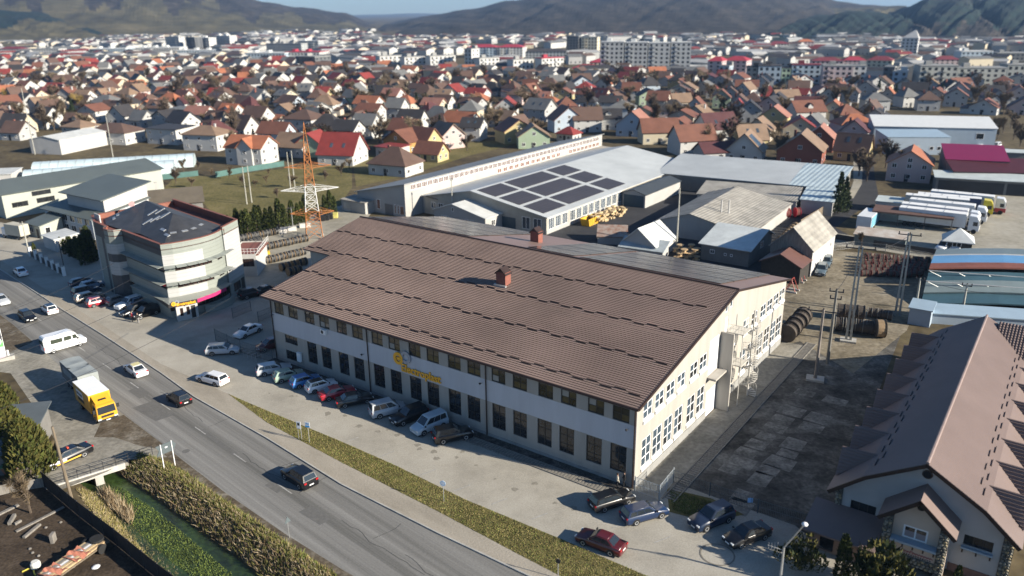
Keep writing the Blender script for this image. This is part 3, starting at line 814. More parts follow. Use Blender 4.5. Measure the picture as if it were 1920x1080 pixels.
back = [Vector((-46.9,132.5,0)), Vector((-64.4,149.1,0)), Vector((-75,138.5,0)), Apt]
mats_o = [m_cl_w, m_cl_g, m_cl_d, m_glass_br]
mb = MB()
def strip(pts, bands, off=0.0):
    pts = [Vector((p[0],p[1],0)) for p in pts]
    for a, b in zip(pts[:-1], pts[1:]):
        d = (b-a).normalized(); n = Vector((d.y,-d.x,0))
        for z0, z1, k in bands:
            o_ = n*(-0.22 if k == 3 else 0.0)
            mb.face([L2(*(a+o_)[:2])+Vector((0,0,z0)), L2(*(b+o_)[:2])+Vector((0,0,z0)), L2(*(b+o_)[:2])+Vector((0,0,z1)), L2(*(a+o_)[:2])+Vector((0,0,z1))], k)
            if k == 3:
                for z in (z0, z1):
                    mb.face([L2(*a[:2])+Vector((0,0,z)), L2(*b[:2])+Vector((0,0,z)), L2(*(b+o_)[:2])+Vector((0,0,z)), L2(*(a+o_)[:2])+Vector((0,0,z))], 2)
strip(left[0:2], [(0,9.9,1),(9.9,12.3,2)]); strip(left[1:3], [(0,12.3,2)]); strip(left[2:4], [(0,9.9,1),(9.9,12.3,2)])
strip(pil[:2], [(0,4.6,2),(4.6,6.9,0),(6.9,8.3,2),(8.3,10,1),(10,12.5,2)])
strip(pil[1:], [(0,4.6,2),(4.6,6.9,0),(6.9,8.3,2),(8.3,10,0),(10,12.5,1)])
strip(rec, [(0,2.6,1),(2.6,3.4,3),(3.4,4.9,1),(4.9,5.9,3),(5.9,7.7,1),(7.7,8.6,3),(8.6,10.4,1),(10.4,12.3,2)])
cb = lambda top: [(0,1.2,1),(1.2,3.0,3),(3.0,4.95,0),(4.95,5.85,3),(5.85,7.75,0),(7.75,8.6,3),(8.6,10.5,top),(10.5,12.3,1)]
strip(curve[:5], cb(0)); strip(curve[4:], [(a,b,(1 if k == 0 else k)) for a,b,k in cb(1)])
strip(slabw, [(0,3.0,1),(3.0,11.4,0),(11.4,12.7,1)])
strip(back, [(0,12.3,0)])
mb.build('wall', mats_o, office)
# mullions and grey fill panels in the window bands of the curve
for z0, z1 in ((1.2,3.0),(4.95,5.85),(7.75,8.6)):
    m_ = MB(); gpn = MB()
    for i, (a, b) in enumerate(zip(curve[:-1], curve[1:])):
        a, b = Vector((*a,0)), Vector((*b,0)); d = (b-a); ang = math.atan2(d.y,d.x); n = Vector((d.y,-d.x,0)).normalized()
        for k in range(2):
            p = a+d*(k*.5)-n*.12; m_.cbox((*L2(p.x,p.y)[:2],(z0+z1)/2), (.09,.16,z1-z0), ang)
        if z0 > 2 and i in (0,5,7):
            p = a+d*.5-n*.08; gpn.cbox((*L2(p.x,p.y)[:2],(z0+z1)/2), (d.length*.92,.16,z1-z0-.01), ang)
    m_.build('mullion', m_frame_d, office, stuff=True)
    if gpn.v: gpn.build('infill_panel', m_cl_g, office, stuff=True)
# sunshades
for z in (5.95, 8.75):
    for pts, wd in ((rec, 1.0), ([Vector((*c,0)) for c in curve], 1.15)):
        b = MB()
        for a, c in zip(pts[:-1], pts[1:]):
            d = (c-a).normalized(); n = Vector((d.y,-d.x,0))
            q = [a, c, c+n*wd, a+n*wd]; q = [L2(p.x,p.y)+Vector((0,0,z if k < 2 else z-.12)) for k,p in enumerate(q)]
            b.slab([q[3],q[2],q[1],q[0]], .07)
        b.build('sunshade', m_louvre, office)
b = MB(); a, c = rec; d = (c-a).normalized(); n = Vector((d.y,-d.x,0))
b.slab([L2(*(a+d*2+n*1.0)[:2])+Vector((0,0,3.3)), L2(*(c+n*1.0)[:2])+Vector((0,0,3.3)), L2(*c[:2])+Vector((0,0,3.4)), L2(*(a+d*2)[:2])+Vector((0,0,3.4))], .07)
b.build('sunshade', m_louvre, office)
# flat roof, coping, hipped dark roof with roof lights
outline = [L2(p.x,p.y) for p in (left[0],left[3])]+[L2(p.x,p.y) for p in pil[1:]]+[L2(*c) for c in curve]+[L2(p.x,p.y) for p in slabw[1:]]+[L2(p.x,p.y) for p in back[1:3]]
MB().prism([(p.x,p.y) for p in outline], 11.3, 11.5).build('flat_roof', m_redcap, office)
cp = MB(); no = len(outline); cen = sum(outline, Vector())/no
for i in range(no):
    a, b2 = outline[i], outline[(i+1)%no]; d = (b2-a).normalized(); n = Vector((-d.y,d.x,0))
    hgt = 12.3 if not (i in (no-4,no-3)) else 12.7
    cp.mesh([a-n*.05+Vector((0,0,hgt-.02)), b2-n*.05+Vector((0,0,hgt-.02)), b2+n*.4+Vector((0,0,hgt-.02)), a+n*.4+Vector((0,0,hgt-.02)), a-n*.05+Vector((0,0,hgt+.06)), b2-n*.05+Vector((0,0,hgt+.06)), b2+n*.4+Vector((0,0,hgt+.06)), a+n*.4+Vector((0,0,hgt+.06))], [(4,5,6,7),(0,1,5,4),(2,3,7,6),(1,2,6,5),(3,0,4,7)])
    cp.face([b2+n*.3+Vector((0,0,hgt)), a+n*.3+Vector((0,0,hgt)), a+n*.3+Vector((0,0,11.3)), b2+n*.3+Vector((0,0,11.3))])
cp.build('coping', m_redcap, office)
R1, R2 = L2(-66.2,141.6)+Vector((0,0,14.2)), L2(-57.2,131.2)+Vector((0,0,14.2))
base = [L2(*p)+Vector((0,0,11.7)) for p in [(-70.3,134.0),(-64.6,129.3),(-61.6,127.6),(-54.7,120.6),(-52.1,122.0),(-50.3,124.0),(-49.5,126.5),(-49.2,131.6),(-64.4,146.3),(-72.6,138.3)]]
hr = MB()
for a, b2, ap in [(0,1,0),(1,2,0),(2,3,1),(3,4,1),(4,5,1),(5,6,1),(6,7,1),(7,8,2),(8,9,0),(9,0,0)]:
    A_, B_ = base[a], base[b2]
    if ap == 2: hr.face([A_, B_, R1, R2])
    elif (a,b2) == (2,3): hr.face([A_, B_, R2])
    else: hr.face([A_, B_, R1 if ap == 0 else R2])
hr.face([base[2], R2, R1])
hip = hr.build('hipped_roof', m_darkroof, office)
def skylight(p, q, r, s0, t0, w, h):
    p, q, r = Vector(p), Vector(q), Vector(r); n = (q-p).cross(r-p).normalized(); n = n if n.z > 0 else -n
    u = (q-p).normalized(); v = n.cross(u); c = p+(q-p)*s0+(r-p)*t0+n*.06
    MB().slab([c-u*w/2-v*h/2, c+u*w/2-v*h/2, c+u*w/2+v*h/2, c-u*w/2+v*h/2], .1).build('roof_light', m_steel, hip)
for s0,t0 in ((.18,.3),(.42,.22),(.62,.15),(.3,.55),(.55,.42),(.75,.12)): skylight(base[2], R2, R1, s0, t0*.8, 1.9, .5)
for s0,t0 in ((.3,.3),(.6,.2)): skylight(base[2], base[3], R2, s0+.1, t0+.1, 1.6, .5); skylight(base[9], base[0], R1, s0, t0, 1.6, .5)
for k in (3,4,5,6): skylight(base[k], base[k+1], R2, .3, .35, 1.0, .5)
MB().box(-1.2,1.2,-.1,.1,11.5,13.2).xf(Matrix.Translation(L2(-72.4,135.6))@Matrix.Rotation(R(-44),4,'Z')).build('roof_parapet', m_white, office)
sd = MB().lathe([(.05,0),(.5,.12),(.55,.16)],14).bar((0,0,-.9),(0,0,0),.05,6); sd.xf(Matrix.Translation(L2(-68.0,139.8)+Vector((0,0,13.9)))@Matrix.Rotation(R(55),4,'X')).build('satellite_dish', mat('pink_dish',(0.6,0.35,0.33),var=.05), office)
# slab: windows, balcony grilles; low annex with terrace
WS = WM(L2(-47.75,127.3)[:2], L2(-46.9,132.5)[:2])
window(office, WS, 1.3, 1.0, 2.2, 1.4, 2, 1, m_frame_d, m_glass_br, deep=-.02)
MB().box(0,1.1,-.03,.03,0,2.3).build('door', m_frame_d, office).matrix_local = WS @ Matrix.Translation((3.9,0,.2))
for z in (5.3, 8.6):
    b = MB()
    for k in range(6): b.box(.1,1.3,-.2-k*.16,-.12-k*.16,z,z+.06)
    b.bar((.1,-.05,z),(.1,-1.05,z),.03,4).bar((1.3,-.05,z),(1.3,-1.05,z),.03,4)
    b.build('balcony_grille', m_steel, office).matrix_local = WS
ax = thing('office_annex', 'low white annex with railed red roof terrace behind the office tower slab', 'annex', (-51.6,139.5,0), R(4))
wa = MB(); wall(wa, WM((0,0),(4.6,0)), 0, 4.6, flat(4.3), [(1.0,4.2,1.9,3.4)]); wall(wa, WM((4.6,0),(4.6,9)), 0, 9, flat(4.3)); wall(wa, WM((4.6,9),(0,9)), 0, 4.6, flat(4.3)); wall(wa, WM((0,9),(0,0)), 0, 9, flat(4.3))
wa.build('wall', m_white, ax)
window(ax, WM((0,0),(4.6,0)), 1.0, 1.9, 3.2, 1.5, 4, 1, m_frame_d, m_glass_br)
MB().box(.15,5.05,.15,8.85,3.95,4.1).build('terrace', m_redcap, ax)
b = MB()
for k in range(9): b.bar((.1+k*.62,.08,4.3),(.1+k*.62,.08,5.3),.025,4); b.bar((5.1,.08+k*1.08,4.3),(5.1,.08+k*1.08,5.3),.025,4)
for z in (4.8,5.3): b.bar((.1,.08,z),(5.1,.08,z),.03,4); b.bar((5.1,.08,z),(5.1,8.8,z),.03,4)
b.build('railing', m_frame_w, ax)
# gatehouse kiosk with canopy
kio = thing('gatehouse', 'small white gatehouse with dark windows under a striped canopy and orange lettering', 'gatehouse', (0,0,0))
K0, K1, K2 = Vector((-53.0,117.3,0)), Vector((-50.4,119.4,0)), Vector((-54.6,120.2,0))
KW = WM(K0[:2], K1[:2]); kl = (K1-K0).length
wb = MB(); hk = 2.75
wall(wb, KW, 0, kl, flat(hk), [(.55,1.05,.75,2.1),(1.55,2.05,.75,2.1),(2.25,2.95,.05,2.15)])
WK2 = WM(K2[:2], K0[:2]); kl2 = (K0-K2).length
wall(wb, WK2, 0, kl2, flat(hk), [(1.6,2.7,.7,2.1)]); wall(wb, WM(K1[:2],(K1+K2-K0)[:2]), 0, kl2, flat(hk)); wall(wb, WM((K1+K2-K0)[:2],K2[:2]), 0, kl, flat(hk))
wb.build('wall', m_white, kio)
for x,w,z,h in ((.55,.5,.75,1.35),(1.55,.5,.75,1.35)): window(kio, KW, x, z, w, h, 1, 1, m_frame_d, m_glass_br)
MB().box(0,.7,.1,.15,0,2.1).build('door', m_frame_d, kio).matrix_local = KW @ Matrix.Translation((2.25,0,.05))
window(kio, WK2, 1.6, .7, 1.1, 1.4, 2, 1, m_frame_d, m_glass_br)
m_canopy = ribbed('striped_canopy', (0.27,0.28,0.25), R(39), pitch=0.5, strength=1.0, rough=0.4)
can = MB(); cz = 3.25
cpts = [(-58.0,121.2),(-53.6,116.2),(-50.0,118.6),(-48.2,121.6),(-47.3,124.2),(-47.0,126.4)]
inn = [(-57.2,121.6),(-54.5,119.0),(-51.7,120.35),(-49.55,122.5),(-48.4,124.6),(-48.1,126.4)]
for i in range(5):
    can.slab([Vector((*cpts[i],cz)), Vector((*cpts[i+1],cz)), Vector((*inn[i+1],cz+.3)), Vector((*inn[i],cz+.3))], .1)
can.build('canopy', m_canopy, kio)
fa = MB(); 
def fascia(a, b, m, nm):
    a, b = Vector((*a,0)), Vector((*b,0)); d = (b-a).normalized(); n = Vector((d.y,-d.x,0))*.06
    q = MB().mesh([a+Vector((0,0,2.72)),b+Vector((0,0,2.72)),b+n+Vector((0,0,2.72)),a+n+Vector((0,0,2.72)),a+Vector((0,0,3.3)),b+Vector((0,0,3.3)),b+n+Vector((0,0,3.3)),a+n+Vector((0,0,3.3))], [(0,1,2,3),(4,7,6,5),(3,2,6,7),(0,4,5,1),(1,5,6,2),(0,3,7,4)])
    return q.build(nm, m, kio)
fascia(cpts[0], cpts[1], m_frame_d, 'fascia'); fascia(cpts[1], cpts[2], m_frame_d, 'fascia')
fascia(cpts[2], cpts[3], m_mag, 'fascia'); fascia(cpts[3], cpts[4], m_mag, 'fascia')
FWk = WM(cpts[1], cpts[2], 0)
text('Electroplast', .62, m_orange, kio, FWk @ Matrix.Translation((1.15,-.1,2.82)), 2.9, bold=0.02)
emblem(kio, FWk @ Matrix.Translation((.75,-.1,3.25)), .42)
# curved garden wall beside the entrance
cw = MB(); pts = [(-49.9,121.2),(-48.6,121.9),(-47.7,123.1),(-47.1,124.6),(-46.9,126.2)]
for a, b2 in zip(pts[:-1], pts[1:]):
    d = (Vector((*b2,0))-Vector((*a,0))); cw.cbox(((a[0]+b2[0])/2,(a[1]+b2[1])/2,.65),(d.length+.1,.25,1.3),math.atan2(d.y,d.x))
tag(cw.build('entrance_wall', m_cl_g), 'curved low grey wall beside the office entrance', 'wall')
# ------------------------------------------------------------ the works' other buildings
EX, EY = Vector((math.cos(SA),math.sin(SA),0)), Vector((-math.sin(SA),math.cos(SA),0))
m_rf_grey = ribbed('grey_corrugated_roof', (0.235,0.24,0.235), SA+PI/2, pitch=0.9, strength=0.8, var=0.18, vscale=0.12)
m_rf_pale = ribbed('pale_metal_roof', (0.40,0.42,0.42), SA, pitch=1.1, strength=0.5, rough=0.5, var=0.13, vscale=0.1)
m_rf_white = ribbed('white_metal_roof', (0.50,0.51,0.49), SA, pitch=0.8, strength=0.7, rough=0.5, var=0.14, vscale=0.4)
m_rf_blue = ribbed('bluish_translucent_roof', (0.40,0.47,0.49), SA+PI/2, pitch=1.2, strength=0.9, rough=0.35, var=0.12)
m_rf_old = ribbed('weathered_fibre_cement', (0.27,0.255,0.225), SA+PI/2, pitch=0.7, strength=0.9, rough=0.9, var=0.3, vscale=0.35)
m_rf_dark = ribbed('anthracite_sheet_roof', (0.05,0.056,0.06), SA+PI/2, pitch=0.5, strength=0.7, rough=0.45, var=0.1)
m_rf_teal = ribbed('green_grey_sheet_roof', (0.095,0.112,0.108), R(-34)+PI/2, pitch=0.6, strength=0.9, rough=0.5, var=0.08)
m_rust = mat('rusty_sheet', (0.33,0.30,0.26), var=0.2, scale=0.9, col2=(0.22,0.11,0.07))
m_gw = mat('grey_white_wall', (0.33,0.325,0.31), var=0.08, scale=0.3)
m_rawc = mat('weathered_concrete_wall', (0.33,0.315,0.275), var=0.14, scale=0.4)
m_greyw = mat('dark_grey_wall', (0.17,0.165,0.155), var=0.15, scale=0.5)
m_oldwood = mat('weathered_boards', (0.19,0.175,0.155), var=0.3, scale=1.5, stretch=(3,3,.4))
m_bluedoor = mat('blue_steel_door', (0.03,0.06,0.085), rough=0.5, var=0.1)
m_greydoor = mat('grey_roller_door', (0.14,0.14,0.14), rough=0.5, var=0.06)
m_clere = mat('milky_clerestory_glass', (0.13,0.095,0.085), rough=0.4, var=0.3, scale=0.5)
m_brownwin = glass('brown_window_glass', (0.17,0.09,0.065))
# long white shed with clerestory
S1o = Vector((-24.8,182.5,0)) - EX*16
t, rf_, W_ = house('long_workshop', 'long white workshop with grey lean roof and a clerestory strip over the sloping meadow', 'workshop', S1o, SA, 16, 92, 'y', [(0,4.4),(16,7.9)], m_gw, m_rf_grey, ov=.5,
    wins=[('f',9.3,0,2.6,2.6,1,1,'door',m_greydoor)]+[('f',6.6,1.0,1.2,2.4,1),('f',12.4,.6,.6,2.2,1),('f',13.4,.6,.6,2.2,1),('f',14.2,.5,1.4,2.2,1)]
    +row_w('r',12,36,67,4.6,1.8,1.25,2)+row_w('r',8,72,90,4.6,1.8,1.25,2), fm=m_frame_w, gm=m_brownwin)
WR = W_['r'][0]
for i in range(44):
    fme = simple_window(1.86, 1.35, m_frame_w, m_clere, 3); o = link('window', fme, t); o.matrix_local = WR @ Matrix.Translation((2+i*2.0,-.02,6.2))
an = MB(); an.box(16.05,21.5,22,92,0,4.1); an.slab([(16.05,0,3.9),(21.5,0,3.2),(21.5,22,3.2),(16.05,22,3.9)], .15)
MB().box(0,0.01,0,0.01,0,0.01)
a_ = thing('lean_to_annex', 'low flat roofed annex squeezed between the long workshop and the solar hall', 'annex', S1o, SA)
MB().box(16.1,20.8,6,92,0,4.2).build('wall', m_gw, a_)
MB().slab([(16.05,5.6,4.4),(21.0,5.6,4.0),(21.0,92,4.0),(16.05,92,4.4)], .16).build('roof', m_rf_old, a_)
# small white block before it
house('small_store', 'small white block with two closed doors beside the long workshop front', 'store', S1o-EX*2.6-EY*3, SA, 8.2, 4.5, 'x', [(0,2.7),(4.5,2.9)], m_gw, m_rf_old, ov=.25,
    wins=[('f',.8,0,2.2,2.1,1,1,'door',m_steel),('r',.8,0.2,2.2,1.7,1,1,'door',m_steel)])
# hall with the solar groups
S3o = Vector((7.6,166.1,0)) - EX*35
sp_ = [(0,4.3),(14.5,7.2),(35,3.9)]
t3, r3, W3 = house('solar_hall', 'wide white hall with solar groups on its pale roof and tall gridded windows', 'hall', S3o, SA, 35, 74, 'y', sp_, m_rawc, m_rf_pale, ov=.6, deep=False, gm=m_glass_b,
    wins=[('f',22.8,0,4.0,2.5,1,1,'door',m_bluedoor),('f',28.6,.5,2.1,2.7,2),('f',31.6,.5,2.1,2.7,2),('f',2,1.6,1.6,1.5,2),('f',4.2,1.6,1.6,1.5,2)]
    +[('r',.8+i*2.75+(.5 if i > 2 else 0),.9,2.15,2.5,3) for i in range(12)])
# white surround of the right-hand windows
MB().box(35.02,35.06,.1,36,0,.85).box(35.02,35.06,.1,36,3.45,3.9).build('wall_band', m_gw, t3)
def slope3(x, y, lift=.25): s = (3.9-7.2)/20.5; return Vector((x, y, 7.2+(x-14.5)*s+lift))
m_pv2 = ribbed('violet_grey_solar', (0.05,0.044,0.046), SA+PI/2, pitch=1.0, strength=0.3, rough=0.42)
for (y0,y1) in ((1.0,10),(11.5,27.5),(29.5,38)):
    for (x0,x1) in ((15.3,20.6),(21.6,27.2),(28.2,33.6)):
        MB().slab([slope3(x0,y0),slope3(x1,y0),slope3(x1,y1),slope3(x0,y1)], .08).build('solar_panel', m_pv2, r3)
# white cottage-like store in front of it
t4, r4, W4 = house('white_store', 'white store with low pitched pale roof in front of the solar hall', 'store', Vector((-17.6,177.4,0)), R(-37.1), 15, 7.5, 'y', [(0,3.2),(5.6,5.1),(15,3.1)], m_gw, m_rf_white, ov=.3,
    wins=[('f',2.2,1.2,2.2,1.0,3),('f',9.2,1.2,2.4,1.0,3),('f',5.4,3.5,.6,.9,1),('r',2.0,1.0,1.4,1.4,2)])
# garage with dark roof
house('dark_roof_garage', 'white garage with dark sheet roof and steel blue front beside the solar hall', 'garage', Vector((27.6,192.6,0)), R(-36), 6.2, 20, 'y', [(0,3.3),(3,4.2),(6.2,3.2)], m_gw, m_rf_dark, ov=.3,
    wins=[('f',.4,0,5.4,2.9,1,1,'door',m_bluedoor)])
# long range closing the yard
t6, r6, W6 = house('yard_range', 'long grey lean roofed range closing the back of the works yard', 'workshop', Vector((39.5,212.5,0)), R(-30.0), 46, 21, 'x', [(0,4.0),(21,5.8)], m_greyw, m_rf_pale, ov=.4,
    wins=[('f',14,0,7,3.2,1,1,'door',m_bluedoor),('f',9.5,0,3.4,3.0,1,1,'door',m_greydoor)])
s = 1.8/21
MB().slab([(34.5,-.42,4.16-.4*s+.02),(46.4,-.42,4.16-.4*s+.02),(46.4,21.4,4.16+21.4*s+.02),(34.5,21.4,4.16+21.4*s+.02)], .03).build('translucent_sheets', m_rf_blue, r6)
house('brown_lean_to', 'weathered brown grey lean-to below the long yard range', 'shed', Vector((45.6,190.6,0)), R(-24), 23, 12, 'x', [(0,3.0),(12,3.85)], m_gw, m_rf_old, ov=.3, wins=[('f',16,0,3,2.4,1,1,'door',m_greydoor)])
house('bluish_lean_to', 'small white shed with bluish sheet roof at the end of the yard range', 'shed', Vector((67.9,182.0,0)), R(-27), 7, 11, 'x', [(0,3.3),(11,4.0)], m_gw, m_rf_blue, ov=.3)
# barn
tb, rb_, Wb = house('grey_barn', 'broad grey barn with a beige fibre cement roof and two white flues', 'barn', Vector((31.4,165.0,0)), R(-33), 20, 31, 'y', [(0,3.2),(7,5.4),(14.5,3.6),(20,2.8)], m_gw, m_rf_old, ov=.3)
for k in (0,1): MB().bar((11+k*1.3,8+k*1.0,4),(11+k*1.3,8+k*1.0,7.2),.16,8).build('flue', m_white, rb_)
# row of little saddle roofs
proto = None
for i in range(4):
    c = P(1226+i*40, 414+i*7, 2.2)
    lab = ['leftmost tiny white saddle roofed shed in the row beside the barn','second tiny white saddle roofed shed from the left beside the barn','third tiny white saddle roofed shed beside the barn','rightmost tiny white saddle roofed shed next to the grey metal roofed store'][i]
    if proto is None:
        proto, _, _ = house('saddle_shed', lab, 'shed', (c.x,c.y,0), SA, 4.6, 7.5, 'y', [(0,2.0),(2.3,3.3),(4.6,2.0)], m_gw, m_rf_white, ov=.2, wins=[('f',1.1,0,2.4,1.8,1,1,'door',m_dark)], group='tiny saddle sheds')
    else: dup(proto, (c.x,c.y,0), SA, lab)
# grey metal roofed store
house('metal_roof_store', 'grey rendered store with silvery metal roof and small square windows', 'store', Vector((36.6,147.0,0)), R(-36), 9.4, 12.5, 'x', [(0,3.2),(9,5.2),(12.5,3.6)], m_greyw, mat('silver_metal_roof',(0.50,0.53,0.52),rough=.5,var=.16,scale=.4), ov=.5,
    wins=[('f',1.8,1.5,.9,.8,2),('f',4.6,1.5,.5,.5,1),('f',5.8,1.5,.5,.5,1),('r',6,2.2,1.6,1.2,2)])
# white gabled cottage with lean-tos
c = P(1170,476)
house('white_gable_shed', 'white gabled shed with steep pale corrugated roof behind the factory', 'shed', (c.x,c.y+1,0), R(-40), 7.2, 8, 'y', [(0,2.6),(3.2,5.4),(7.2,2.4)], m_white, m_rf_white, ov=.3)
c = P(1160,478)
house('patched_lean_to', 'low lean-to of bluish patched sheets before the white gabled shed', 'shed', (c.x,c.y,0), R(-30), 9.0, 3.4, 'x', [(0,1.7),(3.4,2.9)], m_gw, mat('patched_blue_sheet',(0.33,0.37,0.38),var=.2,scale=.8), ov=.2)
c = P(1120,458)
house('rusty_lean_to', 'rusty sheet lean-to beside the patched shed', 'shed', (c.x,c.y,0), R(-8), 6.0, 5, 'x', [(0,1.6),(5,2.7)], m_gw, m_rust, ov=.2)
# tall old grey house and its dark open shed
S13 = Vector((53.7,135.5,0)) - EX*7.6
house('old_grey_house', 'tall old house with weathered grey roof and a bright white side wall', 'house', S13, SA, 7.6, 14.5, 'y', [(0,4.9),(3.8,8.6),(7.6,4.9)], [m_white], m_rf_old, ov=.35,
    wins=[('r',2.2,1.2,.7,.9,1),('r',5.2,1.2,.7,.9,1),('r',8.4,1.2,.7,.9,1),('r',11.5,2.8,.7,.9,1)])
b = MB(); b.face([(0,-.03,0),(7.6,-.03,0),(7.6,-.03,4.9),(3.8,-.03,8.55),(0,-.03,4.9)])
g = b.build('board_gable', m_oldwood, None); g.parent = [o for o in COL.objects if o.name == 'old_grey_house'][0]
house('dark_open_shed', 'dark boarded shed with glossy brown roof before the old grey house', 'shed', S13+EX*.4-EY*5.6, SA, 6.9, 5.4, 'y', [(0,3.3),(3.3,5.0),(6.9,3.2)], mat('black_boards',(0.03,0.026,0.022),var=.3,scale=2), mat('glossy_brown_sheets',(0.13,0.07,0.058),rough=.4,var=.1), ov=.4)
m_redsteel = mat('red_painted_steel', (0.30,0.055,0.04), rough=0.5, var=0.2)
for i in range(3):
    c = P(1512-i*14, 508+i*19)
    st = thing('drum_trestle', ['red steel trestle nearest the old grey house','middle red steel trestle behind the factory','red steel trestle nearest the factory corner'][i], 'trestle', c, SA, 'red cable drum trestles')
    f = MB()
    for s in (-1,1):
        f.bar((-.9,s*.8,0),(0,s*.6,2.3),.07,5).bar((.9,s*.8,0),(0,s*.6,2.3),.07,5).bar((-.5,s*.7,1.1),(.5,s*.7,1.1),.05,5)
    f.bar((0,-.7,2.3),(0,.7,2.3),.07,6); f.build('frame', m_redsteel, st)
    MB().box(-1.1,1.1,-1.0,-.6,0,.25).box(-1.1,1.1,.6,1.0,0,.25).build('foot_block', m_concrete, st)
# ------------------------------------------------------------ left cluster
m_gwall = mat('pale_green_white_wall', (0.34,0.355,0.315), var=0.06, scale=0.3)
house('grey_roof_workshop', 'pale workshop with long green grey roof at the left edge', 'workshop', Vector((-121.2,186.1,0)), R(50.9), 40, 14, 'x', [(0,6.0),(9,7.8),(14,6.4)], m_gwall, m_rf_teal, ov=.6,
    wins=[('f',1.8,2.4,3.6,1.2,3),('f',7.4,2.5,4.2,1.2,3),('f',6.6,4.4,4.4,1.1,3)], fm=m_frame_d)
tl, rl_, Wl = house('stepped_roof_house', 'blue white two storey house with stepped green grey roofs', 'house', Vector((-106.3,177.2,0)), R(-34), 19.5, 13, 'x', [(0,4.7),(13,6.6)], mat('blue_white_wall',(0.42,0.45,0.47),var=.05), m_rf_teal, ov=.8,  # wall coloured an even blue white
    wins=row_w('f',6,1.5,18.5,2.9,2.0,1.5,2)+row_w('f',6,1.5,18.5,.5,2.0,1.7,2)+[('r',2,1,1.6,1.5,2)])
up_ = MB(); wall(up_, WM((4,3.5),(19,3.5)), 0, 15, flat(8.2), z0=5.3); wall(up_, WM((19,3.5),(19,14)), 0, 10.5, gable([(0,8.2),(10.5,10.0)]), z0=4); wall(up_, WM((19,14),(4,14)), 0, 15, flat(10)); wall(up_, WM((4,14),(4,3.5)), 0, 10.5, gable([(0,10),(10.5,8.2)]), z0=4)
up_.build('upper_wall', m_white, tl)
MB().slab([(2.6,2.4,8.25),(20,2.4,8.25),(20,14.8,10.4),(2.6,14.8,10.4)], .2).build('upper_roof', m_rf_teal, tl)
house('porch_house', 'small porch wing with green grey roof before the stepped roof house', 'house', Vector((-107.2,171.0,0)), R(-34.5), 5.6, 5, 'x', [(0,2.9),(5,3.9)], m_gwall, m_rf_teal, ov=.5, wins=[('f',1.0,.9,1.6,1.4,2),('r',1,.3,1.2,2,1),('f',3.9,0,.9,2.0,1,1,'door',m_frame_d)])
house('white_kiosk', 'little white kiosk with flat pale roof behind the pillared fence', 'kiosk', Vector((-98.3,161.2,0)), R(-40), 6, 4.6, 'x', [(0,2.6),(4.6,2.9)], m_white, m_rf_white, ov=.3, wins=[('l',.6,.2,1.6,2.0,2)])
tbh, rbh, _ = house('low_brown_house', 'low house with dull brown roof and one chimney behind the office', 'house', Vector((-95.5,181.6,0)), R(22), 22, 9, 'x', [(0,3.0),(5,5.6),(9,3.2)], m_greyw, mat('dull_brown_roof',(0.10,0.085,0.065),var=.15,scale=.4), ov=.5)
chimney(rbh, 12, 5.5, 5.4, .6, 2.0, m_white)
house('white_hut', 'low white flat roofed hut beside the greenhouse end', 'hut', Vector((-157,222,0)), R(10), 15, 8, 'x', [(0,3.6),(8,3.9)], m_white, m_rf_white, ov=.3, wins=[('f',10,1,2,1.4,2)])
# greenhouses
def tunnel(label, a, b, wdt, hgt):
    o, rz, L = frame(a, b); t = thing('greenhouse', label, 'greenhouse', o, rz)
    m = ribbed('milky_film', (0.46,0.55,0.57), rz, pitch=2.0, strength=0.5, rough=0.3, var=.12)
    n = 14; pr = [(wdt/2*(1-math.cos(PI*i/n)), hgt*math.sin(PI*i/n)**.8) for i in range(n+1)]
    f = MB()
    f.mesh([(0,y,z) for y,z in pr]+[(L,y,z) for y,z in pr], [(i+1,i,n+1+i,n+2+i) for i in range(n)])
    f.face([(0,y,z) for y,z in pr]); f.face([(L,y,z) for y,z in pr[::-1]]); f.build('film_cover', m, t)
    k = int(L/2.4); h = MB()
    for i in range(k+1): h.path([(L*i/k,y,z+.03) for y,z in pr], .05, 4)
    h.build('hoop', m_steel, t, stuff=True)
    MB().box(-.06,-.02,wdt*.4,wdt*.6,0,2.1).build('door', m_greydoor, t)
    return t
tunnel('long milky greenhouse tunnel in front of the family houses', P(44,349), P(328,328), 9, 3.8)
tunnel('second greenhouse tunnel mostly hidden behind the long one', P(60,331), P(364,313), 9, 3.6)
# ------------------------------------------------------------ right side
m_bluew = mat('blue_grey_sheet_wall', (0.30,0.36,0.42), rough=.5, var=.05)
m_paleblue = mat('pale_blue_roof', (0.30,0.39,0.46), rough=.4, var=.06)
house('blue_grey_warehouse', 'large blue grey warehouse with white sheet roof beyond the side street', 'warehouse', Vector((126,277,0)), R(-15), 38, 14, 'x', [(0,6.6),(12,9.0),(14,8.6)], m_bluew, mat('bright_sheet_roof',(0.60,0.61,0.60),rough=.4,var=.05), ov=.3, wins=[('f',32,3,2.4,2.0,1)])
house('pale_blue_hall', 'pale blue flat hall with a white door before the blue grey warehouse', 'warehouse', Vector((122.4,258.6,0)), R(-6), 19.5, 12, 'x', [(0,5.6),(12,6.4)], m_bluew, m_paleblue, ov=.15, wins=[('f',1.5,2,1.6,.6,2),('f',7,0,3.4,3,1,1,'door',m_white),('f',13.5,1.5,1.2,1.2,1),('f',15.8,1.5,1.2,1.2,1)])
m_magr = mat('magenta_roof', (0.19,0.018,0.065), rough=.4, var=.06)
house('magenta_roof_hall', 'hall with a bright magenta sheet roof near the truck lot', 'hall', Vector((118,214,0)), R(-19), 15, 10, 'x', [(0,6.4),(10,9)], m_greyw, m_magr, ov=.2)
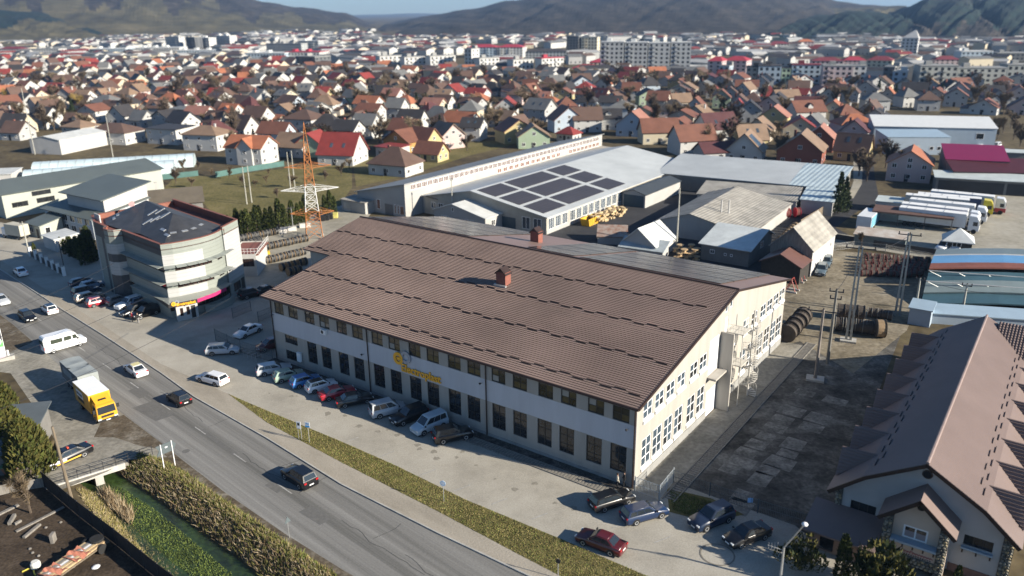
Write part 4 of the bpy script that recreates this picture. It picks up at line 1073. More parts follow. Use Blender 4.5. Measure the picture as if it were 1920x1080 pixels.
house('maroon_hall', 'long maroon roofed hall below the magenta one', 'hall', Vector((116.5,206.5,0)), R(-12), 34, 9, 'x', [(0,4.6),(9,6.6)], m_greyw, mat('maroon_roof',(0.07,0.018,0.022),rough=.5,var=.15), ov=.3, wins=[('f',12,1,2,1.4,2),('f',18,1,2,1.4,2)])
m_tin = mat('pale_tin_roof', (0.46,0.50,0.48), rough=.45, var=.12, scale=.3)
house('pale_open_shed', 'open fronted shed with pale green white roof behind the trucks', 'shed', P(1752,358), R(-22), 17, 6, 'x', [(0,3.6),(6,4.2)], m_greyw, m_tin, ov=.5, wins=[('f',.6,0,15.6,3.0,1,1,'door',m_dark)])  # dark front panel stands in for the shade inside the open shed
house('pale_side_shed', 'pale roofed open shed at the right edge behind the yellow tractor', 'shed', P(1880,366), R(-22), 14, 6, 'x', [(0,3.6),(6,4.2)], m_greyw, m_tin, ov=.5, wins=[('f',.6,0,12.6,3.0,1,1,'door',m_dark)])  # open front drawn as a dark panel, its inner shade painted on
house('flat_white_hut', 'flat white hut at the street corner behind the container', 'hut', P(1640,396), R(-30), 5.5, 6, 'x', [(0,2.4),(6,2.5)], m_white, m_tin, ov=.2)
house('rusty_edge_hut', 'long low hut with flaking white roof along the yard fence', 'hut', Vector((70,156.2,0)), R(-31), 9.5, 5, 'x', [(0,2.0),(5,2.3)], mat('green_grey_boards',(0.13,0.155,0.15),var=.2), mat('flaking_white_roof',(0.50,0.48,0.44),var=.2,scale=.5,col2=(0.33,0.25,0.19)), ov=.25)
house('pyramid_roof_hut', 'dark guard hut with pale pyramid roof at the truck lot gate', 'hut', P(1768,470), R(-27), 4.8, 4.8, 'hip', (2.3,1.9), m_dark, mat('faded_tin_pyramid',(0.52,0.54,0.53),var=.1), ov=.45, wins=[('f',1.4,1,1.6,1,2)])
ob = thing('open_truck_shelter', 'open shelter with long brown roof edge in front of the trailers', 'shelter', Vector((80.0,171.4,0)), R(-31))
MB().slab([(0,0,3.1),(16,0,3.1),(16,5,3.5),(0,5,3.5)], .35).build('roof', mat('brown_fascia_roof',(0.12,0.07,0.055),var=.1), ob)
for x in (.2,5.3,10.6,15.8): MB().bar((x,.3,0),(x,.3,2.8),.09,6).build('post', m_dark, ob)
MB().box(.1,15.9,4.7,4.9,0,3.0).build('back_wall', m_rf_white, ob)
ct = thing('shipping_container', 'white and blue container standing by the side street', 'container', Vector((75.4,168.2,0)), R(-35))
MB().box(0,3.0,0,9,.15,2.8).build('body', ribbed('container_white',(0.6,0.62,0.63),R(-35),pitch=.4,strength=.4), ct)
MB().box(3.005,3.05,.3,8.8,.3,2.6).build('side_panel', mat('container_blue',(0.12,0.30,0.40),var=.08), ct)
# big blue hall with strip roofs
hall = thing('blue_sports_hall', 'wide hall with curved blue, teal and brown roof strips at the right edge', 'hall', (0,0,0))
def strip3(a0, a1, b0, b1, m, nm, th=.25):
    n = 8; mb = MB(); u = Vector((45,-8,0))
    for i in range(n):
        s0, s1 = i/n, (i+1)/n; bow = lambda s: .9*math.sin(PI*min(1,s*1.3+.1))
        q = [Vector(a0)+u*s0+Vector((0,0,bow(s0))), Vector(a0)+u*s1+Vector((0,0,bow(s1))), Vector(b0)+u*s1+Vector((0,0,bow(s1))), Vector(b0)+u*s0+Vector((0,0,bow(s0)))]
        mb.slab(q, th)
    return mb.build(nm, m, hall, smooth=False)
m_teal = mat('teal_grey_sheet', (0.16,0.20,0.205), rough=.4, var=.12, scale=.2)
m_blueroof = mat('blue_roof_sheet', (0.12,0.29,0.50), rough=.4, var=.08, scale=.2)
m_tealdk = mat('dark_teal_sheet', (0.045,0.095,0.12), rough=.45, var=.15, scale=.2)
H0 = Vector((80.0,143.2,0)); D0 = Vector((67.1,121.8,0)); dv = D0-H0
def hp(f, z): p = H0+dv*f; return (p.x, p.y, max(0,z-3.3))
strip3(hp(.30,6.3), None, hp(0,5.6), None, m_teal, 'roof_strip'); strip3(hp(.36,6.6), None, hp(.30,6.5), None, m_white, 'roof_strip')
strip3(hp(.62,7.0), None, hp(.36,6.7), None, m_blueroof, 'roof_strip'); strip3(hp(.72,6.9), None, hp(.62,7.1), None, m_redcap, 'roof_strip')
strip3(hp(.86,5.2), None, hp(.73,6.2), None, m_tealdk, 'roof_strip'); strip3(hp(.98,4.6), None, hp(.85,5.6), None, m_teal, 'roof_strip'); strip3(hp(1.1,3.6), None, hp(.97,4.3), None, m_tealdk, 'roof_strip')
q = [Vector(hp(f,0)) for f in (0,1.1)]; u = Vector((45,-8,0))
hw = MB(); hw.face([q[0],q[1],q[1]+Vector((0,0,.4)),q[0]+Vector((0,0,2.1))]); hw.face([q[1],q[1]+u,q[1]+u+Vector((0,0,.4)),q[1]+Vector((0,0,.4))]); hw.face([q[0]+u,q[0],q[0]+Vector((0,0,2.1)),q[0]+u+Vector((0,0,2.1))])
hw.build('wall', m_tealdk, hall)
tr = MB()
for k, (f, z) in enumerate(((.78,7.2),(.92,6.4))):
    a = Vector(hp(f,z)); tr.bar(a, a+u*.95+Vector((0,0,-1.6)), .09, 6)
    for i in range(9): tr.bar(a+u*(i*.1)+Vector((0,0,-.17*i)), a+u*(i*.1+.06)+Vector((0,0,-.17*i-1.3)), .05, 5)
tr.build('truss', m_steel, hall, stuff=True)
house('pale_blue_kiosk', 'small pale blue cabin beside the blue hall corner', 'cabin', P(1701,607), R(-35), 3.0, 3.2, 'x', [(0,2.6),(3.2,3.0)], m_bluew, m_paleblue, ov=.2)
house('pale_blue_wing', 'pale blue low wing between the guesthouse and the blue hall', 'wing', P(1738,606), R(-14), 26, 3.6, 'x', [(0,1.6),(3.6,1.9)], m_bluew, m_paleblue, ov=.2)
# ------------------------------------------------------------ guesthouse
GA, GB = Vector((28.82,61.88,0)), Vector((40.58,53.44,0)); GT = math.atan2(GB.y-GA.y, GB.x-GA.x)
gh = thing('guesthouse', 'long white guesthouse with brown tiled gambrel roof, saw-tooth dormers and stone trimmed porch', 'guesthouse', GA, GT)
gp_ = [(0.25,4.78),(2.5,6.85),(7.15,9.65),(11.9,6.95),(14.25,4.8)]
m_gtile = mat('dark_brown_tiles', (0.185,0.14,0.126), rough=.5, var=.10, scale=.15, spec=.2)
GD = 40.0
wb = MB()
hw_ = [(1.6,3.75,2.75,3.8),(10.7,12.85,2.9,3.9)]
WGf = WM((0.25,.6),(14.25,.6))
def gtop(x): return gable([(a-.25,z) for a,z in gp_])(x)
gtop.knots = [a-.25 for a,_ in gp_]
wall(wb, WGf, 0, 14.0, gtop, [(a-.25,b-.25,c,d) for a,b,c,d in hw_])
wall(wb, WM((14.25,.6),(14.25,GD)), 0, GD-.6, flat(4.8)); wall(wb, WM((.25,GD),(.25,.6)), 0, GD-.6, flat(4.8)); 
rg = [(14.25-a,z) for a,z in gp_[::-1]]
wall(wb, WM((14.25,GD),(.25,GD)), 0, 14, gable(rg))
wb.build('wall', m_white, gh)
MB().box(9.9,14.2,.52,.597,0,.75).build('plinth', mat('brown_plinth',(0.18,0.105,0.08),var=.15), gh)
for a,b,c,d in hw_: window(gh, WGf, a-.25, c, b-a, d-c, 3, 1, m_frame_d, m_glass_d)
for x0,x1,z in ((1.5,3.8,2.55),(10.6,12.95,2.7)):
    f = MB().box(x0,x1,.2,.58,z-.02,z+.12).build('window_box', m_paleblue, gh)
    for k in range(3): x = x0+.15+(x1-x0-.3)*k/2; MB().box(x-.06,x+.06,.25,.58,z-.4,z-.03).build('bracket', m_gutter, f)
def oval(x, y, z, rx, rz_):
    b = MB(); n = 20
    b.face([(x+rx*math.cos(2*PI*i/n), y-.03, z+rz_*math.sin(2*PI*i/n)) for i in range(n)]); 
    o = b.build('oval_window', m_glass_d, gh)
    r = MB()
    for i in range(n): r.bar((x+rx*math.cos(2*PI*i/n),y-.03,z+rz_*math.sin(2*PI*i/n)),(x+rx*math.cos(2*PI*(i+1)/n),y-.03,z+rz_*math.sin(2*PI*(i+1)/n)),.05,5)
    r.build('frame', m_gutter, o)
oval(7.2,.6,8.43,.37,.36)
# stones at the corners and on the porch pillars
m_stone = [mat('field_stone_%s' % n, c, var=.2, scale=3, bump=.3) for n, c in (('grey',(0.24,0.23,0.19)),('ochre',(0.27,0.225,0.14)),('dark',(0.12,0.115,0.095)))]
m_mortar = mat('stone_mortar', (0.10,0.095,0.08), var=.15)
STONE = []
for k in range(6):
    n = 7; pts = [(math.cos(2*PI*i/n+rnd.uniform(-.25,.25))*rnd.uniform(.42,.53), math.sin(2*PI*i/n+rnd.uniform(-.25,.25))*rnd.uniform(.42,.53)) for i in range(n)]
    b = MB(); b.mesh([(x,0,z) for x,z in pts]+[(x*.8,-.16,z*.8) for x,z in pts], [tuple(range(n,2*n))]+[(i,(i+1)%n,n+(i+1)%n,n+i) for i in range(n)])
    o = b.build('stone', m_stone[k%3]); STONE.append(o.data); bpy.data.objects.remove(o)
def stones(parent, M, w, h, sz=.33):
    nx = max(1, round(w/sz)); nz = int(h/(sz*.8))
    for j in range(nz):
        for i in range(nx):
            o = link('stone', rnd.choice(STONE), parent)
            x = (i+.5+(.25 if j%2 else -.1)*(nx>1))*w/nx; x = min(max(x,.15),w-.15)
            o.matrix_local = M @ Matrix.Translation((x,0,(j+.5)*h/nz)) @ Matrix.Rotation(rnd.uniform(-.5,.5),4,'Y') @ Matrix.Diagonal((w/nx*1.0*rnd.uniform(.85,1.05),rnd.uniform(.6,1.1),h/nz*1.05,1))
q1 = MB().box(.22,.85,.5,.595,0,4.7).build('stone_quoin', m_mortar, gh); stones(q1, Matrix.Translation((.22,.5,0)), .63, 4.7)
q2 = MB().box(13.45,14.28,.5,.595,0,4.75).build('stone_quoin', m_mortar, gh); stones(q2, Matrix.Translation((13.45,.5,0)), .83, 4.75)
# porch
PY = -1.8
pw = MB(); wall(pw, WM((4.8,PY+.55),(9.75,PY+.55)), 0, 4.95, gable([(0,5.1),(2.53,7.3),(4.95,5.1)]), [(1.5,3.4,3.0,4.2)], z0=1.4); wall(pw, WM((9.75,PY),(9.75,.6)), 0, 2.4, flat(5.1)); wall(pw, WM((4.8,.6),(4.8,PY)), 0, 2.4, flat(5.1))
pw.box(5.4,9.1,PY+.1,PY+.5,.95,2.75)
pw.build('porch_wall', mat('warm_render',(0.50,0.42,0.345),var=.05), gh)
window(gh, WM((4.8,PY+.55),(9.75,PY+.55)), 1.5, 3.0, 1.9, 1.2, 2, 1, m_frame_w, m_glass_d, t=.14, deep=.05)
for x0 in (4.78,9.06):
    p_ = MB().box(x0,x0+.7,PY-.02,PY+.52,0,5.0).build('stone_pillar', m_mortar, gh); stones(p_, Matrix.Translation((x0,PY-.02,0)), .7, 5.0)
lt = MB().box(5.48,9.06,PY+.02,PY+.4,.75,1.6).build('stone_lintel', m_mortar, gh); stones(lt, Matrix.Translation((5.48,PY+.02,.75)), 3.58, .85)
MB().box(5.5,9.05,PY-.3,PY+.5,2.78,2.98).build('balcony_slab', m_paleblue, gh)
for k in range(5): x = 5.7+k*.8; MB().box(x-.06,x+.06,PY-.2,PY+.08,2.4,2.77).build('bracket', m_gutter, gh)
MB().box(5.3,9.2,PY+.56,PY+.9,3.0,3.7).build('balcony_parapet', mat('mauve_render',(0.32,0.26,0.25),var=.05), gh)
pr_ = MB()
for s in (-1,1):
    q = [(7.33,PY-.75,7.6),(7.33,1.6,7.6),(7.33+s*3.0,1.6,5.0),(7.33+s*3.0,PY-.75,5.0)]
    pr_.slab(q if s < 0 else q[::-1], .22)
pr_.build('porch_roof', m_gtile, gh)
vbp = MB()
for s in (-1,1):
    vbp = MB(); q = [(7.33,PY-.82,7.66),(7.33,PY-.74,7.66),(7.33+s*3.05,PY-.74,5.0),(7.33+s*3.05,PY-.82,5.0)]; vbp.slab(q if s < 0 else q[::-1], .34); vbp.build('porch_barge_board', m_gutter, gh)

oval(7.35,PY+.55,6.25,.27,.26)
# sign: unreadable faded red script over a dark line, drawn as small strokes
m_signred = mat('faded_red_paint', (0.30,0.07,0.09), var=.1); m_signdk = mat('faded_black_paint', (0.06,0.04,0.045), var=.1)
sg1, sg2 = MB(), MB(); zz = lambda x: 2.02
for i in range(11):
    x = 6.5+i*.22; hgt = .34 if i in (0,3) else .2
    sg1.bar((x,PY+.06,1.86),(x+.04,PY+.06,1.86+hgt),.028,4).bar((x+.04,PY+.06,1.86+hgt*.6),(x+.17,PY+.06,1.86+hgt*.7),.024,4).bar((x+.17,PY+.06,1.86+hgt*.7),(x+.18,PY+.06,1.86),.024,4)
for i in range(13): sg2.box(6.5+i*.18,6.62+i*.18,PY+.05,PY+.085,1.68,1.76)
sc = [(5.75+.16*math.cos(t*.6)*(1+.12*t)*.8, PY+.06, 2.05+.2*math.sin(t*.6)*(1+.05*t)) for t in range(14)]
sg2.path(sc, .03, 4)
sg1.build('sign_lettering', m_signred, gh); sg2.build('sign_emblem', m_signdk, gh)
# entrance and side porch
MB().box(5.6,8.95,PY+.9,PY+1.0,0,.9).build('entrance_door', m_frame_d, gh)
sp2 = MB(); sp2.slab([(-1.4,-3.6,2.05),(4.7,-3.6,2.05),(4.7,.55,3.0),(-1.4,.55,3.0)], .22); sp2.build('side_porch_roof', m_gtile, gh)
sp3 = MB(); wall(sp3, WM((-.9,-3.0),(4.6,-3.0)), 0, 5.5, flat(1.95), [(1.0,2.2,.2,1.9)]); wall(sp3, WM((-.9,.5),(-.9,-3.0)), 0, 3.5, flat(1.95)); sp3.build('side_porch_wall', mat('brown_render',(0.25,0.17,0.125),var=.08), gh)
# gambrel roof with tiles and dormers
ovf = .45; ridge_z = 9.9
segs = [((-.35,4.62),(2.5,7.08)),((2.5,7.08),(7.15,9.95)),((7.15,9.95),(11.9,7.18)),((11.9,7.18),(14.75,4.72))]
base_r = MB()
for i, ((xa,za),(xb,zb_)) in enumerate(segs):
    base_r.slab([(xa,-ovf,za),(xb,-ovf,zb_),(xb,GD+.3,zb_),(xa,GD+.3,za)], .2)
    tb = MB(); Lr = math.hypot(xb-xa,zb_-za)
    if i < 2: tile_slope(tb, (xa,GD+.3,za+.01), (0,-1,0), ((xb-xa)/Lr,0,(zb_-za)/Lr), GD+.3+ovf, Lr, row=.36, wave=.26, h=.05, amp=.03, spw=3)
    else: tile_slope(tb, (xb,-ovf,zb_+.01), (0,1,0), ((xa-xb)/Lr,0,(za-zb_)/Lr), GD+.3+ovf, Lr, row=.36, wave=.26, h=.05, amp=.03, spw=3)
    tb.build('roof_tiles', m_gtile, gh, stuff=True)
# rear cross wing whose tiled slope shows at the right edge
wgb = MB(); wgb.slab([(8.6,30.0,4.7),(27,30.0,4.7),(27,39.6,9.7),(8.6,39.6,9.7)], .2); wgb.slab([(8.6,39.6,9.7),(27,39.6,9.7),(27,48.5,5.0),(8.6,48.5,5.0)], .2); wgb.build('wing_roof', m_gtile, gh)
wgt = MB(); Lw = math.hypot(9.6,5.0); tile_slope(wgt, (8.6,30.0,4.72), (1,0,0), (0,9.6/Lw,5.0/Lw), 18.4, Lw, row=.38, wave=.34, h=.07, amp=.09, spw=4); wgt.build('roof_tiles', m_gtile, gh, stuff=True)
MB().box(14.3,26.5,30.6,47.8,0,4.6).build('wing_wall', m_white, gh)
groof = base_r.build('roof', m_gtile, gh)
MB().bar((7.15,-ovf,10.0),(7.15,GD+.3,10.0),.15,8).build('ridge_cap', mat('pale_ridge',(0.25,0.19,0.17),rough=.5), groof)
for (xa,za),(xb,zb_) in segs:
    MB().slab([(xa,-ovf-.09,za+.05),(xb,-ovf-.09,zb_+.05),(xb,-ovf-.005,zb_+.05),(xa,-ovf-.005,za+.05)], .34).build('barge_board', m_gutter, groof)
m_dslope = m_gtile
for i in range(8):
    y = 3.6+i*4.75
    for s, xe, xk, ze, zk in ((-1,-.30,2.9,4.75,7.12),(1,14.7,11.5,4.85,7.2)):
        hw2 = 1.55; rx = xe; zr = zk+.2
        inner = (xk,y,zr+.03); outer = (rx,y,zr-.05); b1 = (rx,y-hw2,ze+.1); b2 = (rx,y+hw2,ze+.1)
        d = MB()
        for q in ([inner,outer,b1],[outer,inner,b2]):
            q = q if s < 0 else q[::-1]; d.slab(q, .1)
            # tile courses on the dormer slopes
        o = d.build('dormer_roof', m_dslope, groof)
        f = MB().face([b1,b2,(rx,y,zr-.12)] if s > 0 else [b2,b1,(rx,y,zr-.12)]); f.build('dormer_gable', m_white, groof)
        rb2 = MB()
        for q0 in (b1,b2):
            for k in range(1,9):
                t_ = k/9; a = Vector(outer).lerp(Vector(q0),t_); c2 = Vector(inner).lerp(Vector(q0),t_); n_ = Vector((0,(-1 if q0 is b1 else 1)*.6,.8))*.05
                rb2.bar(a+n_, c2+n_, .045, 4)
        rb2.build('dormer_tiles', m_gtile, groof, stuff=True)
for s in (0,1):
    for k in range(14):
        for j, off in enumerate((0,.62)):
            y = 2.0+k*2.7+j*1.35; f0 = .9-off*.12 if s == 0 else .1+off*.12
            xa, za = (2.5,7.08) if s == 0 else (7.15,9.95); xb, zb_ = (7.15,9.95) if s == 0 else (11.9,7.18)
            f_ = .10+off*.12 if s == 0 else .90-off*.12
            x, z = xa+(xb-xa)*f_, za+(zb_-za)*f_
            MB().cbox((0,0,.1),(.05,1.2,.16)).build('snow_guard', m_gutter, groof, loc=(x,y,z)) if (k,j,s) == (0,0,0) else link('snow_guard', bpy.data.meshes['snow_guard.001'] if 'snow_guard.001' in bpy.data.meshes else bpy.data.meshes['snow_guard'], groof, loc=(x,y,z))
# ------------------------------------------------------------ vehicles
import bmesh
def paint(name, col, rough=0.28): return mat('paint_'+name, col, rough=rough, var=.03, scale=.5, spec=.5, coat=.5)
PAINT = {'white': (0.70,0.71,0.72), 'silver': (0.40,0.42,0.44), 'black': (0.006,0.006,0.007), 'grey': (0.14,0.145,0.15), 'red': (0.33,0.018,0.03), 'darkred': (0.085,0.012,0.016),
 'blue': (0.03,0.16,0.42), 'darkblue': (0.015,0.025,0.05), 'navyblue': (0.008,0.022,0.065), 'green': (0.26,0.34,0.27), 'paleblue': (0.40,0.48,0.53), 'bluegrey': (0.16,0.22,0.30), 'beige': (0.27,0.23,0.19), 'yellow': (0.72,0.42,0.03), 'cream': (0.68,0.60,0.28), 'teal': (0.08,0.11,0.13)}
m_cglass = mat('car_glass', (0.018,0.024,0.03), rough=.05, var=.2, spec=.7)
m_tyre = mat('tyre', (0.018,0.018,0.018), rough=.85)
m_rim = mat('alloy_rim', (0.45,0.46,0.47), rough=.35, metal=.5, var=.08)
m_trim = mat('black_trim', (0.02,0.02,0.021), rough=.6)
m_head = mat('headlight_lens', (0.62,0.65,0.66), rough=.15, var=.1)
m_tail = mat('taillight_lens', (0.38,0.015,0.02), rough=.2, var=.1)
m_plate = mat('number_plate', (0.68,0.68,0.66), rough=.5)
def beveled(mb, name, mats, parent, off, seg=2, ang=25):
    o = mb.build(name, mats, parent); bm = bmesh.new(); bm.from_mesh(o.data)
    bmesh.ops.remove_doubles(bm, verts=bm.verts, dist=.001)
    bmesh.ops.recalc_face_normals(bm, faces=bm.faces)
    es = [e for e in bm.edges if len(e.link_faces) == 2 and e.calc_face_angle(0) > R(ang)]
    bmesh.ops.bevel(bm, geom=es, offset=off, segments=seg, affect='EDGES', clamp_overlap=True)
    for f in bm.faces: f.smooth = True
    bm.to_mesh(o.data); bm.free()
    if hasattr(o.data, 'set_sharp_from_angle'): o.data.set_sharp_from_angle(angle=R(40))
    return o
# kind: L, half width, body top stations (x,z), greenhouse (rear bottom, rear top, front top, front bottom), belt, roof, wheel x, wheel r
CK = {
 'sedan': (4.6,.88,[(-2.3,.78),(-2.2,.98),(-1.45,1.0),(.85,.95),(2.05,.80),(2.3,.62)],(-1.7,-.95,.25,1.05),.95,1.44,(-1.35,1.40),.32),
 'hatch': (4.05,.86,[(-2.02,.75),(-1.98,.98),(-1.3,1.0),(.75,.96),(1.8,.80),(2.02,.62)],(-1.97,-1.55,.15,1.0),.96,1.50,(-1.22,1.28),.31),
 'wagon': (4.65,.88,[(-2.32,.75),(-2.28,.98),(-1.4,1.0),(.85,.95),(2.08,.80),(2.32,.62)],(-2.27,-1.95,.25,1.05),.95,1.48,(-1.35,1.42),.32),
 'suv': (4.55,.93,[(-2.27,.85),(-2.22,1.08),(-1.3,1.1),(.85,1.08),(1.95,.98),(2.27,.75)],(-2.2,-1.9,.15,.95),1.06,1.70,(-1.33,1.36),.36),
 'mpv': (4.4,.92,[(-2.2,.85),(-2.18,1.1),(-1.3,1.1),(1.2,1.06),(1.95,.9),(2.2,.7)],(-2.17,-2.05,.45,1.35),1.05,1.86,(-1.30,1.38),.33),
}
CARS = {}
def car_proto(kind):
    if kind in CARS: return CARS[kind]
    L, w, top, gh_, belt, roof, wx, wr = CK[kind]
    root = thing('parked_car', 'car', 'car')
    mb = MB(); zb_ = .24; rings = []
    def zt(x):
        for (a,za),(b,zb2) in zip(top[:-1],top[1:]):
            if x <= b: return za+(zb2-za)*(x-a)/(b-a)
        return top[-1][1]
    for x, z in top:
        k = .90 if abs(x) > L/2-.02 else (.97 if abs(x) > L/2-.35 else 1.0); ww = w*k
        rings.append([(x,-ww*.94,zb_),(x,-ww,.5),(x,-ww*.98,z-.12 if z > .75 else z-.05),(x,-ww*.86,z),(x,ww*.86,z),(x,ww*.98,z-.12 if z > .75 else z-.05),(x,ww,.5),(x,ww*.94,zb_)])
    vs = [p for r in rings for p in r]; fs = []
    for i in range(len(rings)-1):
        for k in range(8):
            fs.append((i*8+k, i*8+(k+1)%8, (i+1)*8+(k+1)%8, (i+1)*8+k))
    fs.append(tuple(range(7,-1,-1))); n = len(rings)-1; fs.append(tuple(n*8+k for k in range(8)))
    mb.mesh(vs, fs)
    rb_, rt_, ft_, fb_ = gh_; w1, w2 = w*.90, w*.70; b0 = belt-.06
    g = [(rb_,-w1,b0),(fb_,-w1,b0),(fb_,w1,b0),(rb_,w1,b0),(rt_,-w2,roof),(ft_,-w2,roof),(ft_,w2,roof),(rt_,w2,roof)]
    mb2 = MB().mesh(g, [(0,3,2,1),(4,5,6,7),(0,1,5,4),(1,2,6,5),(2,3,7,6),(3,0,4,7)])
    mb.mesh(mb2.v, mb2.f)
    beveled(mb, 'body', paint('white', PAINT['white']), root, .055)
    rp = MB().box(rt_+.05,ft_-.03,-w2+.07,w2-.07,roof-.02,roof+.012); beveled(rp, 'roof_panel', paint('white', PAINT['white']), root, .01, 1)
    def lerp(a, b, t): return Vector(a)+(Vector(b)-Vector(a))*t
    def gl(q, nm, e=.016):
        q = [Vector(p) for p in q]; nr = (q[1]-q[0]).cross(q[2]-q[0]).normalized()
        MB().slab([p+nr*e for p in q], .02).build(nm, m_cglass, root)
    n_side = 3 if kind in ('wagon','mpv','suv') else 2
    for s in (-1,1):
        B0, B1 = Vector((rb_,s*w1,b0)), Vector((fb_,s*w1,b0)); T0, T1 = Vector((rt_,s*w2,roof)), Vector((ft_,s*w2,roof))
        def pt(u, v): return (B0.lerp(B1,u)).lerp(T0.lerp(T1,u),v)
        cuts = [.05,.33,.62,.93] if n_side == 3 else [.10,.50,.93]
        for a, b in zip(cuts[:-1], cuts[1:]):
            q = [pt(a+.012,.2),pt(b-.012,.2),pt(b-.012 if b < .9 else b-.05,.86),pt(a+.012 if a > .11 else a+.03,.86)]
            gl(q if s < 0 else q[::-1], 'side_window')
        MB().cbox((fb_-.18,s*(w1+.13),belt+.06),(.12,.2,.14)).build('wing_mirror', m_trim, root)
        for x in wx:
            wh = MB().lathe([(wr*.55,-.10),(wr*.97,-.11),(wr,-.07),(wr,.07),(wr*.97,.11),(wr*.55,.10)],18,axis='Y').build('wheel', m_tyre, root, loc=(x,s*(w-.08),wr), smooth=False)
            rm = MB().lathe([(.02,s*.085),(wr*.62,s*.108),(wr*.64,s*.06)] if s > 0 else [(wr*.64,s*.06),(wr*.62,s*.108),(.02,s*.085)],14,axis='Y'); rm.build('rim', m_rim, wh)
            ar = MB(); nn = 12
            ar.face([(x+(wr+.07)*math.cos(PI*i/nn),s*(w+.004),wr+(wr+.07)*math.sin(PI*i/nn)) for i in range(nn+1)][::-s]); ar.build('wheel_arch', m_trim, root)  # dark half disc paints the shade of a wheel opening left uncut
        MB().cbox((top[-1][0]-.10,s*w*.66,top[-1][1]+.0),(.22,w*.36,.13)).build('headlight', m_head, root)
        MB().cbox((top[0][0]+.06,s*w*.74,.84 if kind != 'suv' else .95),(.16,w*.30,.17)).build('taillight', m_tail, root)
    gl([lerp((fb_,-w1,b0),(ft_,-w2,roof),.14)+Vector((0,.10,0)), lerp((fb_,w1,b0),(ft_,w2,roof),.14)-Vector((0,.10,0)), lerp((fb_,w1,b0),(ft_,w2,roof),.90)-Vector((0,.07,0)), lerp((fb_,-w1,b0),(ft_,-w2,roof),.90)+Vector((0,.07,0))], 'windscreen')
    gl([lerp((rb_,w1,b0),(rt_,w2,roof),.2)-Vector((0,.12,0)), lerp((rb_,-w1,b0),(rt_,-w2,roof),.2)+Vector((0,.12,0)), lerp((rb_,-w1,b0),(rt_,-w2,roof),.88)+Vector((0,.09,0)), lerp((rb_,w1,b0),(rt_,w2,roof),.88)-Vector((0,.09,0))], 'rear_window')
    for x, z in ((top[0][0]-.01,.62),(top[-1][0]+.01,.42)): MB().cbox((x,0,z),(.03,.5,.12)).build('number_plate', m_plate, root)
    MB().box(-L/2+.12,L/2-.12,-w*.93,w*.93,.17,.27).build('sill', m_trim, root)
    CARS[kind] = root
    return root
USED = set()
def car(kind, px, py, dx, dy, col, label, group=None, roofcol=None, z=.6, name=None):
    """car whose middle shows at picture point (px,py) with its nose towards (dx,dy)"""
    c = P(px, py, z); f = P(px+dx, py+dy, z); a = math.atan2(f.y-c.y, f.x-c.x)
    root = car_proto(kind)
    if kind not in USED:
        USED.add(kind); root.location = (c.x,c.y,.012); root.rotation_euler = (0,0,a); root['label'] = label
        if group: root['group'] = group
        kids = list(root.children); r = root
        KIDS.setdefault(root.name, [(k, list(k.children)) for k in root.children])
    else: r, kids = dup(root, (c.x,c.y,.012), a, label, group)
    if not group and 'group' in r: del r['group']
    for k in kids:
        b = k.name.split('.')[0]
        if b == 'body': recolor(k, paint(col, PAINT[col]))
        if b == 'roof_panel':
            rc = roofcol or col; recolor(k, paint(rc, PAINT[rc]))
            if roofcol: k['label'] = '%s roof' % roofcol
    return r
FR_ = 'cars parked along the factory front'
car('wagon',513,691,50,-9,'silver','silver estate car, leftmost in the row along the factory front',FR_)
car('hatch',541,703,50,-12,'green','pale green hatchback between the silver estate and the blue car',FR_)
car('hatch',573,713,50,-14,'blue','bright blue hatchback parked along the factory front',FR_)
car('hatch',602,722,50,-14,'white','white hatchback with black roof parked beside the bright blue car',FR_,'black')
car('sedan',632,735,50,-12,'red','red saloon parked between the white hatchback and a black saloon',FR_)
car('sedan',664,748,50,-10,'black','black saloon parked beside the red one on the factory front',FR_)
car('mpv',727,767,50,-12,'silver','silver high roofed van car in the factory front row',FR_)
car('suv',767,779,-50,18,'black','black off-roader facing the road, parked beside the silver van car',FR_)
car('mpv',805,796,-50,20,'paleblue','pale blue people carrier facing the road with a dark roof hatch',FR_)
car('suv',848,814,50,-10,'black','black off-roader at the right end of the factory front row, tail to the road',FR_)
car('wagon',418,655,50,-3,'silver','silver estate car standing by the bicycle racks',None)
car('wagon',398,709,-50,-14,'white','white estate car driving along the forecourt by the pavement')
car('sedan',465,620,-50,22,'white','white saloon behind the grey mesh fence')
car('hatch',506,646,-50,15,'darkred','dark red car half hidden behind the fence and factory corner')
RD = 'cars driving on the main road'
car('sedan',38,509,-50,-38,'white','white saloon farthest up the road at the left edge',RD)
car('sedan',2,562,50,36,'silver','silver saloon cut by the left edge, coming down the road',RD)
car('hatch',51,593,50,33,'black','small black hatchback with lit nose coming down the road',RD)
car('hatch',92,579,-50,-36,'white','white hatchback with black roof driving away up the road',RD,'black')
car('hatch',335,746,-50,-33,'black','black hatchback driving away beside the forecourt',RD)
car('suv',561,893,-50,-33,'black','black off-roader on the road in the foreground',RD)
car('sedan',254,692,-50,-35,'white','white taxi with yellow roof driving up the road',RD,'cream')
LOT = 'cars parked before the office'
car('hatch',153,529,40,-10,'darkblue','dark car at the far end of the office row, in the shade',LOT)
car('hatch',173,534,40,-10,'bluegrey','blue grey car second from the far end of the office row',LOT)
car('suv',162,546,40,-10,'darkblue','dark blue off-roader in the office row',LOT)
car('wagon',167,556,40,-10,'beige','beige estate car beside the red hatchback',LOT)
car('hatch',186,565,40,-10,'red','bright red hatchback parked before the office',LOT)
car('hatch',222,562,40,-12,'grey','grey car nearest the office pillar',LOT)
car('suv',242,569,-40,13,'white','white off-roader facing the road before the office',LOT)
car('hatch',264,564,40,-12,'bluegrey','pale blue car half hidden behind the white off-roader',LOT)
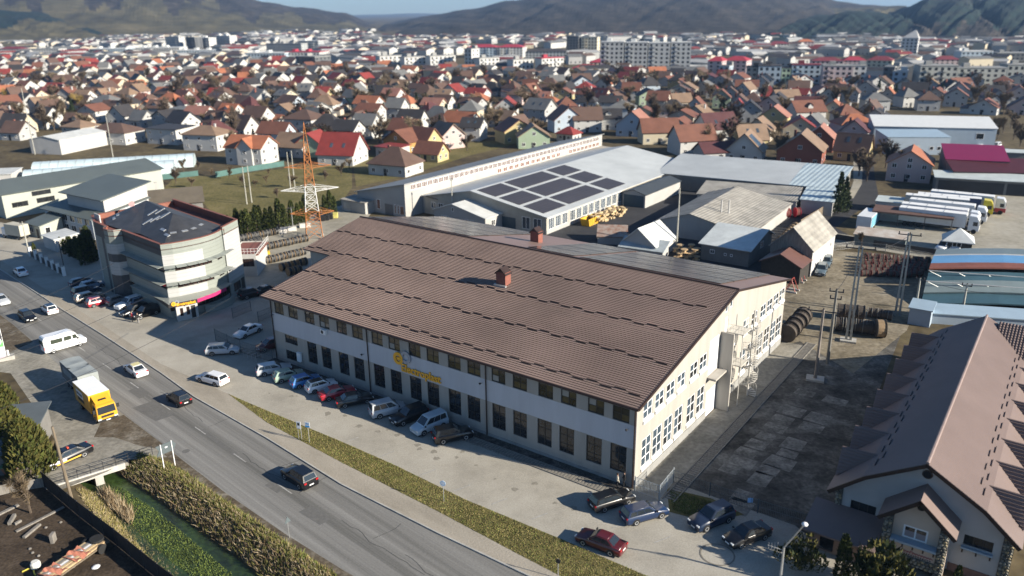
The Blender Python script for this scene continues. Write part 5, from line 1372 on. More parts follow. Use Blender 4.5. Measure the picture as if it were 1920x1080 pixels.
car('wagon',252,581,-40,13,'black','black estate car facing the road next to the white off-roader',LOT)
car('suv',272,586,-40,13,'black','black off-roader beside the gatehouse, a person at its nose',LOT)
car('suv',472,550,40,-10,'black','black off-roader in the passage between office and factory')
car('sedan',500,543,40,-12,'black','black saloon against the factory corner in the passage')
BR = 'cars at the factory corner'
car('wagon',1147,936,50,-16,'black','black estate car with bright roof rails near the factory corner',BR)
car('wagon',1208,960,50,-14,'navyblue','dark blue estate car with bright blue flank at the fence',BR)
car('suv',1334,970,-50,20,'darkblue','dark blue off-roader facing left by the grass patch',BR)
car('sedan',1401,1001,-50,18,'black','black saloon in the shade beside the round manhole',BR)
car('sedan',1127,1014,-50,-19,'darkred','dark red saloon standing alone by the grass verge',BR)
car('suv',1540,507,-10,22,'teal','nearer grey green off-roader beside the white house wall','off-roaders by the white wall')
car('suv',1549,492,-10,20,'teal','farther grey green off-roader beside the white house wall','off-roaders by the white wall')
r = car('sedan',122,856,-50,22,'black','long black saloon with yellow and purple flank stripes and a red roof lamp')
r.scale = (1.2,1.02,1.0)
m_lil = mat('lilac_stripe',(0.55,0.45,0.55),var=.05); m_yst = mat('yellow_stripe',(0.65,0.38,0.06),var=.05)
for s in (-1,1):
    MB().box(-1.3,1.2,s*.885-.006,s*.885+.006,.36,.52).build('yellow_stripe', m_yst, r); MB().box(.2,1.25,s*.886-.006,s*.886+.006,.55,.80).build('lilac_panel', m_lil, r)
MB().cbox((-.35,0,1.50),(.16,.3,.12)).build('roof_lamp', mat('red_lamp',(0.6,0.08,0.04)), r)
# white minibus
def wheels(root, xs, w, r_, dual=False):
    for x in xs:
        for s in (-1,1):
            wh = MB().lathe([(r_*.55,-.13),(r_*.97,-.14),(r_,-.09),(r_,.09),(r_*.97,.14),(r_*.55,.13)],18,axis='Y').build('wheel', m_tyre, root, loc=(x,s*(w-.14),r_))
            pf = [(.02,s*.10),(r_*.58,s*.142),(r_*.6,s*.08)]
            MB().lathe(pf if s > 0 else pf[::-1],14,axis='Y').build('rim', m_rim, wh)
c = P(119,640,1.1); f = P(119+62,640-17,1.1)
mbus = thing('minibus', 'white high roofed minibus turning on the road', 'minibus', (c.x,c.y,.012), math.atan2(f.y-c.y,f.x-c.x))
b = MB(); prof = [(-2.85,.35),(2.75,.35),(2.85,.75),(2.75,1.12),(2.0,1.35),(1.45,2.35),(.9,2.6),(-2.6,2.6),(-2.85,2.3)]
def side_prism(b, prof, w, wt=None, zt0=1.3, ztop=2.6):
    wt = wt or w; k = lambda z: w if z <= zt0 else w+(wt-w)*(z-zt0)/(ztop-zt0); n = len(prof)
    vs = [(x,-k(z),z) for x,z in prof]+[(x,k(z),z) for x,z in prof]
    b.mesh(vs, [tuple(range(n)), tuple(range(2*n-1,n-1,-1))]+[((i+1)%n,i,n+i,n+(i+1)%n) for i in range(n)])
side_prism(b, prof, .98, .86)
pw_ = paint('white', PAINT['white']); beveled(b, 'body', pw_, mbus, .07)
wheels(mbus, (-1.75,1.85), .98, .35)
m_busg = mat('tinted_bus_glass',(0.045,0.055,0.04),rough=.08,var=.3)
for s in (-1,1):
    for x0,x1 in ((-1.9,-.35),(-.15,.85),(1.02,1.72)):
        q = [(x0,s*.968,1.45),(x1,s*.968,1.45),(x1-(.22 if x1>1.5 else 0),s*.915,2.05),(x0,s*.915,2.05)]
        MB().slab([Vector(p) for p in (q if s < 0 else q[::-1])], .03).build('side_window', m_busg, mbus)
    MB().cbox((1.7,s*1.08,1.45),(.14,.2,.28)).build('wing_mirror', m_trim, mbus)
    MB().cbox((-2.85,s*.80,1.0),(.06,.18,.42)).build('taillight', m_tail, mbus)
    MB().cbox((2.8,s*.72,.86),(.12,.3,.2)).build('headlight', m_head, mbus)
    MB().slab([(-2.83,-s*.0+(.08 if s > 0 else -.68),1.4),(-2.83,(.08 if s > 0 else -.68),2.1),(-2.83,(.68 if s > 0 else -.08),2.1),(-2.83,(.68 if s > 0 else -.08),1.4)][::-1], .06).build('rear_window', m_busg, mbus, loc=(-.04,0,0))
MB().slab([(2.03,-.8,1.4),(2.03,.8,1.4),(1.5,.74,2.25),(1.5,-.74,2.25)], .03).build('windscreen', m_busg, mbus, loc=(.03,0,.01))
MB().cbox((-2.87,0,.72),(.03,.5,.12)).build('number_plate', m_plate, mbus)
# yellow box lorry and its canvas trailer
m_yel = paint('lorry_yellow', (0.62,0.32,0.02), .4); m_topw = mat('white_box_top', (0.74,0.75,0.77), var=.03)
o, rz, L_ = frame(P(120,722), P(203,801)); rzL = rz
d_ = Vector((math.cos(rz),math.sin(rz),0)); nL = Vector((-d_.y,d_.x,0))
ly = thing('box_lorry', 'yellow box lorry with white roof parked on the dirt verge', 'lorry', P(186,800)-d_*3.6+nL*1.15, rz)
beveled(MB().box(-3.9,1.7,-1.22,1.22,.95,3.35), 'cargo_box', m_yel, ly, .03, 1)
MB().box(-3.88,1.68,-1.2,1.2,3.352,3.38).build('box_roof', m_topw, ly)
b = MB(); side_prism(b, [(1.85,.55),(3.55,.55),(3.6,1.3),(3.45,2.35),(3.2,2.5),(1.85,2.6)], 1.15, 1.05, 1.3, 2.6); beveled(b, 'cab', m_yel, ly, .06)
b = MB(); b.slab([(1.9,-.9,2.62),(3.0,-.9,2.55),(1.9,-.9,3.1)], .05); b.mesh([(1.8,-.95,2.58),(3.05,-.9,2.52),(3.05,.9,2.52),(1.8,.95,2.58),(1.75,-.95,3.2),(1.75,.95,3.2)], [(1,2,5,4),(0,1,4),(2,3,5),(0,4,5,3)]); b.build('wind_deflector', m_yel, ly)
MB().box(2.2,2.75,-.42,.42,2.78,2.82).xf(Matrix.Rotation(0,4,'X')).build('roof_hatch', m_trim, ly, loc=(.05,0,.06))
MB().slab([(3.585,-1.0,1.42),(3.585,1.0,1.42),(3.46,.95,2.28),(3.46,-.95,2.28)], .04).build('windscreen', m_cglass, ly, loc=(.035,0,0))
for s in (-1,1):
    q = [(2.3,s*1.13,1.45),(3.35,s*1.13,1.45),(3.25,s*1.075,2.2),(2.3,s*1.075,2.2)]; MB().slab(q if s < 0 else q[::-1], .05).build('side_window', m_cglass, ly, loc=(0,s*.025,0))
    MB().cbox((3.45,s*1.35,1.9),(.15,.28,.45)).build('wing_mirror', m_trim, ly)
    MB().cbox((3.6,s*.92,.75),(.1,.4,.22)).build('headlight', m_head, ly)
    MB().box(-2.9,-.6,s*1.225-.006,s*1.225+.006,2.0,2.9).build('side_banner', m_topw, ly); MB().box(-2.6,-.4,s*1.225-.006,s*1.225+.006,1.5,1.9).build('banner_strip', m_trim, ly)
    for k in range(5): MB().box(-2.7+k*.4,-2.45+k*.4,s*1.24-.006,s*1.24+.006,2.25,2.6).build('banner_print', m_trim, ly)
MB().box(3.5,3.66,-1.1,1.1,.45,.72).build('bumper', m_trim, ly); MB().box(3.6,3.64,-.7,.7,.95,1.22).build('grille', m_trim, ly); MB().cbox((3.68,0,.58),(.03,.5,.12)).build('number_plate', m_plate, ly)
MB().box(-3.8,3.0,-.45,.45,.55,.95).build('chassis', m_trim, ly); wheels(ly, (-2.5,2.6), 1.15, .45)
m_canvas = mat('grey_canvas', (0.25,0.275,0.275), var=.14, scale=.7, bump=.5, bscale=1.2); m_canvd = mat('printed_grey_tarp', (0.14,0.14,0.14), var=.15)
tr_ = thing('canvas_trailer', 'grey canvas covered trailer behind the yellow lorry', 'trailer', P(184,800)-d_*12.2+nL*2.2, rz)
b = MB(); nx, ny = 14, 6
for i in range(nx+1):
    for j in range(ny+1):
        x = -3.5+7*i/nx; y = -1.22+2.44*j/ny; b.v.append((x,y,3.2+.1*math.sin(PI*j/ny)-.10*abs(math.sin(PI*i*3/nx))*math.sin(PI*j/ny)))
for i in range(nx):
    for j in range(ny): b.f.append((i*(ny+1)+j,(i+1)*(ny+1)+j,(i+1)*(ny+1)+j+1,i*(ny+1)+j+1)); b.m.append(0)
b.box(-3.5,3.5,-1.22,1.22,1.0,3.2); b.build('canvas_cover', m_canvas, tr_)
for s in (-1,1): MB().box(-3.45,3.45,s*1.23-.006,s*1.23+.006,1.0,3.1).build('side_tarp', m_canvd, tr_); MB().box(-2.4,1.0,s*1.245-.004,s*1.245+.004,1.9,2.8).build('side_print', m_canvas, tr_)
MB().box(-3.5,3.5,-1.2,1.2,.8,.99).build('chassis', m_steel, tr_); MB().box(3.505,3.53,-1.15,1.15,.9,1.7).build('tail_board', m_greydoor, tr_); wheels(tr_, (-2.0,-.9,2.2), 1.15, .42)
MB().bar((3.5,0,.7),(5.0,0,.6),.06,6).build('drawbar', m_trim, tr_)
# articulated lorries on the lot
def artic(px, py, px2, py2, ccol, tcol, label, cab=True, side=None):
    o, rz, L = frame(P(px,py,4), P(px2,py2,4)); o.z = 0
    t = thing('articulated_lorry' if cab else 'semi_trailer', label, 'lorry' if cab else 'trailer', o, rz, 'lorries on the truck lot'); Lt = 13.2
    m = ribbed('trailer_%s' % tcol, {'white':(0.62,0.63,0.63),'navy':(0.02,0.035,0.09),'grey':(0.22,0.25,0.27)}[tcol], rz+PI/2, pitch=1.2, strength=.4, rough=.5)
    MB().box(0,Lt,-2.5,0,1.1,3.95).build('box_body', m, t)
    MB().box(.02,Lt-.02,-2.48,-.02,3.955,4.0).build('box_roof', mat('trailer_roof',(0.66,0.67,0.67),var=.06), t)
    for k in range(3): MB().box(1.5+k*3.6,1.56+k*3.6,-2.5,0,4.0,4.05).build('roof_bow', m_steel, t)
    MB().box(.2,Lt-.2,-2.2,-.3,.8,1.09).build('chassis', m_trim, t)
    ws = MB()
    for x in (1.6,2.9,4.2): 
        for y in (-2.4,-.12): ws.lathe([(.5,-.15),(.5,.15)],14,(x,y,.5),axis='Y')
    ws.build('trailer_wheels', m_tyre, t, stuff=True)
    if cab:
        pc = paint('cab_'+ccol, {'white':PAINT['white'],'yellow':(0.68,0.55,0.02),'red':PAINT['red']}[ccol], .4)
        b = MB(); n = [(Lt+.5,.6),(Lt+2.6,.6),(Lt+2.65,1.6),(Lt+2.45,2.9),(Lt+2.0,3.7),(Lt+.5,3.8)]
        vs = [(x,-2.47,z) for x,z in n]+[(x,-.03,z) for x,z in n]; k = len(n)
        b.mesh(vs, [tuple(range(k)),tuple(range(2*k-1,k-1,-1))]+[((i+1)%k,i,k+i,k+(i+1)%k) for i in range(k)]); beveled(b, 'cab', pc, t, .08)
        MB().slab([(Lt+2.64,-2.25,1.75),(Lt+2.64,-.25,1.75),(Lt+2.48,-.25,2.75),(Lt+2.48,-2.25,2.75)], .03).build('windscreen', m_cglass, t, loc=(.03,0,0))
        for s, y in ((-1,-2.47),(1,-.03)): MB().box(Lt+1.4,Lt+2.25,y-.02,y+.02,1.75,2.6).build('side_window', m_cglass, t); MB().lathe([(.5,-.16),(.5,.16)],14,(Lt+1.7,y+s*-.1,.5),axis='Y').build('wheel', m_tyre, t)
        MB().box(Lt-1.5,Lt+.5,-2.1,-.4,.55,.95).build('tractor_chassis', m_trim, t)
    return t
artic(1690,384,1807,397,'white','white','white lorry nearest the brown truck shelter, white cab')
artic(1694,377,1814,390,'white','white','second white lorry from the shelter, white cab')
artic(1709,369,1822,381,'white','white','third white lorry, behind the two nearest the shelter')
artic(1700,361,1812,371,'white','grey','grey sided trailer beside the yellow tractor',cab=False)
artic(1722,359,1850,370,'yellow','navy','lorry with bright yellow cab and navy trailer')
fl_ = artic(1748,354,1862,365,'white','white','farthest lorry with white roof and red lower cab')
MB().box(13.68,15.88,-2.5,0.0,.55,1.5).build('cab_skirt', paint('red', PAINT['red']), fl_)
c = P(1787,418,1); rc = thing('red_tractor_unit', 'red cab standing alone between the shelter and the pyramid roofed hut', 'lorry', (c.x,c.y,0), R(-10))
beveled(MB().box(-1.1,1.1,-1.2,1.2,.6,2.7), 'cab', paint('red', PAINT['red']), rc, .3, 3); MB().box(1.09,1.13,-1,1,1.5,2.3).build('windscreen', m_cglass, rc); wheels(rc, (-.6,.7), 1.2, .45); MB().box(-2.5,-1.1,-.5,.5,.6,.9).build('chassis', m_trim, rc)
for px, py, lab in ((1770,463,'white van with open bonnet left of the other van by the pyramid hut'),(1797,464,'white van right of its twin by the pyramid hut')):
    car('mpv',px,py,-30,12,'white',lab,'white vans by the pyramid hut')
# box truck by the stepped roof house
c = P(36,447); bt = thing('box_truck', 'beige box truck parked by the stepped roof house', 'truck', (c.x,c.y,0), R(-25))
MB().box(-2.6,2.4,-1.1,1.1,.9,3.3).build('cargo_box', mat('beige_box',(0.42,0.40,0.33),var=.08), bt); beveled(MB().box(-4.1,-2.75,-1.0,1.0,.5,2.3),'cab',paint('white',PAINT['white']),bt,.1); MB().box(-4.0,2.3,-.5,.5,.5,.88).build('chassis', m_trim, bt); wheels(bt, (-3.4,1.4), 1.05, .42)
# ------------------------------------------------------------ vegetation
def leafmat(name, a, b): return mat(name, a, rough=.8, col2=b, scale=1.3, spec=.2)
m_thuja = leafmat('thuja_green', (0.085,0.095,0.022), (0.035,0.048,0.012)); m_thujad = leafmat('thuja_dark', (0.030,0.042,0.014), (0.014,0.022,0.008))
m_conif = leafmat('conifer_green', (0.05,0.07,0.028), (0.02,0.032,0.014)); m_olive = leafmat('olive_leaf', (0.11,0.10,0.025), (0.05,0.05,0.015))
m_bark = mat('bark', (0.085,0.065,0.048), var=.25, scale=3); m_twig = mat('winter_twigs', (0.085,0.062,0.044), var=.3, scale=.8); m_twig2 = mat('pale_twigs', (0.14,0.105,0.065), var=.3, scale=.8); m_willow = mat('willow_twigs', (0.22,0.155,0.045), var=.3, scale=.8)
def tufts(n, fpos, size, seed, flat_=.5):
    """n little leaf triangles; fpos(u) -> position and outward direction"""
    g = np.random.default_rng(seed); V = []; F = []; M = []
    for i in range(n):
        p, d = fpos(g); s = size*(.6+.8*g.random())
        a = g.normal(size=3); a -= a.dot(d)*d*flat_; a /= np.linalg.norm(a)+1e-6
        b = np.cross(d, a); b /= np.linalg.norm(b)+1e-6; up = d*.6+np.array([0,0,.7])
        k = len(V); V += [tuple(p-b*s*.5), tuple(p+b*s*.5), tuple(p+up*s*.9+a*s*.3)]; F.append((k,k+1,k+2)); M.append(0 if g.random() < .62 else 1)
    return V, F, M
def crown_thuja(seed, h=4.2, r=.55, n=1000, size=.24):
    def f(g):
        t = g.random()**.85; a = 2*PI*g.random(); rr = r*(1-t**2.2)**.6*(.72+.35*g.random())*(1+.12*math.sin(3*a+seed))
        d = np.array([math.cos(a),math.sin(a),.25]); d /= np.linalg.norm(d)
        return np.array([rr*math.cos(a), rr*math.sin(a), .15+t*(h-.2)]), d
    return tufts(n, f, size, seed)
def crown_cone(seed, h=7, r=2.0, n=1500, size=.42):
    def f(g):
        t = g.random()**1.3; a = 2*PI*g.random(); lay = .75+.25*math.cos(t*40); rr = r*(1-t)*lay*(.5+.5*g.random()**.5)+.05
        d = np.array([math.cos(a),math.sin(a),-.1]); d /= np.linalg.norm(d)
        return np.array([rr*math.cos(a), rr*math.sin(a), .5+t*(h-.6)]), d
    return tufts(n, f, size, seed, .2)
def crown_bush(seed, h=2.6, r=1.6, n=1400, size=.3):
    g0 = np.random.default_rng(seed+99); lobes = [(g0.normal(size=3)*np.array([r*.45,r*.45,h*.16])+np.array([0,0,h*.52]), .45+.35*g0.random()) for _ in range(9)]
    def f(g):
        c, k = lobes[g.integers(len(lobes))]; d = g.normal(size=3); d /= np.linalg.norm(d); p = c+d*np.array([r,r,h*.5])*k*(.8+.25*g.random()); p[2] = max(p[2], .1); return p, d
    return tufts(n, f, size, seed)
def raw(name, V, F, M, mats, parent=None):
    me = bpy.data.meshes.new(name); me.from_pydata(V, [], F)
    for m in mats: me.materials.append(m)
    if len(mats) > 1: me.polygons.foreach_set('material_index', M)
    me.update(); return link(name, me, parent)
def tree_bare(seed, h=6.0, spread=1.0, twigs=1500):
    r = random.Random(seed); b = MB(); tips = []
    def grow(p, d, L, rad, lv):
        q = p+d*L; b.bar(p, q, rad, 5 if lv < 2 else 3, rad*.6, caps=False)
        if lv >= 3: tips.append((q, d)); return
        for k in range(4 if lv == 0 else 3):
            a = r.uniform(0, 2*PI); t = r.uniform(.35,.75)*spread
            ax = Vector((math.cos(a),math.sin(a),0)); nd = (d+ax*t+Vector((0,0,.15))).normalized(); s = r.uniform(.45,1.0)
            tips.append((p+d*L*s, nd)); grow(p+d*L*s, nd, L*r.uniform(.55,.8), rad*.55, lv+1)
    grow(Vector((0,0,-.1)), Vector((r.uniform(-.05,.05),r.uniform(-.05,.05),1)), h*.36, h*.022, 0)
    V, F = [], []
    for i in range(twigs):
        p, d = r.choice(tips); d2 = (d+Vector((r.gauss(0,.5),r.gauss(0,.5),r.gauss(.1,.4)))).normalized(); L = h*r.uniform(.06,.17); w = d2.cross(Vector((r.random(),r.random(),r.random()))).normalized()*h*.0075
        p = p-d*h*.04*r.random(); k = len(V); V += [tuple(p-w), tuple(p+w), tuple(p+d2*L)]; F.append((k,k+1,k+2))
    return b, (V, F)
def make_tree(kind, seed, **kw):
    """a prototype tree: Empty with trunk and crown"""
    t = thing({'thuja':'thuja_column','cone':'conifer','bush':'evergreen_shrub','bare':'bare_tree','cypress':'evergreen_shrub','willow':'bare_willow'}[kind], 'tree', 'tree')
    if kind in ('bare','willow'):
        b, (V,F) = tree_bare(seed, **kw); b.build('trunk', m_bark, t); raw('crown', V, F, None, [{'bare':m_twig,'willow':m_willow}[kind] if seed%2 == 0 or kind == 'willow' else m_twig2], t)
    else:
        V,F,M = {'thuja':crown_thuja,'cypress':lambda sd: crown_thuja(sd,4.2,1.35,3600,.26),'cone':crown_cone,'bush':crown_bush}[kind](seed, **kw)
        raw('crown', V, F, M, {'thuja':[m_thuja,m_thujad],'cypress':[m_olive,m_thuja],'cone':[m_conif,m_thujad],'bush':[m_olive,m_thujad]}[kind], t)
        MB().bar((0,0,-.1),(0,0,2.2 if kind != 'bush' else 1.2),.11,6,.05).build('trunk', m_bark, t)
    return t
PROTO = {}; FREE = set()
def tree(kind, var, loc, label, group=None, s=1.0, rz=None, cat='tree', sz=None):
    key = (kind, var)
    if key not in PROTO:
        kw = {'thuja':dict(),'cone':dict(),'bush':dict(),'cypress':dict(),'bare':dict(h=9.0, spread=.95+.15*var, twigs=2600),'willow':dict(h=7.0, spread=1.2, twigs=1800)}[kind]
        t = PROTO[key] = make_tree(kind, var*7+3, **kw); KIDS[t.name] = [(c, []) for c in t.children]; r = t; r.location = loc
        r['label'] = label; r['category'] = cat
        if group: r['group'] = group
    else:
        r, _ = dup(PROTO[key], loc, 0, label, group); r['category'] = cat
        if not group and 'group' in r: del r['group']
    r.rotation_euler = (0,0,rnd.uniform(0,6.28) if rz is None else rz); k = s
    r.scale = (k,k,k*(sz or 1.0))
    return r
# thuja columns behind the cable yard: height from the picture
TH = [(427,414,402),(438,414,402),(447,441,391),(458,443,395),(466,443,392),(475,441,398),(483,440,385),(490,438,386),(502,437,391),(511,436,388),(525,430,373),(534,428,383),(549,424,376),(560,421,381),(567,419,378),(574,416,366),(598,408,380),(610,404,366),(620,401,357),(628,400,368)]
for i, (x, yb, yt) in enumerate(TH):
    g = P(x, yb); d = math.hypot(g.x,g.y); h = at_dist(x, yt, d).z
    tree('thuja', i%3, g, (ORD[i] if i < 12 else ORD[19-i])+' green thuja column from the '+('left' if i < 12 else 'right')+' in the row behind the drum yard', 'thuja columns in a row', s=h/4.2, sz=1.0)
for i,(x,yb,h,lab) in enumerate([(172,492,8.5,'tallest dark thuja directly against the office wall'),(160,497,7,'dark thuja second from the office wall, by the pillared fence'),(148,486,5.5,'dark thuja between the office thujas and the white kiosk'),(136,482,5.0,'dark thuja right of the white kiosk'),(66,478,3.0,'small round thuja in front of the white kiosk, near the first fence pillar')]):
    tree('thuja', i%3, P(x,yb), lab, 'dark thujas beside the office', s=h/4.2, sz=.85)
for i in range(9):
    tree('thuja', i%3, P(116+i*7.5, 470+i*2.6+(i%2)*4), ORD[i]+' dark thuja from left in the shaded hedge between kiosk and office', 'shaded hedge thujas', s=(3.6+.35*i)/4.2, sz=.8, cat='hedge tree')
for i,(x,yb,yt,lab,k,vv,s) in enumerate([(60,893,775,'big olive green shrub beside the parked black saloon','bush',0,1.9),(22,850,745,'olive shrub behind the big one at the left edge','bush',1,1.8),(8,800,705,'tall olive evergreen at the left edge below the billboard','bush',0,2.0)]):
    g = P(x,yb); d = math.hypot(g.x,g.y); h = at_dist(x,yt,d).z; tree('cypress', vv, g, lab, s=.95*h/4.2, sz=1.0)
for i,(x,yb,h,lab) in enumerate([(1575,1090,4.6,'slim upright conifer before the guesthouse side porch'),(1640,1110,4.4,'broader yellow green conifer before the guesthouse porch'),(1500,1065,2.6,'low dark shrub by the street lamp foot'),(1790,1110,2.6,'small conifer tip under the right guesthouse window')]):
    tree(['thuja','bush','bush','thuja'][i], i%2, P(x,yb), lab, s=h/([4.2,2.9,2.9,4.2][i]))
tree('cone', 0, P(1570,400), 'dark conifer at the corner of the street by the yard range', s=1.2, sz=1.15)
tree('cone', 1, P(1582,392), 'second dark conifer close behind the street corner one', s=1.0, sz=1.1)
tree('bare', 0, P(58,962), 'bare grey bush tree in the soil yard corner by the brick planter', s=.62)
for i,(x,y,s,lab) in enumerate([(1615,462,.4,'bare bush by the rusty edged hut'),(1625,340,1.0,'bare tree at the side street before the orange roofed house'),(1700,335,1.1,'bare tree right of the house by the truck lot')]): tree('bare', i%3, P(x,y), lab, s=s)
for i in range(16):
    x = [345,372,398,430,455,478,500,520,548,580,610,640,655,330,360,505][i]; y = [322,318,330,336,348,352,345,372,352,345,340,330,318,345,352,330][i]
    tree('bare', i%3, P(x,y), ['small','low','taller','thin','bushy','wide'][i%6]+' bare bush on the meadow, '+ORD[min(11,sorted([345,372,398,430,455,478,500,520,548,580,610,640,655,330,360,505]).index(x))]+' from left'+(' side' if i > 11 else ''), 'bare bushes on the meadow', s=rnd.uniform(.3,.6))
# ------------------------------------------------------------ grass and reeds
def blades(name, pts, h0, h1, w, mats, label, cat, seed, lean=.3):
    g = np.random.default_rng(seed); n = len(pts); p = np.array(pts); a = g.random(n)*2*PI; h = h0+(h1-h0)*g.random(n)
    dx = np.stack([np.cos(a),np.sin(a),np.zeros(n)],1)*w; ln = np.stack([g.normal(size=n)*lean,g.normal(size=n)*lean,np.ones(n)],1)*h[:,None]
    V = np.stack([p-dx,p+dx,p+ln],1).reshape(-1,3); F = np.arange(3*n).reshape(-1,3); M = g.choice(len(mats), n)
    o = raw(name, V.tolist(), F.tolist(), M.tolist(), mats); o['kind'] = 'stuff'; return tag(o, label, cat)
def inpoly(x, y, poly):
    c = False; j = len(poly)-1
    for i in range(len(poly)):
        if (poly[i].y > y) != (poly[j].y > y) and x < (poly[j].x-poly[i].x)*(y-poly[i].y)/(poly[j].y-poly[i].y)+poly[i].x: c = not c
        j = i
    return c
def scatter(pix, n, seed, zf=lambda x,y: .02):
    poly = [P(*q) for q in pix]; r = random.Random(seed); xs = [p.x for p in poly]; ys = [p.y for p in poly]; out = []
    while len(out) < n:
        x, y = r.uniform(min(xs),max(xs)), r.uniform(min(ys),max(ys))
        if inpoly(x, y, poly): out.append((x,y,zf(x,y)))
    return out
m_g1 = mat('dry_grass', (0.27,0.22,0.09), var=.25, scale=.5); m_g2 = mat('olive_grass', (0.165,0.158,0.042), var=.25, scale=.5); m_g3 = mat('fresh_grass', (0.13,0.17,0.035), var=.25, scale=.5)
m_reed = mat('dry_reed', (0.33,0.27,0.18), var=.3, scale=.6); m_reed2 = mat('brown_reed', (0.19,0.135,0.075), var=.3, scale=.6)
blades('verge_grass', scatter(GR_LO+GR_UP[::-1], 26000, 5), .03, .12, .035, [m_g1,m_g1,m_g2,m_g2,m_g3], 'olive and straw coloured grass on the verge between pavement and forecourt', 'grass', 5, .5)
RB = [(262,858),(300,868),(345,893),(420,945),(533,1022),(625,1085),(560,1120),(420,1085),(400,1030),(350,990),(290,940),(235,893),(222,870)]
rp_ = scatter(RB, 15000, 6, lambda x,y: ground_z(x,y)-.05)
blades('bank_reeds', [p for p in rp_ if -1.45 < p[2] < -.02][:10000], .2, .72, .055, [m_reed,m_reed2,m_g2], 'dry brown reeds leaning on the road side bank of the ditch', 'reeds', 6, .45)
TB = [(262,850),(300,862),(345,886),(420,938),(533,1015),(632,1080),(600,1090),(520,1030),(420,965),(345,912),(290,885),(240,868)]
blades('bank_grass', scatter(TB, 9000, 7, lambda x,y: ground_z(x,y)), .15, .5, .05, [m_g2,m_g3,m_g1], 'green weeds along the top of the road side bank', 'grass', 7, .5)
LB = [(140,908),(180,900),(232,945),(285,1005),(350,1065),(420,1130),(300,1110),(200,1000)]
blades('bank_grass', scatter(LB, 12000, 8, lambda x,y: ground_z(x,y)), .12, .4, .05, [m_g1,m_g1,m_g2,m_reed], 'straw coloured grass on the fence side bank of the ditch', 'grass', 8, .5)
blades('water_weed', scatter([(185,892),(222,890),(290,935),(352,985),(430,1050),(440,1090),(390,1080),(320,1030),(255,975)], 9000, 9, lambda x,y: -1.49), .03, .14, .05, [mat('duckweed',(0.04,0.065,0.018),var=.3,scale=.5), m_g3], 'bright green weed floating on the ditch water', 'water weed', 9, .8)
blades('reed_clump', scatter([(180,895),(200,895),(248,940),(240,960),(200,930)], 700, 10, lambda x,y: ground_z(x,y)), .6, 1.4, .05, [m_reed,m_reed2], 'pale reed clump standing at the bridge end of the ditch', 'reeds', 10, .25)
blades('corner_grass', scatter([(1255,918),(1330,940),(1380,965),(1320,975),(1260,955)], 4000, 11), .05, .2, .04, [m_g2,m_g3,m_g1], 'dark green grass patch behind the corner fence', 'grass', 11, .5)
sheet('grass_patch_soil', [(1250,915),(1335,935),(1395,965),(1330,980),(1255,960)], m_lawn, .024)
# ------------------------------------------------------------ cable drums
m_drumw = mat('drum_flange_wood', (0.24,0.17,0.10), var=.25, scale=1.5); m_drumg = mat('drum_flange_grey', (0.15,0.145,0.13), var=.2, scale=1.5); m_cable = mat('black_cable', (0.015,0.015,0.016), rough=.5); m_drumr = mat('drum_red', (0.13,0.04,0.032), var=.25, scale=1.5); m_drumd = mat('drum_dark_wood', (0.06,0.048,0.038), var=.3, scale=1.5)
DR = {}
def drum(loc, ang, r, w, fm, cm, label, group, name='cable_drum', hub=None):
    key = (round(r,2), round(w,2), fm.name, cm.name)
    if key not in DR:
        t = thing(name, label, 'cable drum', loc, ang, group)
        for s in (-1,1):
            MB().lathe([(.12,-.05),(r-.02,-.05),(r,-.03),(r,.03),(r-.02,.05),(.12,.05)],18,(s*w/2,0,r),axis='X').build('flange', fm, t)
        MB().lathe([(r*.92,-w/2+.04),(r*.92,w/2-.04)],18,(0,0,r),axis='X').build('cable', cm, t)
        if hub: MB().lathe([(.16,-w/2-.14),(.16,w/2+.14)],10,(0,0,r),axis='X').build('hub', hub, t)
        DR[key] = t; KIDS[t.name] = [(c, []) for c in t.children]; return t
    return dup(DR[key], loc, ang, label, group)[0]
def drum_row(p0, p1, n, r, w, fms, cm, label, group, name='cable_drum', hub=None, jit=.1):
    a, b = P(*p0), P(*p1); d = b-a; ang = math.atan2(d.y,d.x)
    for i in range(n):
        c = a.lerp(b, i/(n-1) if n > 1 else 0)
        lb = label if n < 2 else '%s, %s from left' % (label.split(',')[0], ORD[i])
        drum((c.x+rnd.uniform(-jit,jit), c.y+rnd.uniform(-jit,jit), .01), ang+rnd.uniform(-.06,.06), r, w, fms[i%len(fms)], cm, lb, group, name, hub)
drum_row((452,453),(518,440),10,0.78,.62,[m_drumg,m_drumg,m_drumw],m_cable,'black cable drum in the farthest row of the yard, under the thujas','drums in the farthest row')
drum_row((456,466),(486,456),6,0.78,.62,[m_drumg],m_cable,'black cable drum in the short row beside the office annex','drums in the short row')
drum_row((494,470),(575,453),12,0.78,.62,[m_drumg,m_drumw],m_cable,'black cable drum in the second long row, next to the pylon','drums in the second row')
drum_row((488,498),(570,478),12,0.78,.62,[m_drumw,m_drumg],m_cable,'black cable drum in the third long row, wood rims to the sun','drums in the third row')
drum_row((531,508),(572,497),5,0.78,.62,[m_drumw],m_cable,'wood rimmed black cable drum in the nearest row but one','drums in the near row')
drum_row((543,517),(562,512),3,0.8,.62,[m_drumw],m_cable,'wood rimmed cable drum right against the factory end wall','drums nearest the factory')
drum_row((1476,640),(1504,608),5,1.35,1.05,[m_drumd],m_drumd,'dark weathered drum in the group at the factory gable corner','dark drums at the gable corner')
drum_row((1570,620),(1640,628),8,1.1,1.0,[m_drumg,m_drumd],m_drumd,'dark drum in the shaded front row of the dirt yard','dark drums, front row')
drum_row((1576,596),(1612,600),4,1.2,1.0,[m_drumd],m_drumd,'dark drum in the rear left group of the dirt yard','dark drums, rear left')
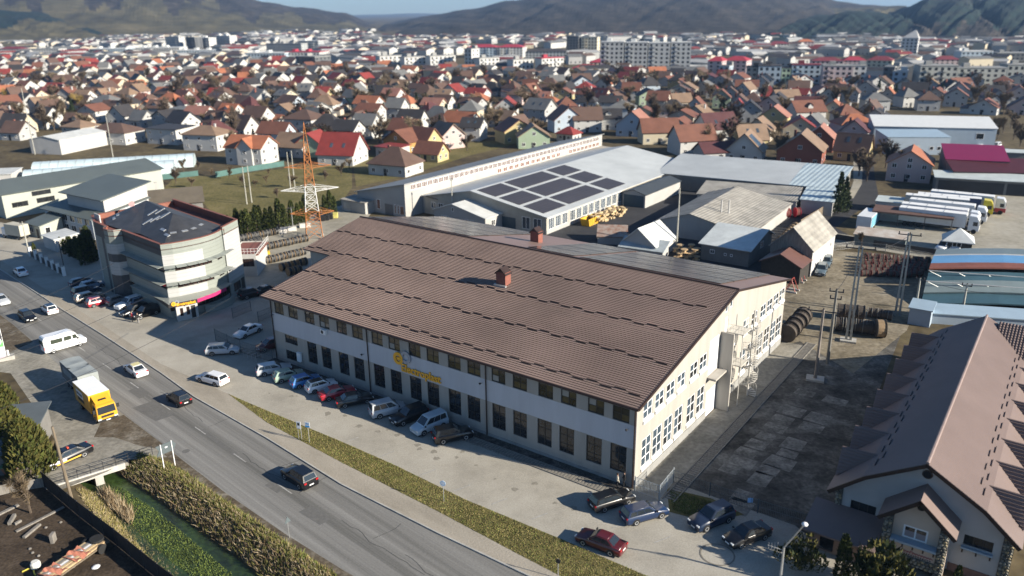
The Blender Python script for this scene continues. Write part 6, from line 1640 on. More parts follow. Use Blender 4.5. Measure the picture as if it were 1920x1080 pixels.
drum_row((1630,594),(1668,600),5,0.78,.62,[m_drumg,m_drumd],m_drumd,'dark drum in the rear right group, beside the far concrete pole','dark drums, rear right')
drum((*P(1648,632)[:2],.01),R(-10),1.4,1.2,m_drumd,m_drumw,'largest dark drum at the right end of the shaded front row','dark drums, front row')
for j in range(7):
    a = (1618-j*.5, 484+j*5.6); b = (1738-j*2.5, 493+j*4.6)
    drum_row(a, b, 11, .6, .7, [m_drumr], m_drumd, 'reel in the %s row from the back of the red block' % ORD[j], 'red reels in a block', 'cable_reel', m_drumg, .25)
drum_row((1474,408),(1494,407),2,1.15,1.0,[mat('bright_red_drum',(0.36,0.02,0.035),var=.1)],m_drumr,'large bright red drum before the bluish lean-to','large red drums')
drum_row((1452,468),(1490,432),9,.9,.8,[m_drumw],m_drumw,'bare wooden drum in the line beside the old grey house','bare wooden drums')
for i in range(14):
    c = P(1268+(i%7)*6.5+rnd.uniform(-2,2), 487-(i//7)*9, 0)
    t = thing('wooden_reel', 'pale wooden reel in the pile behind the factory roof, '+ORD[i%7]+' from left, '+('front' if i < 7 else 'back'), 'reel', (c.x,c.y,.0), rnd.uniform(0,3), 'pale reels in a pile'); f = MB(); f.lathe([(.7,0),(.7,.08),(.35,.09),(.35,.6),(.7,.61),(.7,.7)],14,(0,0,(i%3)*.72)); f.build('reel_body', m_wood, t)
# timber stack and yellow skip
m_log = mat('sawn_timber', (0.46,0.35,0.20), var=.3, scale=1.2)
o, rz, L_ = frame(P(1092,428), P(1172,398)); ts = thing('timber_stack', 'long stack of pale timber along the solar hall windows', 'timber stack', o, rz)
lg = [MB().box(-.5,.5,-.4,.4,0,.35), ]
me0 = lg[0].build('timber_bundle', m_log, ts); me0.location = (4,0,0)
for i in range(95):
    q = link('timber_bundle', me0.data, ts); q.location = (4+rnd.random()*(L_-5), rnd.uniform(-1.2,2.0), rnd.choice([0,.36,.72,1.08,1.44])); q.rotation_euler = (0,0,rnd.uniform(-.4,.4)); q.scale = (rnd.uniform(.6,1.4),rnd.uniform(.7,1.2),1)
c = P(1107,420); sk = thing('yellow_skip', 'yellow steel skip at the end of the timber stack', 'skip', (c.x,c.y,0), SA+R(90))
b = MB(); b.mesh([(-2.2,-1,0),(2.2,-1,0),(2.2,1,0),(-2.2,1,0),(-2.8,-1.1,1.7),(2.8,-1.1,1.7),(2.8,1.1,1.7),(-2.8,1.1,1.7)], [(0,3,2,1),(0,1,5,4),(1,2,6,5),(2,3,7,6),(3,0,4,7)]); b.build('skip_body', mat('skip_yellow',(0.55,0.33,0.03),var=.15), sk)
rb_s = MB()
for i in range(7): x = -2.2+i*.73; rb_s.bar((x,-1.08,.1),(x*1.2,-1.17,1.65),.05,4)
rb_s.build('rib', mat('skip_yellow',(0.55,0.33,0.03)), sk, stuff=True)
# ------------------------------------------------------------ pylon, poles, lamps, wires
m_or = mat('pylon_orange', (0.36,0.14,0.045), var=.15, scale=1.5); m_pw = mat('pylon_white', (0.62,0.62,0.60), var=.08)
pb_ = P(590,446); dp = math.hypot(pb_.x,pb_.y); zz_ = lambda y: at_dist(588,y,dp).z
py = thing('lattice_pylon', 'tall orange and white lattice pylon behind the factory end', 'pylon', (pb_.x,pb_.y,0), R(15))
zs = [0, zz_(424), zz_(408), zz_(394), zz_(378), zz_(362), zz_(347), zz_(330), zz_(312), zz_(296), zz_(282), zz_(270)]; zt_ = zz_(228)
hw_ = lambda z: max(.35, 1.75-1.15*z/zs[-1]*1.15)
secs = {'lower': MB(), 'middle': MB(), 'upper': MB()}
for i in range(len(zs)-1):
    z0, z1 = zs[i], zs[i+1]; b = secs['middle'] if 3 <= i < 6 else secs['lower' if i < 3 else 'upper']; a0, a1 = hw_(z0), hw_(z1)
    c0 = [(a0,a0,z0),(-a0,a0,z0),(-a0,-a0,z0),(a0,-a0,z0)]; c1 = [(a1,a1,z1),(-a1,a1,z1),(-a1,-a1,z1),(a1,-a1,z1)]
    for k in range(4):
        b.bar(c0[k],c1[k],.10,4); b.bar(c0[k],c1[(k+1)%4],.055,4); b.bar(c0[(k+1)%4],c1[k],.055,4); b.bar(c1[k],c1[(k+1)%4],.05,4)
for k, (x,y) in enumerate(((1,1),(-1,1),(-1,-1),(1,-1))): a = hw_(zs[-1]); secs['upper'].bar((x*a,y*a,zs[-1]),(0,0,zt_),.08,4)
def arm(b, z, w):
    a = hw_(z)
    for s in (-1,1):
        tip = (s*w,0,z+.35)
        for y in (-a,a): b.bar((s*a,y,z),tip,.07,4); b.bar((s*a,y,z+1.1),tip,.05,4); b.bar((s*a*1.0,y,z+.55),(s*(a+w)/2,y*.5,z+.25),.04,4)
        for t in (.3,.6): b.bar((s*(a+(w-a)*t),-a*(1-t),z+.1),(s*(a+(w-a)*t),a*(1-t),z+.1),.04,4)
arm(secs['lower'], zz_(401), 4.6); arm(secs['middle'], zz_(357), 6.0); arm(secs['upper'], zz_(314), 4.8)
secs['lower'].build('orange_lattice', m_or, py); secs['middle'].build('white_lattice', m_pw, py); secs['upper'].build('orange_lattice', m_or, py)
for x,y in ((1.75,1.75),(-1.75,1.75),(-1.75,-1.75),(1.75,-1.75)): MB().box(x-.3,x+.3,y-.3,y+.3,0,.4).build('footing', m_concrete, py)
m_pole = mat('pale_concrete_pole', (0.33,0.325,0.285), var=.15, scale=1.5); m_woodpole = mat('old_wood_pole', (0.15,0.12,0.085), var=.25, scale=2, stretch=(4,4,.4)); m_ins = mat('dark_insulator', (0.03,0.022,0.02), rough=.3)
def pole(base, top, label, legs=1, arm_w=1.6, narm=1, name='power_pole', m=m_pole, r0=.24, r1=.14, block=False, lean=0):
    b = P(*base); d = math.hypot(b.x,b.y); h = at_dist(top[0],top[1],d).z; t = thing(name, label, 'pole', b, math.atan2(b.y,b.x)-PI/2)
    if legs == 1: MB().bar((0,0,-.1),(lean,0,h),r0,8,r1).build('mast', m, t)
    else:
        for s in (-1,1): MB().bar((s*.30,0,-.1),(s*.22,0,h),r0,4,r1).build('mast_leg', m, t)
        rg = MB()
        for k in range(int(h/3.2)): rg.box(-.28,.28,-.05,.05,1.6+k*3.2,1.72+k*3.2)
        rg.build('rung', m, t, stuff=True)
    if block: MB().box(-1.1,1.1,-.8,.8,0,.3).build('foundation', m_concrete, t)
    for k in range(narm):
        z = h-.35-k*1.0; w = arm_w*(1-.2*k); a = MB().box(-w,w,-.06,.06,z,z+.13).build('crossarm', m_dark if m != m_woodpole else m_woodpole, t)
        for x in (-w*.92,0,w*.92): MB().lathe([(.05,z+.13),(.11,z+.22),(.06,z+.32),(.11,z+.42),(.04,z+.52)],8,(x,0,0)).build('insulator', m_ins, a)
    return t, h
pole((1590,640),(1612,462),'tall twin leg concrete power pole on a white footing in the dirt yard',2,2.0,1,block=True)
pole((1682,592),(1705,437),'tall twin leg concrete pole beside the red reels',2,1.6,1)
pole((1551,682),(1568,543),'dark lattice like pole with three insulator horns, left of the twin leg pole',1,.9,2,m=mat('grey_steel_pole',(0.16,0.155,0.14),var=.2),r0=.26,r1=.17)
pole((1528,712),(1544,580),'pole with a wide crossarm nearest the gable side yard',1,1.9,1,m=mat('brown_grey_pole',(0.20,0.175,0.155),var=.2),r0=.24,r1=.16,block=True)
pole((1714,592),(1730,522),'pale pole with bracket wires at the left end of the blue hall',1,.6,1)
pole((1803,590),(1808,532),'pale pole standing between the blue hall and the guesthouse roof',1,.7,1)
pole((134,934),(109,797),'leaning wooden pole by the bridge over the ditch',1,0.01,0,m=m_woodpole,r0=.17,r1=.12,lean=-.25)
pole((55,478),(43,415),'thin concrete pole before the white kiosk',1,.5,1,r0=.16,r1=.1)
pole((123,516),(112,452),'thin dark pole at the end of the pillared fence',1,.01,0,m=m_dark,r0=.09,r1=.07)
pole((1268,470),(1277,352),'tall thin grey pole in the middle of the works yard',1,.01,0,r0=.2,r1=.12)
pole((849,412),(847,335),'thin pale pole before the white store',1,.3,1,r0=.16,r1=.1)
pole((550,432),(546,388),'thin lamp like pole between the thujas',1,.7,1,m=m_steel,r0=.1,r1=.07)
for i,(b_,t_) in enumerate([((463,383),(458,312)),((472,380),(467,310)),((545,355),(538,285)),((553,352),(548,282)),((66,290),(44,165)),((213,300),(205,215))]):
    pole(b_, t_, ['left leg pole of the near meadow pair','right pole of the near meadow pair','left pole of the far meadow pair','right pole of the far meadow pair','tall thin pole at the left edge among the houses','thin pole before the white houses by the greenhouse'][i],1,.01,0,r0=.17,r1=.1)
# street lamp in the corner
b = P(1462,1092); d = math.hypot(b.x,b.y); h = at_dist(1478,1028,d).z
lp = thing('street_lamp', 'white lit looking lamp head on a grey mast with a small aerial, bottom right corner', 'street lamp', b, 0)
hd = at_dist(1509,983,d-1.0)-b
MB().bar((0,0,0),(0,0,h),.13,8,.09).build('mast', m_steel, lp); MB().bar((0,0,h-.05),hd,.06,6).build('lamp_arm', m_steel, lp)
hb = MB().lathe([(.05,-.12),(.22,-.08),(.26,0),(.2,.1),(.05,.14)],14); hb.xf(Matrix.Translation(hd)); hb.build('lamp_head', m_frame_w, lp, smooth=True)
an_ = MB().bar((0,0,h-.3),(-1.3,.2,h+.1),.03,5)
for k in range(4): x = -.5-k*.25; an_.bar((x,.1,h-.5+.12*k),(x,.1,h+.45),.02,4)
an_.build('aerial', m_steel, lp)
def wire(a, b, sag, label, r=.03, grp='overhead wires'):
    a, b = Vector(a), Vector(b); n = 14; pts = [a.lerp(b,i/n)-Vector((0,0,sag*4*(i/n)*(1-i/n))) for i in range(n+1)]
    o = MB().path(pts, r, 4).build('overhead_wire', m_dark); tag(o, label, 'wire', grp)
wire(P(1612,464,14), P(1707,440,13.5), 1.0, 'wire strung between the two twin leg poles in the dirt yard')
wire(P(1568,546,10.5), P(1612,470,13.5), .6, 'wire from the horned pole to the near twin leg pole')
wire(P(1545,582,9.8), P(1440,560,7.5), .5, 'wire from the wide crossarm pole to the factory gable')
for k in range(3): wire(P(-30,600+k*42,8.0), P(215+k*30,492+k*32,8.0), .5, 'thin dark wire crossing above the road toward the office', .022, 'wires above the road')
wire(P(-20,775,7.5), P(430,560,8.5), .8, 'thin wire crossing above the yellow lorry and the road', .022)
wire(P(1727,524,8), P(2000,548,8), 1.2, 'wire running along the front of the blue hall')
# ------------------------------------------------------------ signs
def sign_post(base, top, label, kind, col=None, two=False, w=.6, hgt=.6, face=-1.9):
    b = P(*base); d = math.hypot(b.x,b.y); h = at_dist(top[0],top[1],d).z; t = thing('road_sign', label, 'road sign', b, face)
    for x in ((-w*.35,w*.35) if two else (0,)): MB().bar((x,.04,0),(x,.04,h),.035,6).build('post', m_steel, t)
    if kind == 'disc': MB().lathe([(.0,-.015),(w/2,-.015),(w/2,.015),(.0,.015)],20,(0,-.02,h-w/2),axis='Y').build('plate', col, t)
    elif kind == 'tri': MB().mesh([(-w/2,-.02,h-w*.85),(w/2,-.02,h-w*.85),(0,-.02,h),(-w/2,.0,h-w*.85),(w/2,.0,h-w*.85),(0,.0,h)], [(0,1,2),(5,4,3),(0,3,4,1),(1,4,5,2),(2,5,3,0)]).build('plate', col, t)
    else: MB().box(-w/2,w/2,-.03,.0,h-hgt,h).build('plate', col, t)
    return t, h
m_sb = mat('sign_blue', (0.05,0.30,0.62), rough=.4); m_sw = mat('sign_white', (0.72,0.74,0.76), rough=.4); m_sk = mat('sign_back_grey', (0.085,0.105,0.112), rough=.5, var=.06)
t, h = sign_post((580,830),(578,791),'white and blue bus stop like sign on the verge','box',m_sw,w=.62,hgt=.66,face=-.35)
MB().box(-.31,.31,-.036,-.031,h-.66,h-.44).build('blue_strip', m_sb, t); MB().box(-.2,.2,-.036,-.031,h-.28,h-.16).build('pictogram', m_sb, t)
t, h = sign_post((563,824),(561,790),'white sign with black figure on two posts, left of the blue one','box',m_sw,True,w=.55,hgt=.9,face=-.35)
MB().box(-.14,.14,-.036,-.031,h-.5,h-.18).build('pictogram', m_trim, t)
t, h = sign_post((832,941),(832,901),'round white blue sign on a single post in the verge grass','disc',mat('pale_blue_disc',(0.45,0.58,0.72),rough=.4),w=.62,face=-.35)
MB().box(-.12,-.04,-.04,-.036,h-.45,h-.15).box(.04,.12,-.04,-.036,h-.45,h-.15).build('pictogram', m_sw, t)
sign_post((543,1008),(541,968),'dark triangular sign seen from behind at the road edge','tri',m_sk,w=.75,face=1.0)
sign_post((1046,1085),(1046,1048),'small dark round sign at the bottom of the verge','disc',m_dark,w=.45,face=-.4)
b0, b1 = P(308,881), P(328,872); o, rz, L_ = frame(b0, b1); d = math.hypot(b0.x,b0.y); h = at_dist(297,836,d).z
bs = thing('direction_board', 'large arrow shaped direction board seen from its grey back on two posts', 'sign', o, rz)
for x in (0,L_): MB().bar((x,-.05,0),(x,-.05,h+.1),.05,6).build('post', m_frame_w, bs)
MB().mesh([(-.5,0,h-1.15),(L_+.15,0,h-1.15),(L_+.5,0,h-.55),(L_+.15,0,h),(-.5,0,h),(-.2,0,h-.6)]+[(-.5,.05,h-1.15),(L_+.15,.05,h-1.15),(L_+.5,.05,h-.55),(L_+.15,.05,h),(-.5,.05,h),(-.2,.05,h-.6)], [(0,1,2,3,4,5),(11,10,9,8,7,6)]+[(i,i+6,(i+1)%6+6,(i+1)%6) for i in range(6)]).build('board', m_sk, bs)
MB().box(L_*.4,L_*.62,-.012,-.004,h-.55,h-.4).build('sticker', m_sw, bs)
# billboard at the left edge
b0 = P(-42,690); o, rz, L_ = frame(P(-40,684), P(19,672)); d = math.hypot(b0.x,b0.y)
bb = thing('billboard', 'tall white billboard with dark and green panels cut by the left edge', 'billboard', o, rz); Wb_ = L_
MB().box(-1,L_+.6,-.7,.4,0,.55).build('base_wall', m_concrete, bb); hb_ = 4.6
MB().box(0,L_-.35,0,.35,.5,hb_).build('panel', m_sw, bb)
for z0,z1,m in ((4.2,4.55,mat('pale_mint',(0.45,0.62,0.56))),(2.9,4.15,mat('board_dark',(0.06,0.06,0.065))),(1.95,2.9,mat('board_green',(0.12,0.52,0.12)))): MB().box(.1,L_-.4,-.02,-.004,z0,z1).build('printed_field', m, bb)
MB().lathe([(0,-.03),(.62,-.03),(.62,-.022),(0,-.022)],22,(L_-1.15,0,2.85),axis='Y').build('white_disc', m_sw, bb)
sc = MB()
for k in range(3):
    pts = [(L_-1.75+k*.38+.14*math.cos(t),-.04,3.6+k*.07+.17*math.sin(t)) for t in np.linspace(0,6,12)]; sc.path(pts,.035,4)
sc.build('script_lettering', mat('pink_script',(0.65,0.42,0.50)), bb, stuff=True)
MB().box(L_-1.6,L_-.5,-.45,-.1,.55,1.1).build('planter', mat('lilac_planter',(0.58,0.46,0.56)), bb); MB().bar((L_-.1,0,.5),(L_-.1,0,1.3),.14,6).build('post', m_frame_w, bb)
# ------------------------------------------------------------ fences, bridge, walls
def mesh_fence(pts, h, label, m, name='mesh_fence', every=2.4, solid=None, rails=True):
    pts = [P(*q) if len(q) == 2 else Vector(q) for q in pts]; o = pts[0]; t = thing(name, label, 'fence', o, 0)
    pn, rail = None, MB()
    for a, b in zip(pts[:-1], pts[1:]):
        d = b-a; n = max(1, int(d.length/every)); ang = math.atan2(d.y,d.x)
        for i in range(n+1):
            p = a+d*(i/n)-o; MB().box(-.04,.04,-.04,.04,0,h+.1).build('post', m, t, loc=(p.x,p.y,0), rz=ang)
        for i in range(n):
            p = a+d*(i/n)-o; q = MB(); Lp = d.length/n
            if solid: q.box(.05,Lp-.05,-.02,.02,.08,h-.05)
            else:
                for k in range(int(Lp/.16)): q.box(.05+k*.16,.075+k*.16,-.012,.012,.08,h)
                for z in (.1,h*.5,h-.04): q.box(.04,Lp-.04,-.015,.015,z,z+.035)
            q.build('fence_panel', solid or m, t, loc=(p.x,p.y,0), rz=ang)
    return t
m_mesh = mat('grey_mesh', (0.10,0.115,0.12), rough=.6)
mesh_fence([(405,639),(452,662),(512,680)], 1.9, 'grey mesh fence between the white saloon and the silver estate', m_mesh)
mesh_fence([(437,597),(471,583)], 1.7, 'sliding wire gate leaf in the passage by the office', m_mesh, 'wire_gate')
mesh_fence([(485,604),(510,594)], 1.7, 'short wire fence at the factory end wall', m_mesh)
m_grnf = mat('green_screen', (0.06,0.13,0.12), rough=.7, var=.15)
mesh_fence([(227,345),(300,338),(372,330)], 1.7, 'green screened fence below the greenhouse', m_grnf, 'screen_fence', 3.0, m_grnf)
mesh_fence([(405,333),(470,322),(533,312)], 1.8, 'green screened fence before the red roofed white house', m_grnf, 'screen_fence', 3.0, m_grnf)
mesh_fence([(1190,921),(1236,938),(1262,905)], 1.7, 'pale metal fence panels at the factory corner', mat('pale_fence_metal',(0.36,0.40,0.42),rough=.5,metal=.2), 'panel_fence', 1.6)
wf_ = mesh_fence([(1262,905),(1330,930),(1420,962),(1510,990)], 1.5, 'thin wire fence closing the gable side yard toward the forecourt', m_mesh, 'wire_fence', 3.2)
MB().box(-.25,.25,-.02,.02,.9,1.4).build('notice_plate', mat('pale_blue_notice',(0.4,0.6,0.85)), wf_, loc=tuple(P(1405,957)-P(1262,905)))
m_cpost = mat('concrete_fence_post', (0.36,0.35,0.32), var=.15)
mesh_fence([(1548,472),(1600,466),(1660,472),(1750,490)], 1.5, 'wire fence on concrete posts along the path above the dirt yard', m_cpost, 'wire_fence', 4.2)
mesh_fence([(1560,448),(1640,462),(1760,480)], 1.3, 'dark board fence along the back path', m_dark, 'board_fence', 3.0, mat('black_fence_boards',(0.05,0.045,0.04),var=.3))
mesh_fence([(1500,430),(1540,405),(1560,395)], 2.2, 'tall brown timber fence leading to the street conifers', m_woodpole, 'timber_fence', 2.0, m_woodpole)
for i in range(7):
    c = P(58+i*10.5, 480+i*6.2); pf = thing('fence_pillar', 'white block pillar of the shaded fence along the pavement', 'pillar', (c.x,c.y,0), R(-45), 'white fence pillars'); pb2 = None
    for k in range(6): MB().box(-.26,.26,-.26,.26,k*.31,k*.31+.28).build('block', m_frame_w, pf)
    MB().box(-.32,.32,-.32,.32,1.86,1.96).build('cap', m_concrete, pf)
    if i < 6: 
        d_ = P(58+(i+1)*10.5, 480+(i+1)*6.2)-c; tag(MB().box(.3,d_.length-.3,-.05,.05,0,1.2).build('fence_wall', m_dark, loc=(c.x,c.y,0), rz=math.atan2(d_.y,d_.x)), 'dark railing panel between two white pillars along the pavement', 'fence', 'dark railing panels')
# fence of the soil yard
df = mesh_fence([(84,914),(150,970),(220,1024),(300,1090),(380,1150)], 1.9, 'tall black board fence between the soil yard and the ditch bank', m_dark, 'board_fence', 2.0, mat('dark_fence_boards',(0.022,0.019,0.017),var=.3,scale=1.5))  # fence panels coloured near black
mesh_fence([(-60,945),(20,925),(84,914)], 1.2, 'weathered plank fence at the back of the soil yard', m_woodpole, 'plank_fence', 1.4, m_oldwood)
# bridge deck and railings
bd0, bd1 = P(96,912), P(222,872); o, rz, L_ = frame(bd0, bd1)
br = thing('ditch_bridge', 'narrow concrete bridge over the ditch with thin steel railings', 'bridge', o, rz)
MB().box(-.5,L_+1.0,-.1,6.5,-.38,.028).build('deck', m_drive, br); MB().box(-.5,L_+.6,-.32,-.1,-.5,.16).build('edge_beam', mat('pale_concrete_edge',(0.42,0.41,0.38),var=.15,scale=1.5), br)
MB().box(L_*.62,L_*.62+.8,-.3,6,-1.9,-.38).build('abutment', m_concrete, br)
ra = MB()
for i in range(9): ra.bar((i*(L_+3.5)/8,-.2,.1),(i*(L_+3.5)/8,-.2,1.15),.035,5)
for z in (.45,.8,1.15): ra.bar((0,-.2,z),(L_+3.5,-.2,z),.028,5)
ra.build('railing', m_dark, br)
# house corner, planter and junk of the soil yard
house('blue_roof_outbuilding', 'low outbuilding with dull blue roof and white eaves cut by the left edge', 'outbuilding', P(-112,905), R(12), 8.2, 9, 'x', [(0,2.4),(9,3.6)], m_greyw, mat('dull_blue_roof',(0.075,0.09,0.10),var=.12), ov=.4)
c = P(22,893); pn = thing('brick_planter', 'tapered brick planter with a green lid by the big shrub', 'planter', (c.x,c.y,0)); MB().mesh([(-.3,-.3,0),(.3,-.3,0),(.3,.3,0),(-.3,.3,0),(-.6,-.6,1.3),(.6,-.6,1.3),(.6,.6,1.3),(-.6,.6,1.3)], [(0,3,2,1),(4,5,6,7),(0,1,5,4),(1,2,6,5),(2,3,7,6),(3,0,4,7)]).build('tub', mat('brick_red_tub',(0.30,0.14,0.08),var=.2,scale=4), pn); MB().box(-.65,.65,-.65,.65,1.32,1.5).build('lid', mat('green_lid',(0.10,0.21,0.12),var=.1), pn)
jk = [('plank','long pale plank lying across the soil yard',(30,998),(120,952),.3,.12,m_oldwood),('plank','second pale board near the plank in the soil yard',(45,1010),(75,985),.3,.2,m_oldwood),('plank','short pale plank lying at the back fence of the soil yard',(-10,970),(35,948),.35,.15,m_oldwood),('log','grey log near the left edge of the soil yard',(18,985),(28,968),.3,.3,m_oldwood),('log','second grey log crossing the first',(28,985),(40,978),.22,.22,m_oldwood),('post_stump','pale upright stumps in the soil yard',(98,1020),(104,1012),.3,.9,m_oldwood)]
for n, lab, a, b, w_, h_, m in jk:
    o, rz, L_ = frame(P(*a), P(*b)); tag(MB().box(0,L_,-w_/2,w_/2,.02,.02+h_).build(n, m, loc=o, rz=rz), lab, n.replace('_',' '))
m_tarp = mat('orange_tarp', (0.50,0.19,0.12), var=.15, scale=1, bump=.4)
o, rz, L_ = frame(P(75,1105), P(195,1020)); 
pk = thing('cart', 'long cart loaded with boards and orange tarps in the bottom left corner', 'cart', o, rz)
MB().box(0,L_,-.9,.9,.5,.65).build('bed', m_woodpole, pk)
for k in range(5): MB().box(.2+k*.15,L_-.4-k*.2,-.8+k*.34,-.5+k*.34,.66+.04*(k%2),.8+.04*(k%2)).build('board', [m_wood,m_log,m_frame_w,m_oldwood,m_log][k], pk)
for x0,x1 in ((.6,2.2),(3.0,4.6)):
    f = MB(); n = 8
    for i in range(n+1):
        for j in range(4): f.v.append((x0+(x1-x0)*i/n, -1.0+.62*j, .84+.12*math.sin(i*1.3+j)+.06*rnd.random()))
    for i in range(n):
        for j in range(3): f.f.append((i*4+j,(i+1)*4+j,(i+1)*4+j+1,i*4+j+1)); f.m.append(0)
    f.build('tarp', m_tarp, pk)
for x in (1.0,L_-1.0):
    for s in (-1,1): MB().lathe([(.3,-.1),(.45,-.1),(.45,.1),(.3,.1)],14,(x,s*1.0,.45),axis='Y').build('wheel', m_tyre, pk)
MB().lathe([(.35,0),(.6,0),(.62,.12),(.6,.24),(.35,.24)],16,(L_-.6,0,.82)).build('spare_tyre', m_tyre, pk)
c = P(68,1065); tag(MB().lathe([(.25,0),(.4,.1),(.42,.5),(.3,.7)],12).build('bucket', mat('pale_tub',(0.55,0.54,0.50)), loc=c), 'pale tub with a yellow hose in the soil yard', 'bucket')
hp_ = [c+Vector((-.9+.3*i, -.6+.5*math.sin(i*.9), .08)) for i in range(10)]; tag(MB().path(hp_, .07, 5).build('hose', mat('yellow_hose',(0.5,0.42,0.06))), 'yellow hose curled round the pale tub', 'hose')
tag(MB().lathe([(.05,0),(.3,.02),(.36,.08),(.2,.16),(.02,.2)],12).build('stone_slab', m_frame_w, loc=P(180,1064)), 'white rounded sack beside the loaded cart', 'sack')
for i in range(6):
    c = P(30+rnd.uniform(-30,150), 1000+rnd.uniform(-20,70)); 
    if c.x < P(200,1000).x: tag(MB().lathe([(.02,0),(.14,.03),(.15,.1),(.03,.17)],7).build('stone', m_oldwood, loc=c, rz=i), ORD[i]+' small pale stone lying on the dark soil of the corner yard', 'stone', 'stones on the soil')
# bicycle racks
rk = thing('bicycle_rack', 'row of steel bicycle racks below the mesh fence', 'bicycle rack', P(430,648)); a, b = Vector((0,0,0)), P(492,674)-P(430,648); g = MB(); dv_ = b.normalized(); nv = Vector((-dv_.y,dv_.x,0))
for i in range(9):
    p = b*(i/8); g.path([p, p+Vector((0,0,.8)), p+nv*-1.0+Vector((0,0,.8)), p+nv*-1.0], .03, 4)
g.bar((0,0,.05),b+Vector((0,0,.05)),.03,4); g.build('rack', m_steel, rk)
# white concrete blocks and bins in the cable yard
for i,(x,y,l) in enumerate([(523,438,3.2),(541,433,3.5),(572,426,2.4)]): tag(MB().box(-l/2,l/2,-.5,.5,0,.9).build('concrete_block', mat('pale_block',(0.5,0.48,0.44),var=.1), loc=P(x,y), rz=R(20)), ['left pale concrete block below the thujas','middle pale concrete block below the thujas','right pale concrete block by the pylon'][i], 'concrete block')
for i,(x,y) in enumerate([(606,414),(613,413),(620,411)]):
    t = thing('wheeled_bin', ['leftmost black wheeled bin behind the pylon','middle black wheeled bin behind the pylon','black wheeled bin next to the yellow one'][i], 'bin', P(x,y)); MB().box(-.55,.55,-.5,.5,.1,1.15).build('bin_body', m_trim, t); MB().box(-.6,.6,-.55,.55,1.16,1.3).build('lid', m_dark, t)
t = thing('wheeled_bin', 'yellow wheeled bin beside the black ones', 'bin', P(629,409)); MB().box(-.55,.55,-.5,.5,.1,1.15).build('bin_body', mat('bin_yellow',(0.55,0.50,0.15)), t); MB().box(-.6,.6,-.55,.55,1.16,1.3).build('lid', mat('bin_yellow',(0.55,0.5,0.15)), t)
# forklift
c = P(497,480); fk = thing('forklift', 'yellow forklift between the cable drum rows', 'forklift', (c.x,c.y,0), R(200)); beveled(MB().box(-1,.7,-.55,.55,.3,1.0),'body',mat('forklift_yellow',(0.55,0.38,0.03)),fk,.08); f = MB()
for x,y in ((-.6,-.45),(-.6,.45),(.5,-.45),(.5,.45)): f.bar((x,y,1),(x*.9,y,2.1),.04,4)
f.box(-.65,.55,-.5,.5,2.1,2.16); f.build('cage', m_dark, fk); MB().box(.85,.95,-.4,-.3,.1,2.4).box(.85,.95,.3,.4,.1,2.4).build('mast', m_dark, fk); wheels(fk, (-.6,.5), .55, .28)
# round manhole ring and small covers
def disc(name, px, r, m, lab=None):
    c = P(*px); b = MB()
    for i in range(28):
        p, q = 2*PI*i/28, 2*PI*(i+1)/28; b.face([((r-.14)*math.cos(p),(r-.14)*math.sin(p),.03),(r*math.cos(p),r*math.sin(p),.03),(r*math.cos(q),r*math.sin(q),.03),((r-.14)*math.cos(q),(r-.14)*math.sin(q),.03)])
    struct(b.build(name, m, loc=(c.x,c.y,0)))
disc('manhole_ring', (1345,1040), 1.55, mat('ring_setts',(0.17,0.155,0.128),var=.15))
for px in ((349,846),(145,875),(120,735)): c = P(*px); struct(MB().lathe([(.02,.017),(.38,.022),(.42,.017)],16).build('manhole_cover', m_patch, loc=(c.x,c.y,0)))
# ------------------------------------------------------------ people
def person(px, py, face, top, legs, label, hair=(0.03,0.02,0.015), stride=.2):
    c = P(px,py); t = thing('person', label, 'person', (c.x,c.y,.015), face)
    sk_ = [(0,0,.94,.15),(0,0,1.2,.15),(0,0,1.40,.16),(0,0,1.50,.06),(0.02,0,1.62,.10),(0.02,0,1.72,.085),
        (0,.09,.88,.10),(stride*.5,.1,.48,.07),(stride*.35,.1,.08,.05),(stride*.35+.15,.1,.04,.04),(0,-.09,.88,.10),(-stride*.3,-.1,.48,.07),(-stride*.9,-.1,.09,.05),(-stride*.9+.15,-.1,.04,.04),
        (0,.2,1.40,.065),(-.02,.26,1.14,.05),(.08,.27,.90,.04),(.1,.27,.80,.035),(0,-.2,1.40,.065),(.02,-.26,1.14,.05),(.12,-.25,.92,.04),(.15,-.25,.82,.035)]
    E_ = [(0,1),(1,2),(2,3),(3,4),(4,5),(0,6),(6,7),(7,8),(8,9),(0,10),(10,11),(11,12),(12,13),(2,14),(14,15),(15,16),(16,17),(2,18),(18,19),(19,20),(20,21)]
    me = bpy.data.meshes.new('body'); me.from_pydata([v[:3] for v in sk_], E_, []); o = link('body', me, t)
    for i, m in enumerate((legs, top, mat('skin',(0.42,0.26,0.19)))): me.materials.append(m)
    sm = o.modifiers.new('skin','SKIN'); lay = me.skin_vertices[0] if me.skin_vertices else None
    if lay is None:
        bm = bmesh.new(); bm.from_mesh(me); bm.verts.layers.skin.verify(); bm.to_mesh(me); bm.free(); lay = me.skin_vertices[0]
    for i, v in enumerate(sk_): lay.data[i].radius = (v[3],v[3]*(.85 if i < 3 else 1)); lay.data[i].use_root = i == 0
    o.modifiers.new('sub','SUBSURF').levels = 1
    ev = o.evaluated_get(bpy.context.evaluated_depsgraph_get()); m2 = bpy.data.meshes.new_from_object(ev); m2.name = 'body'
    o.modifiers.clear(); o.data = m2
    m2.materials.clear()
    for m in (legs, top, mat('skin',(0.42,0.26,0.19))): m2.materials.append(m)
    for p in m2.polygons:
        z = p.center.z; y = abs(p.center.y); p.material_index = 2 if z > 1.5 or (y > .2 and z < .86 and z > .7) else (1 if z > .9 or y > .21 else 0); p.use_smooth = True
    MB().lathe([(.02,1.80),(.085,1.79),(.11,1.73),(.105,1.66),(.09,1.64)],10,(0,0,0)).build('hair', mat('hair_dark',hair), t)
    return t
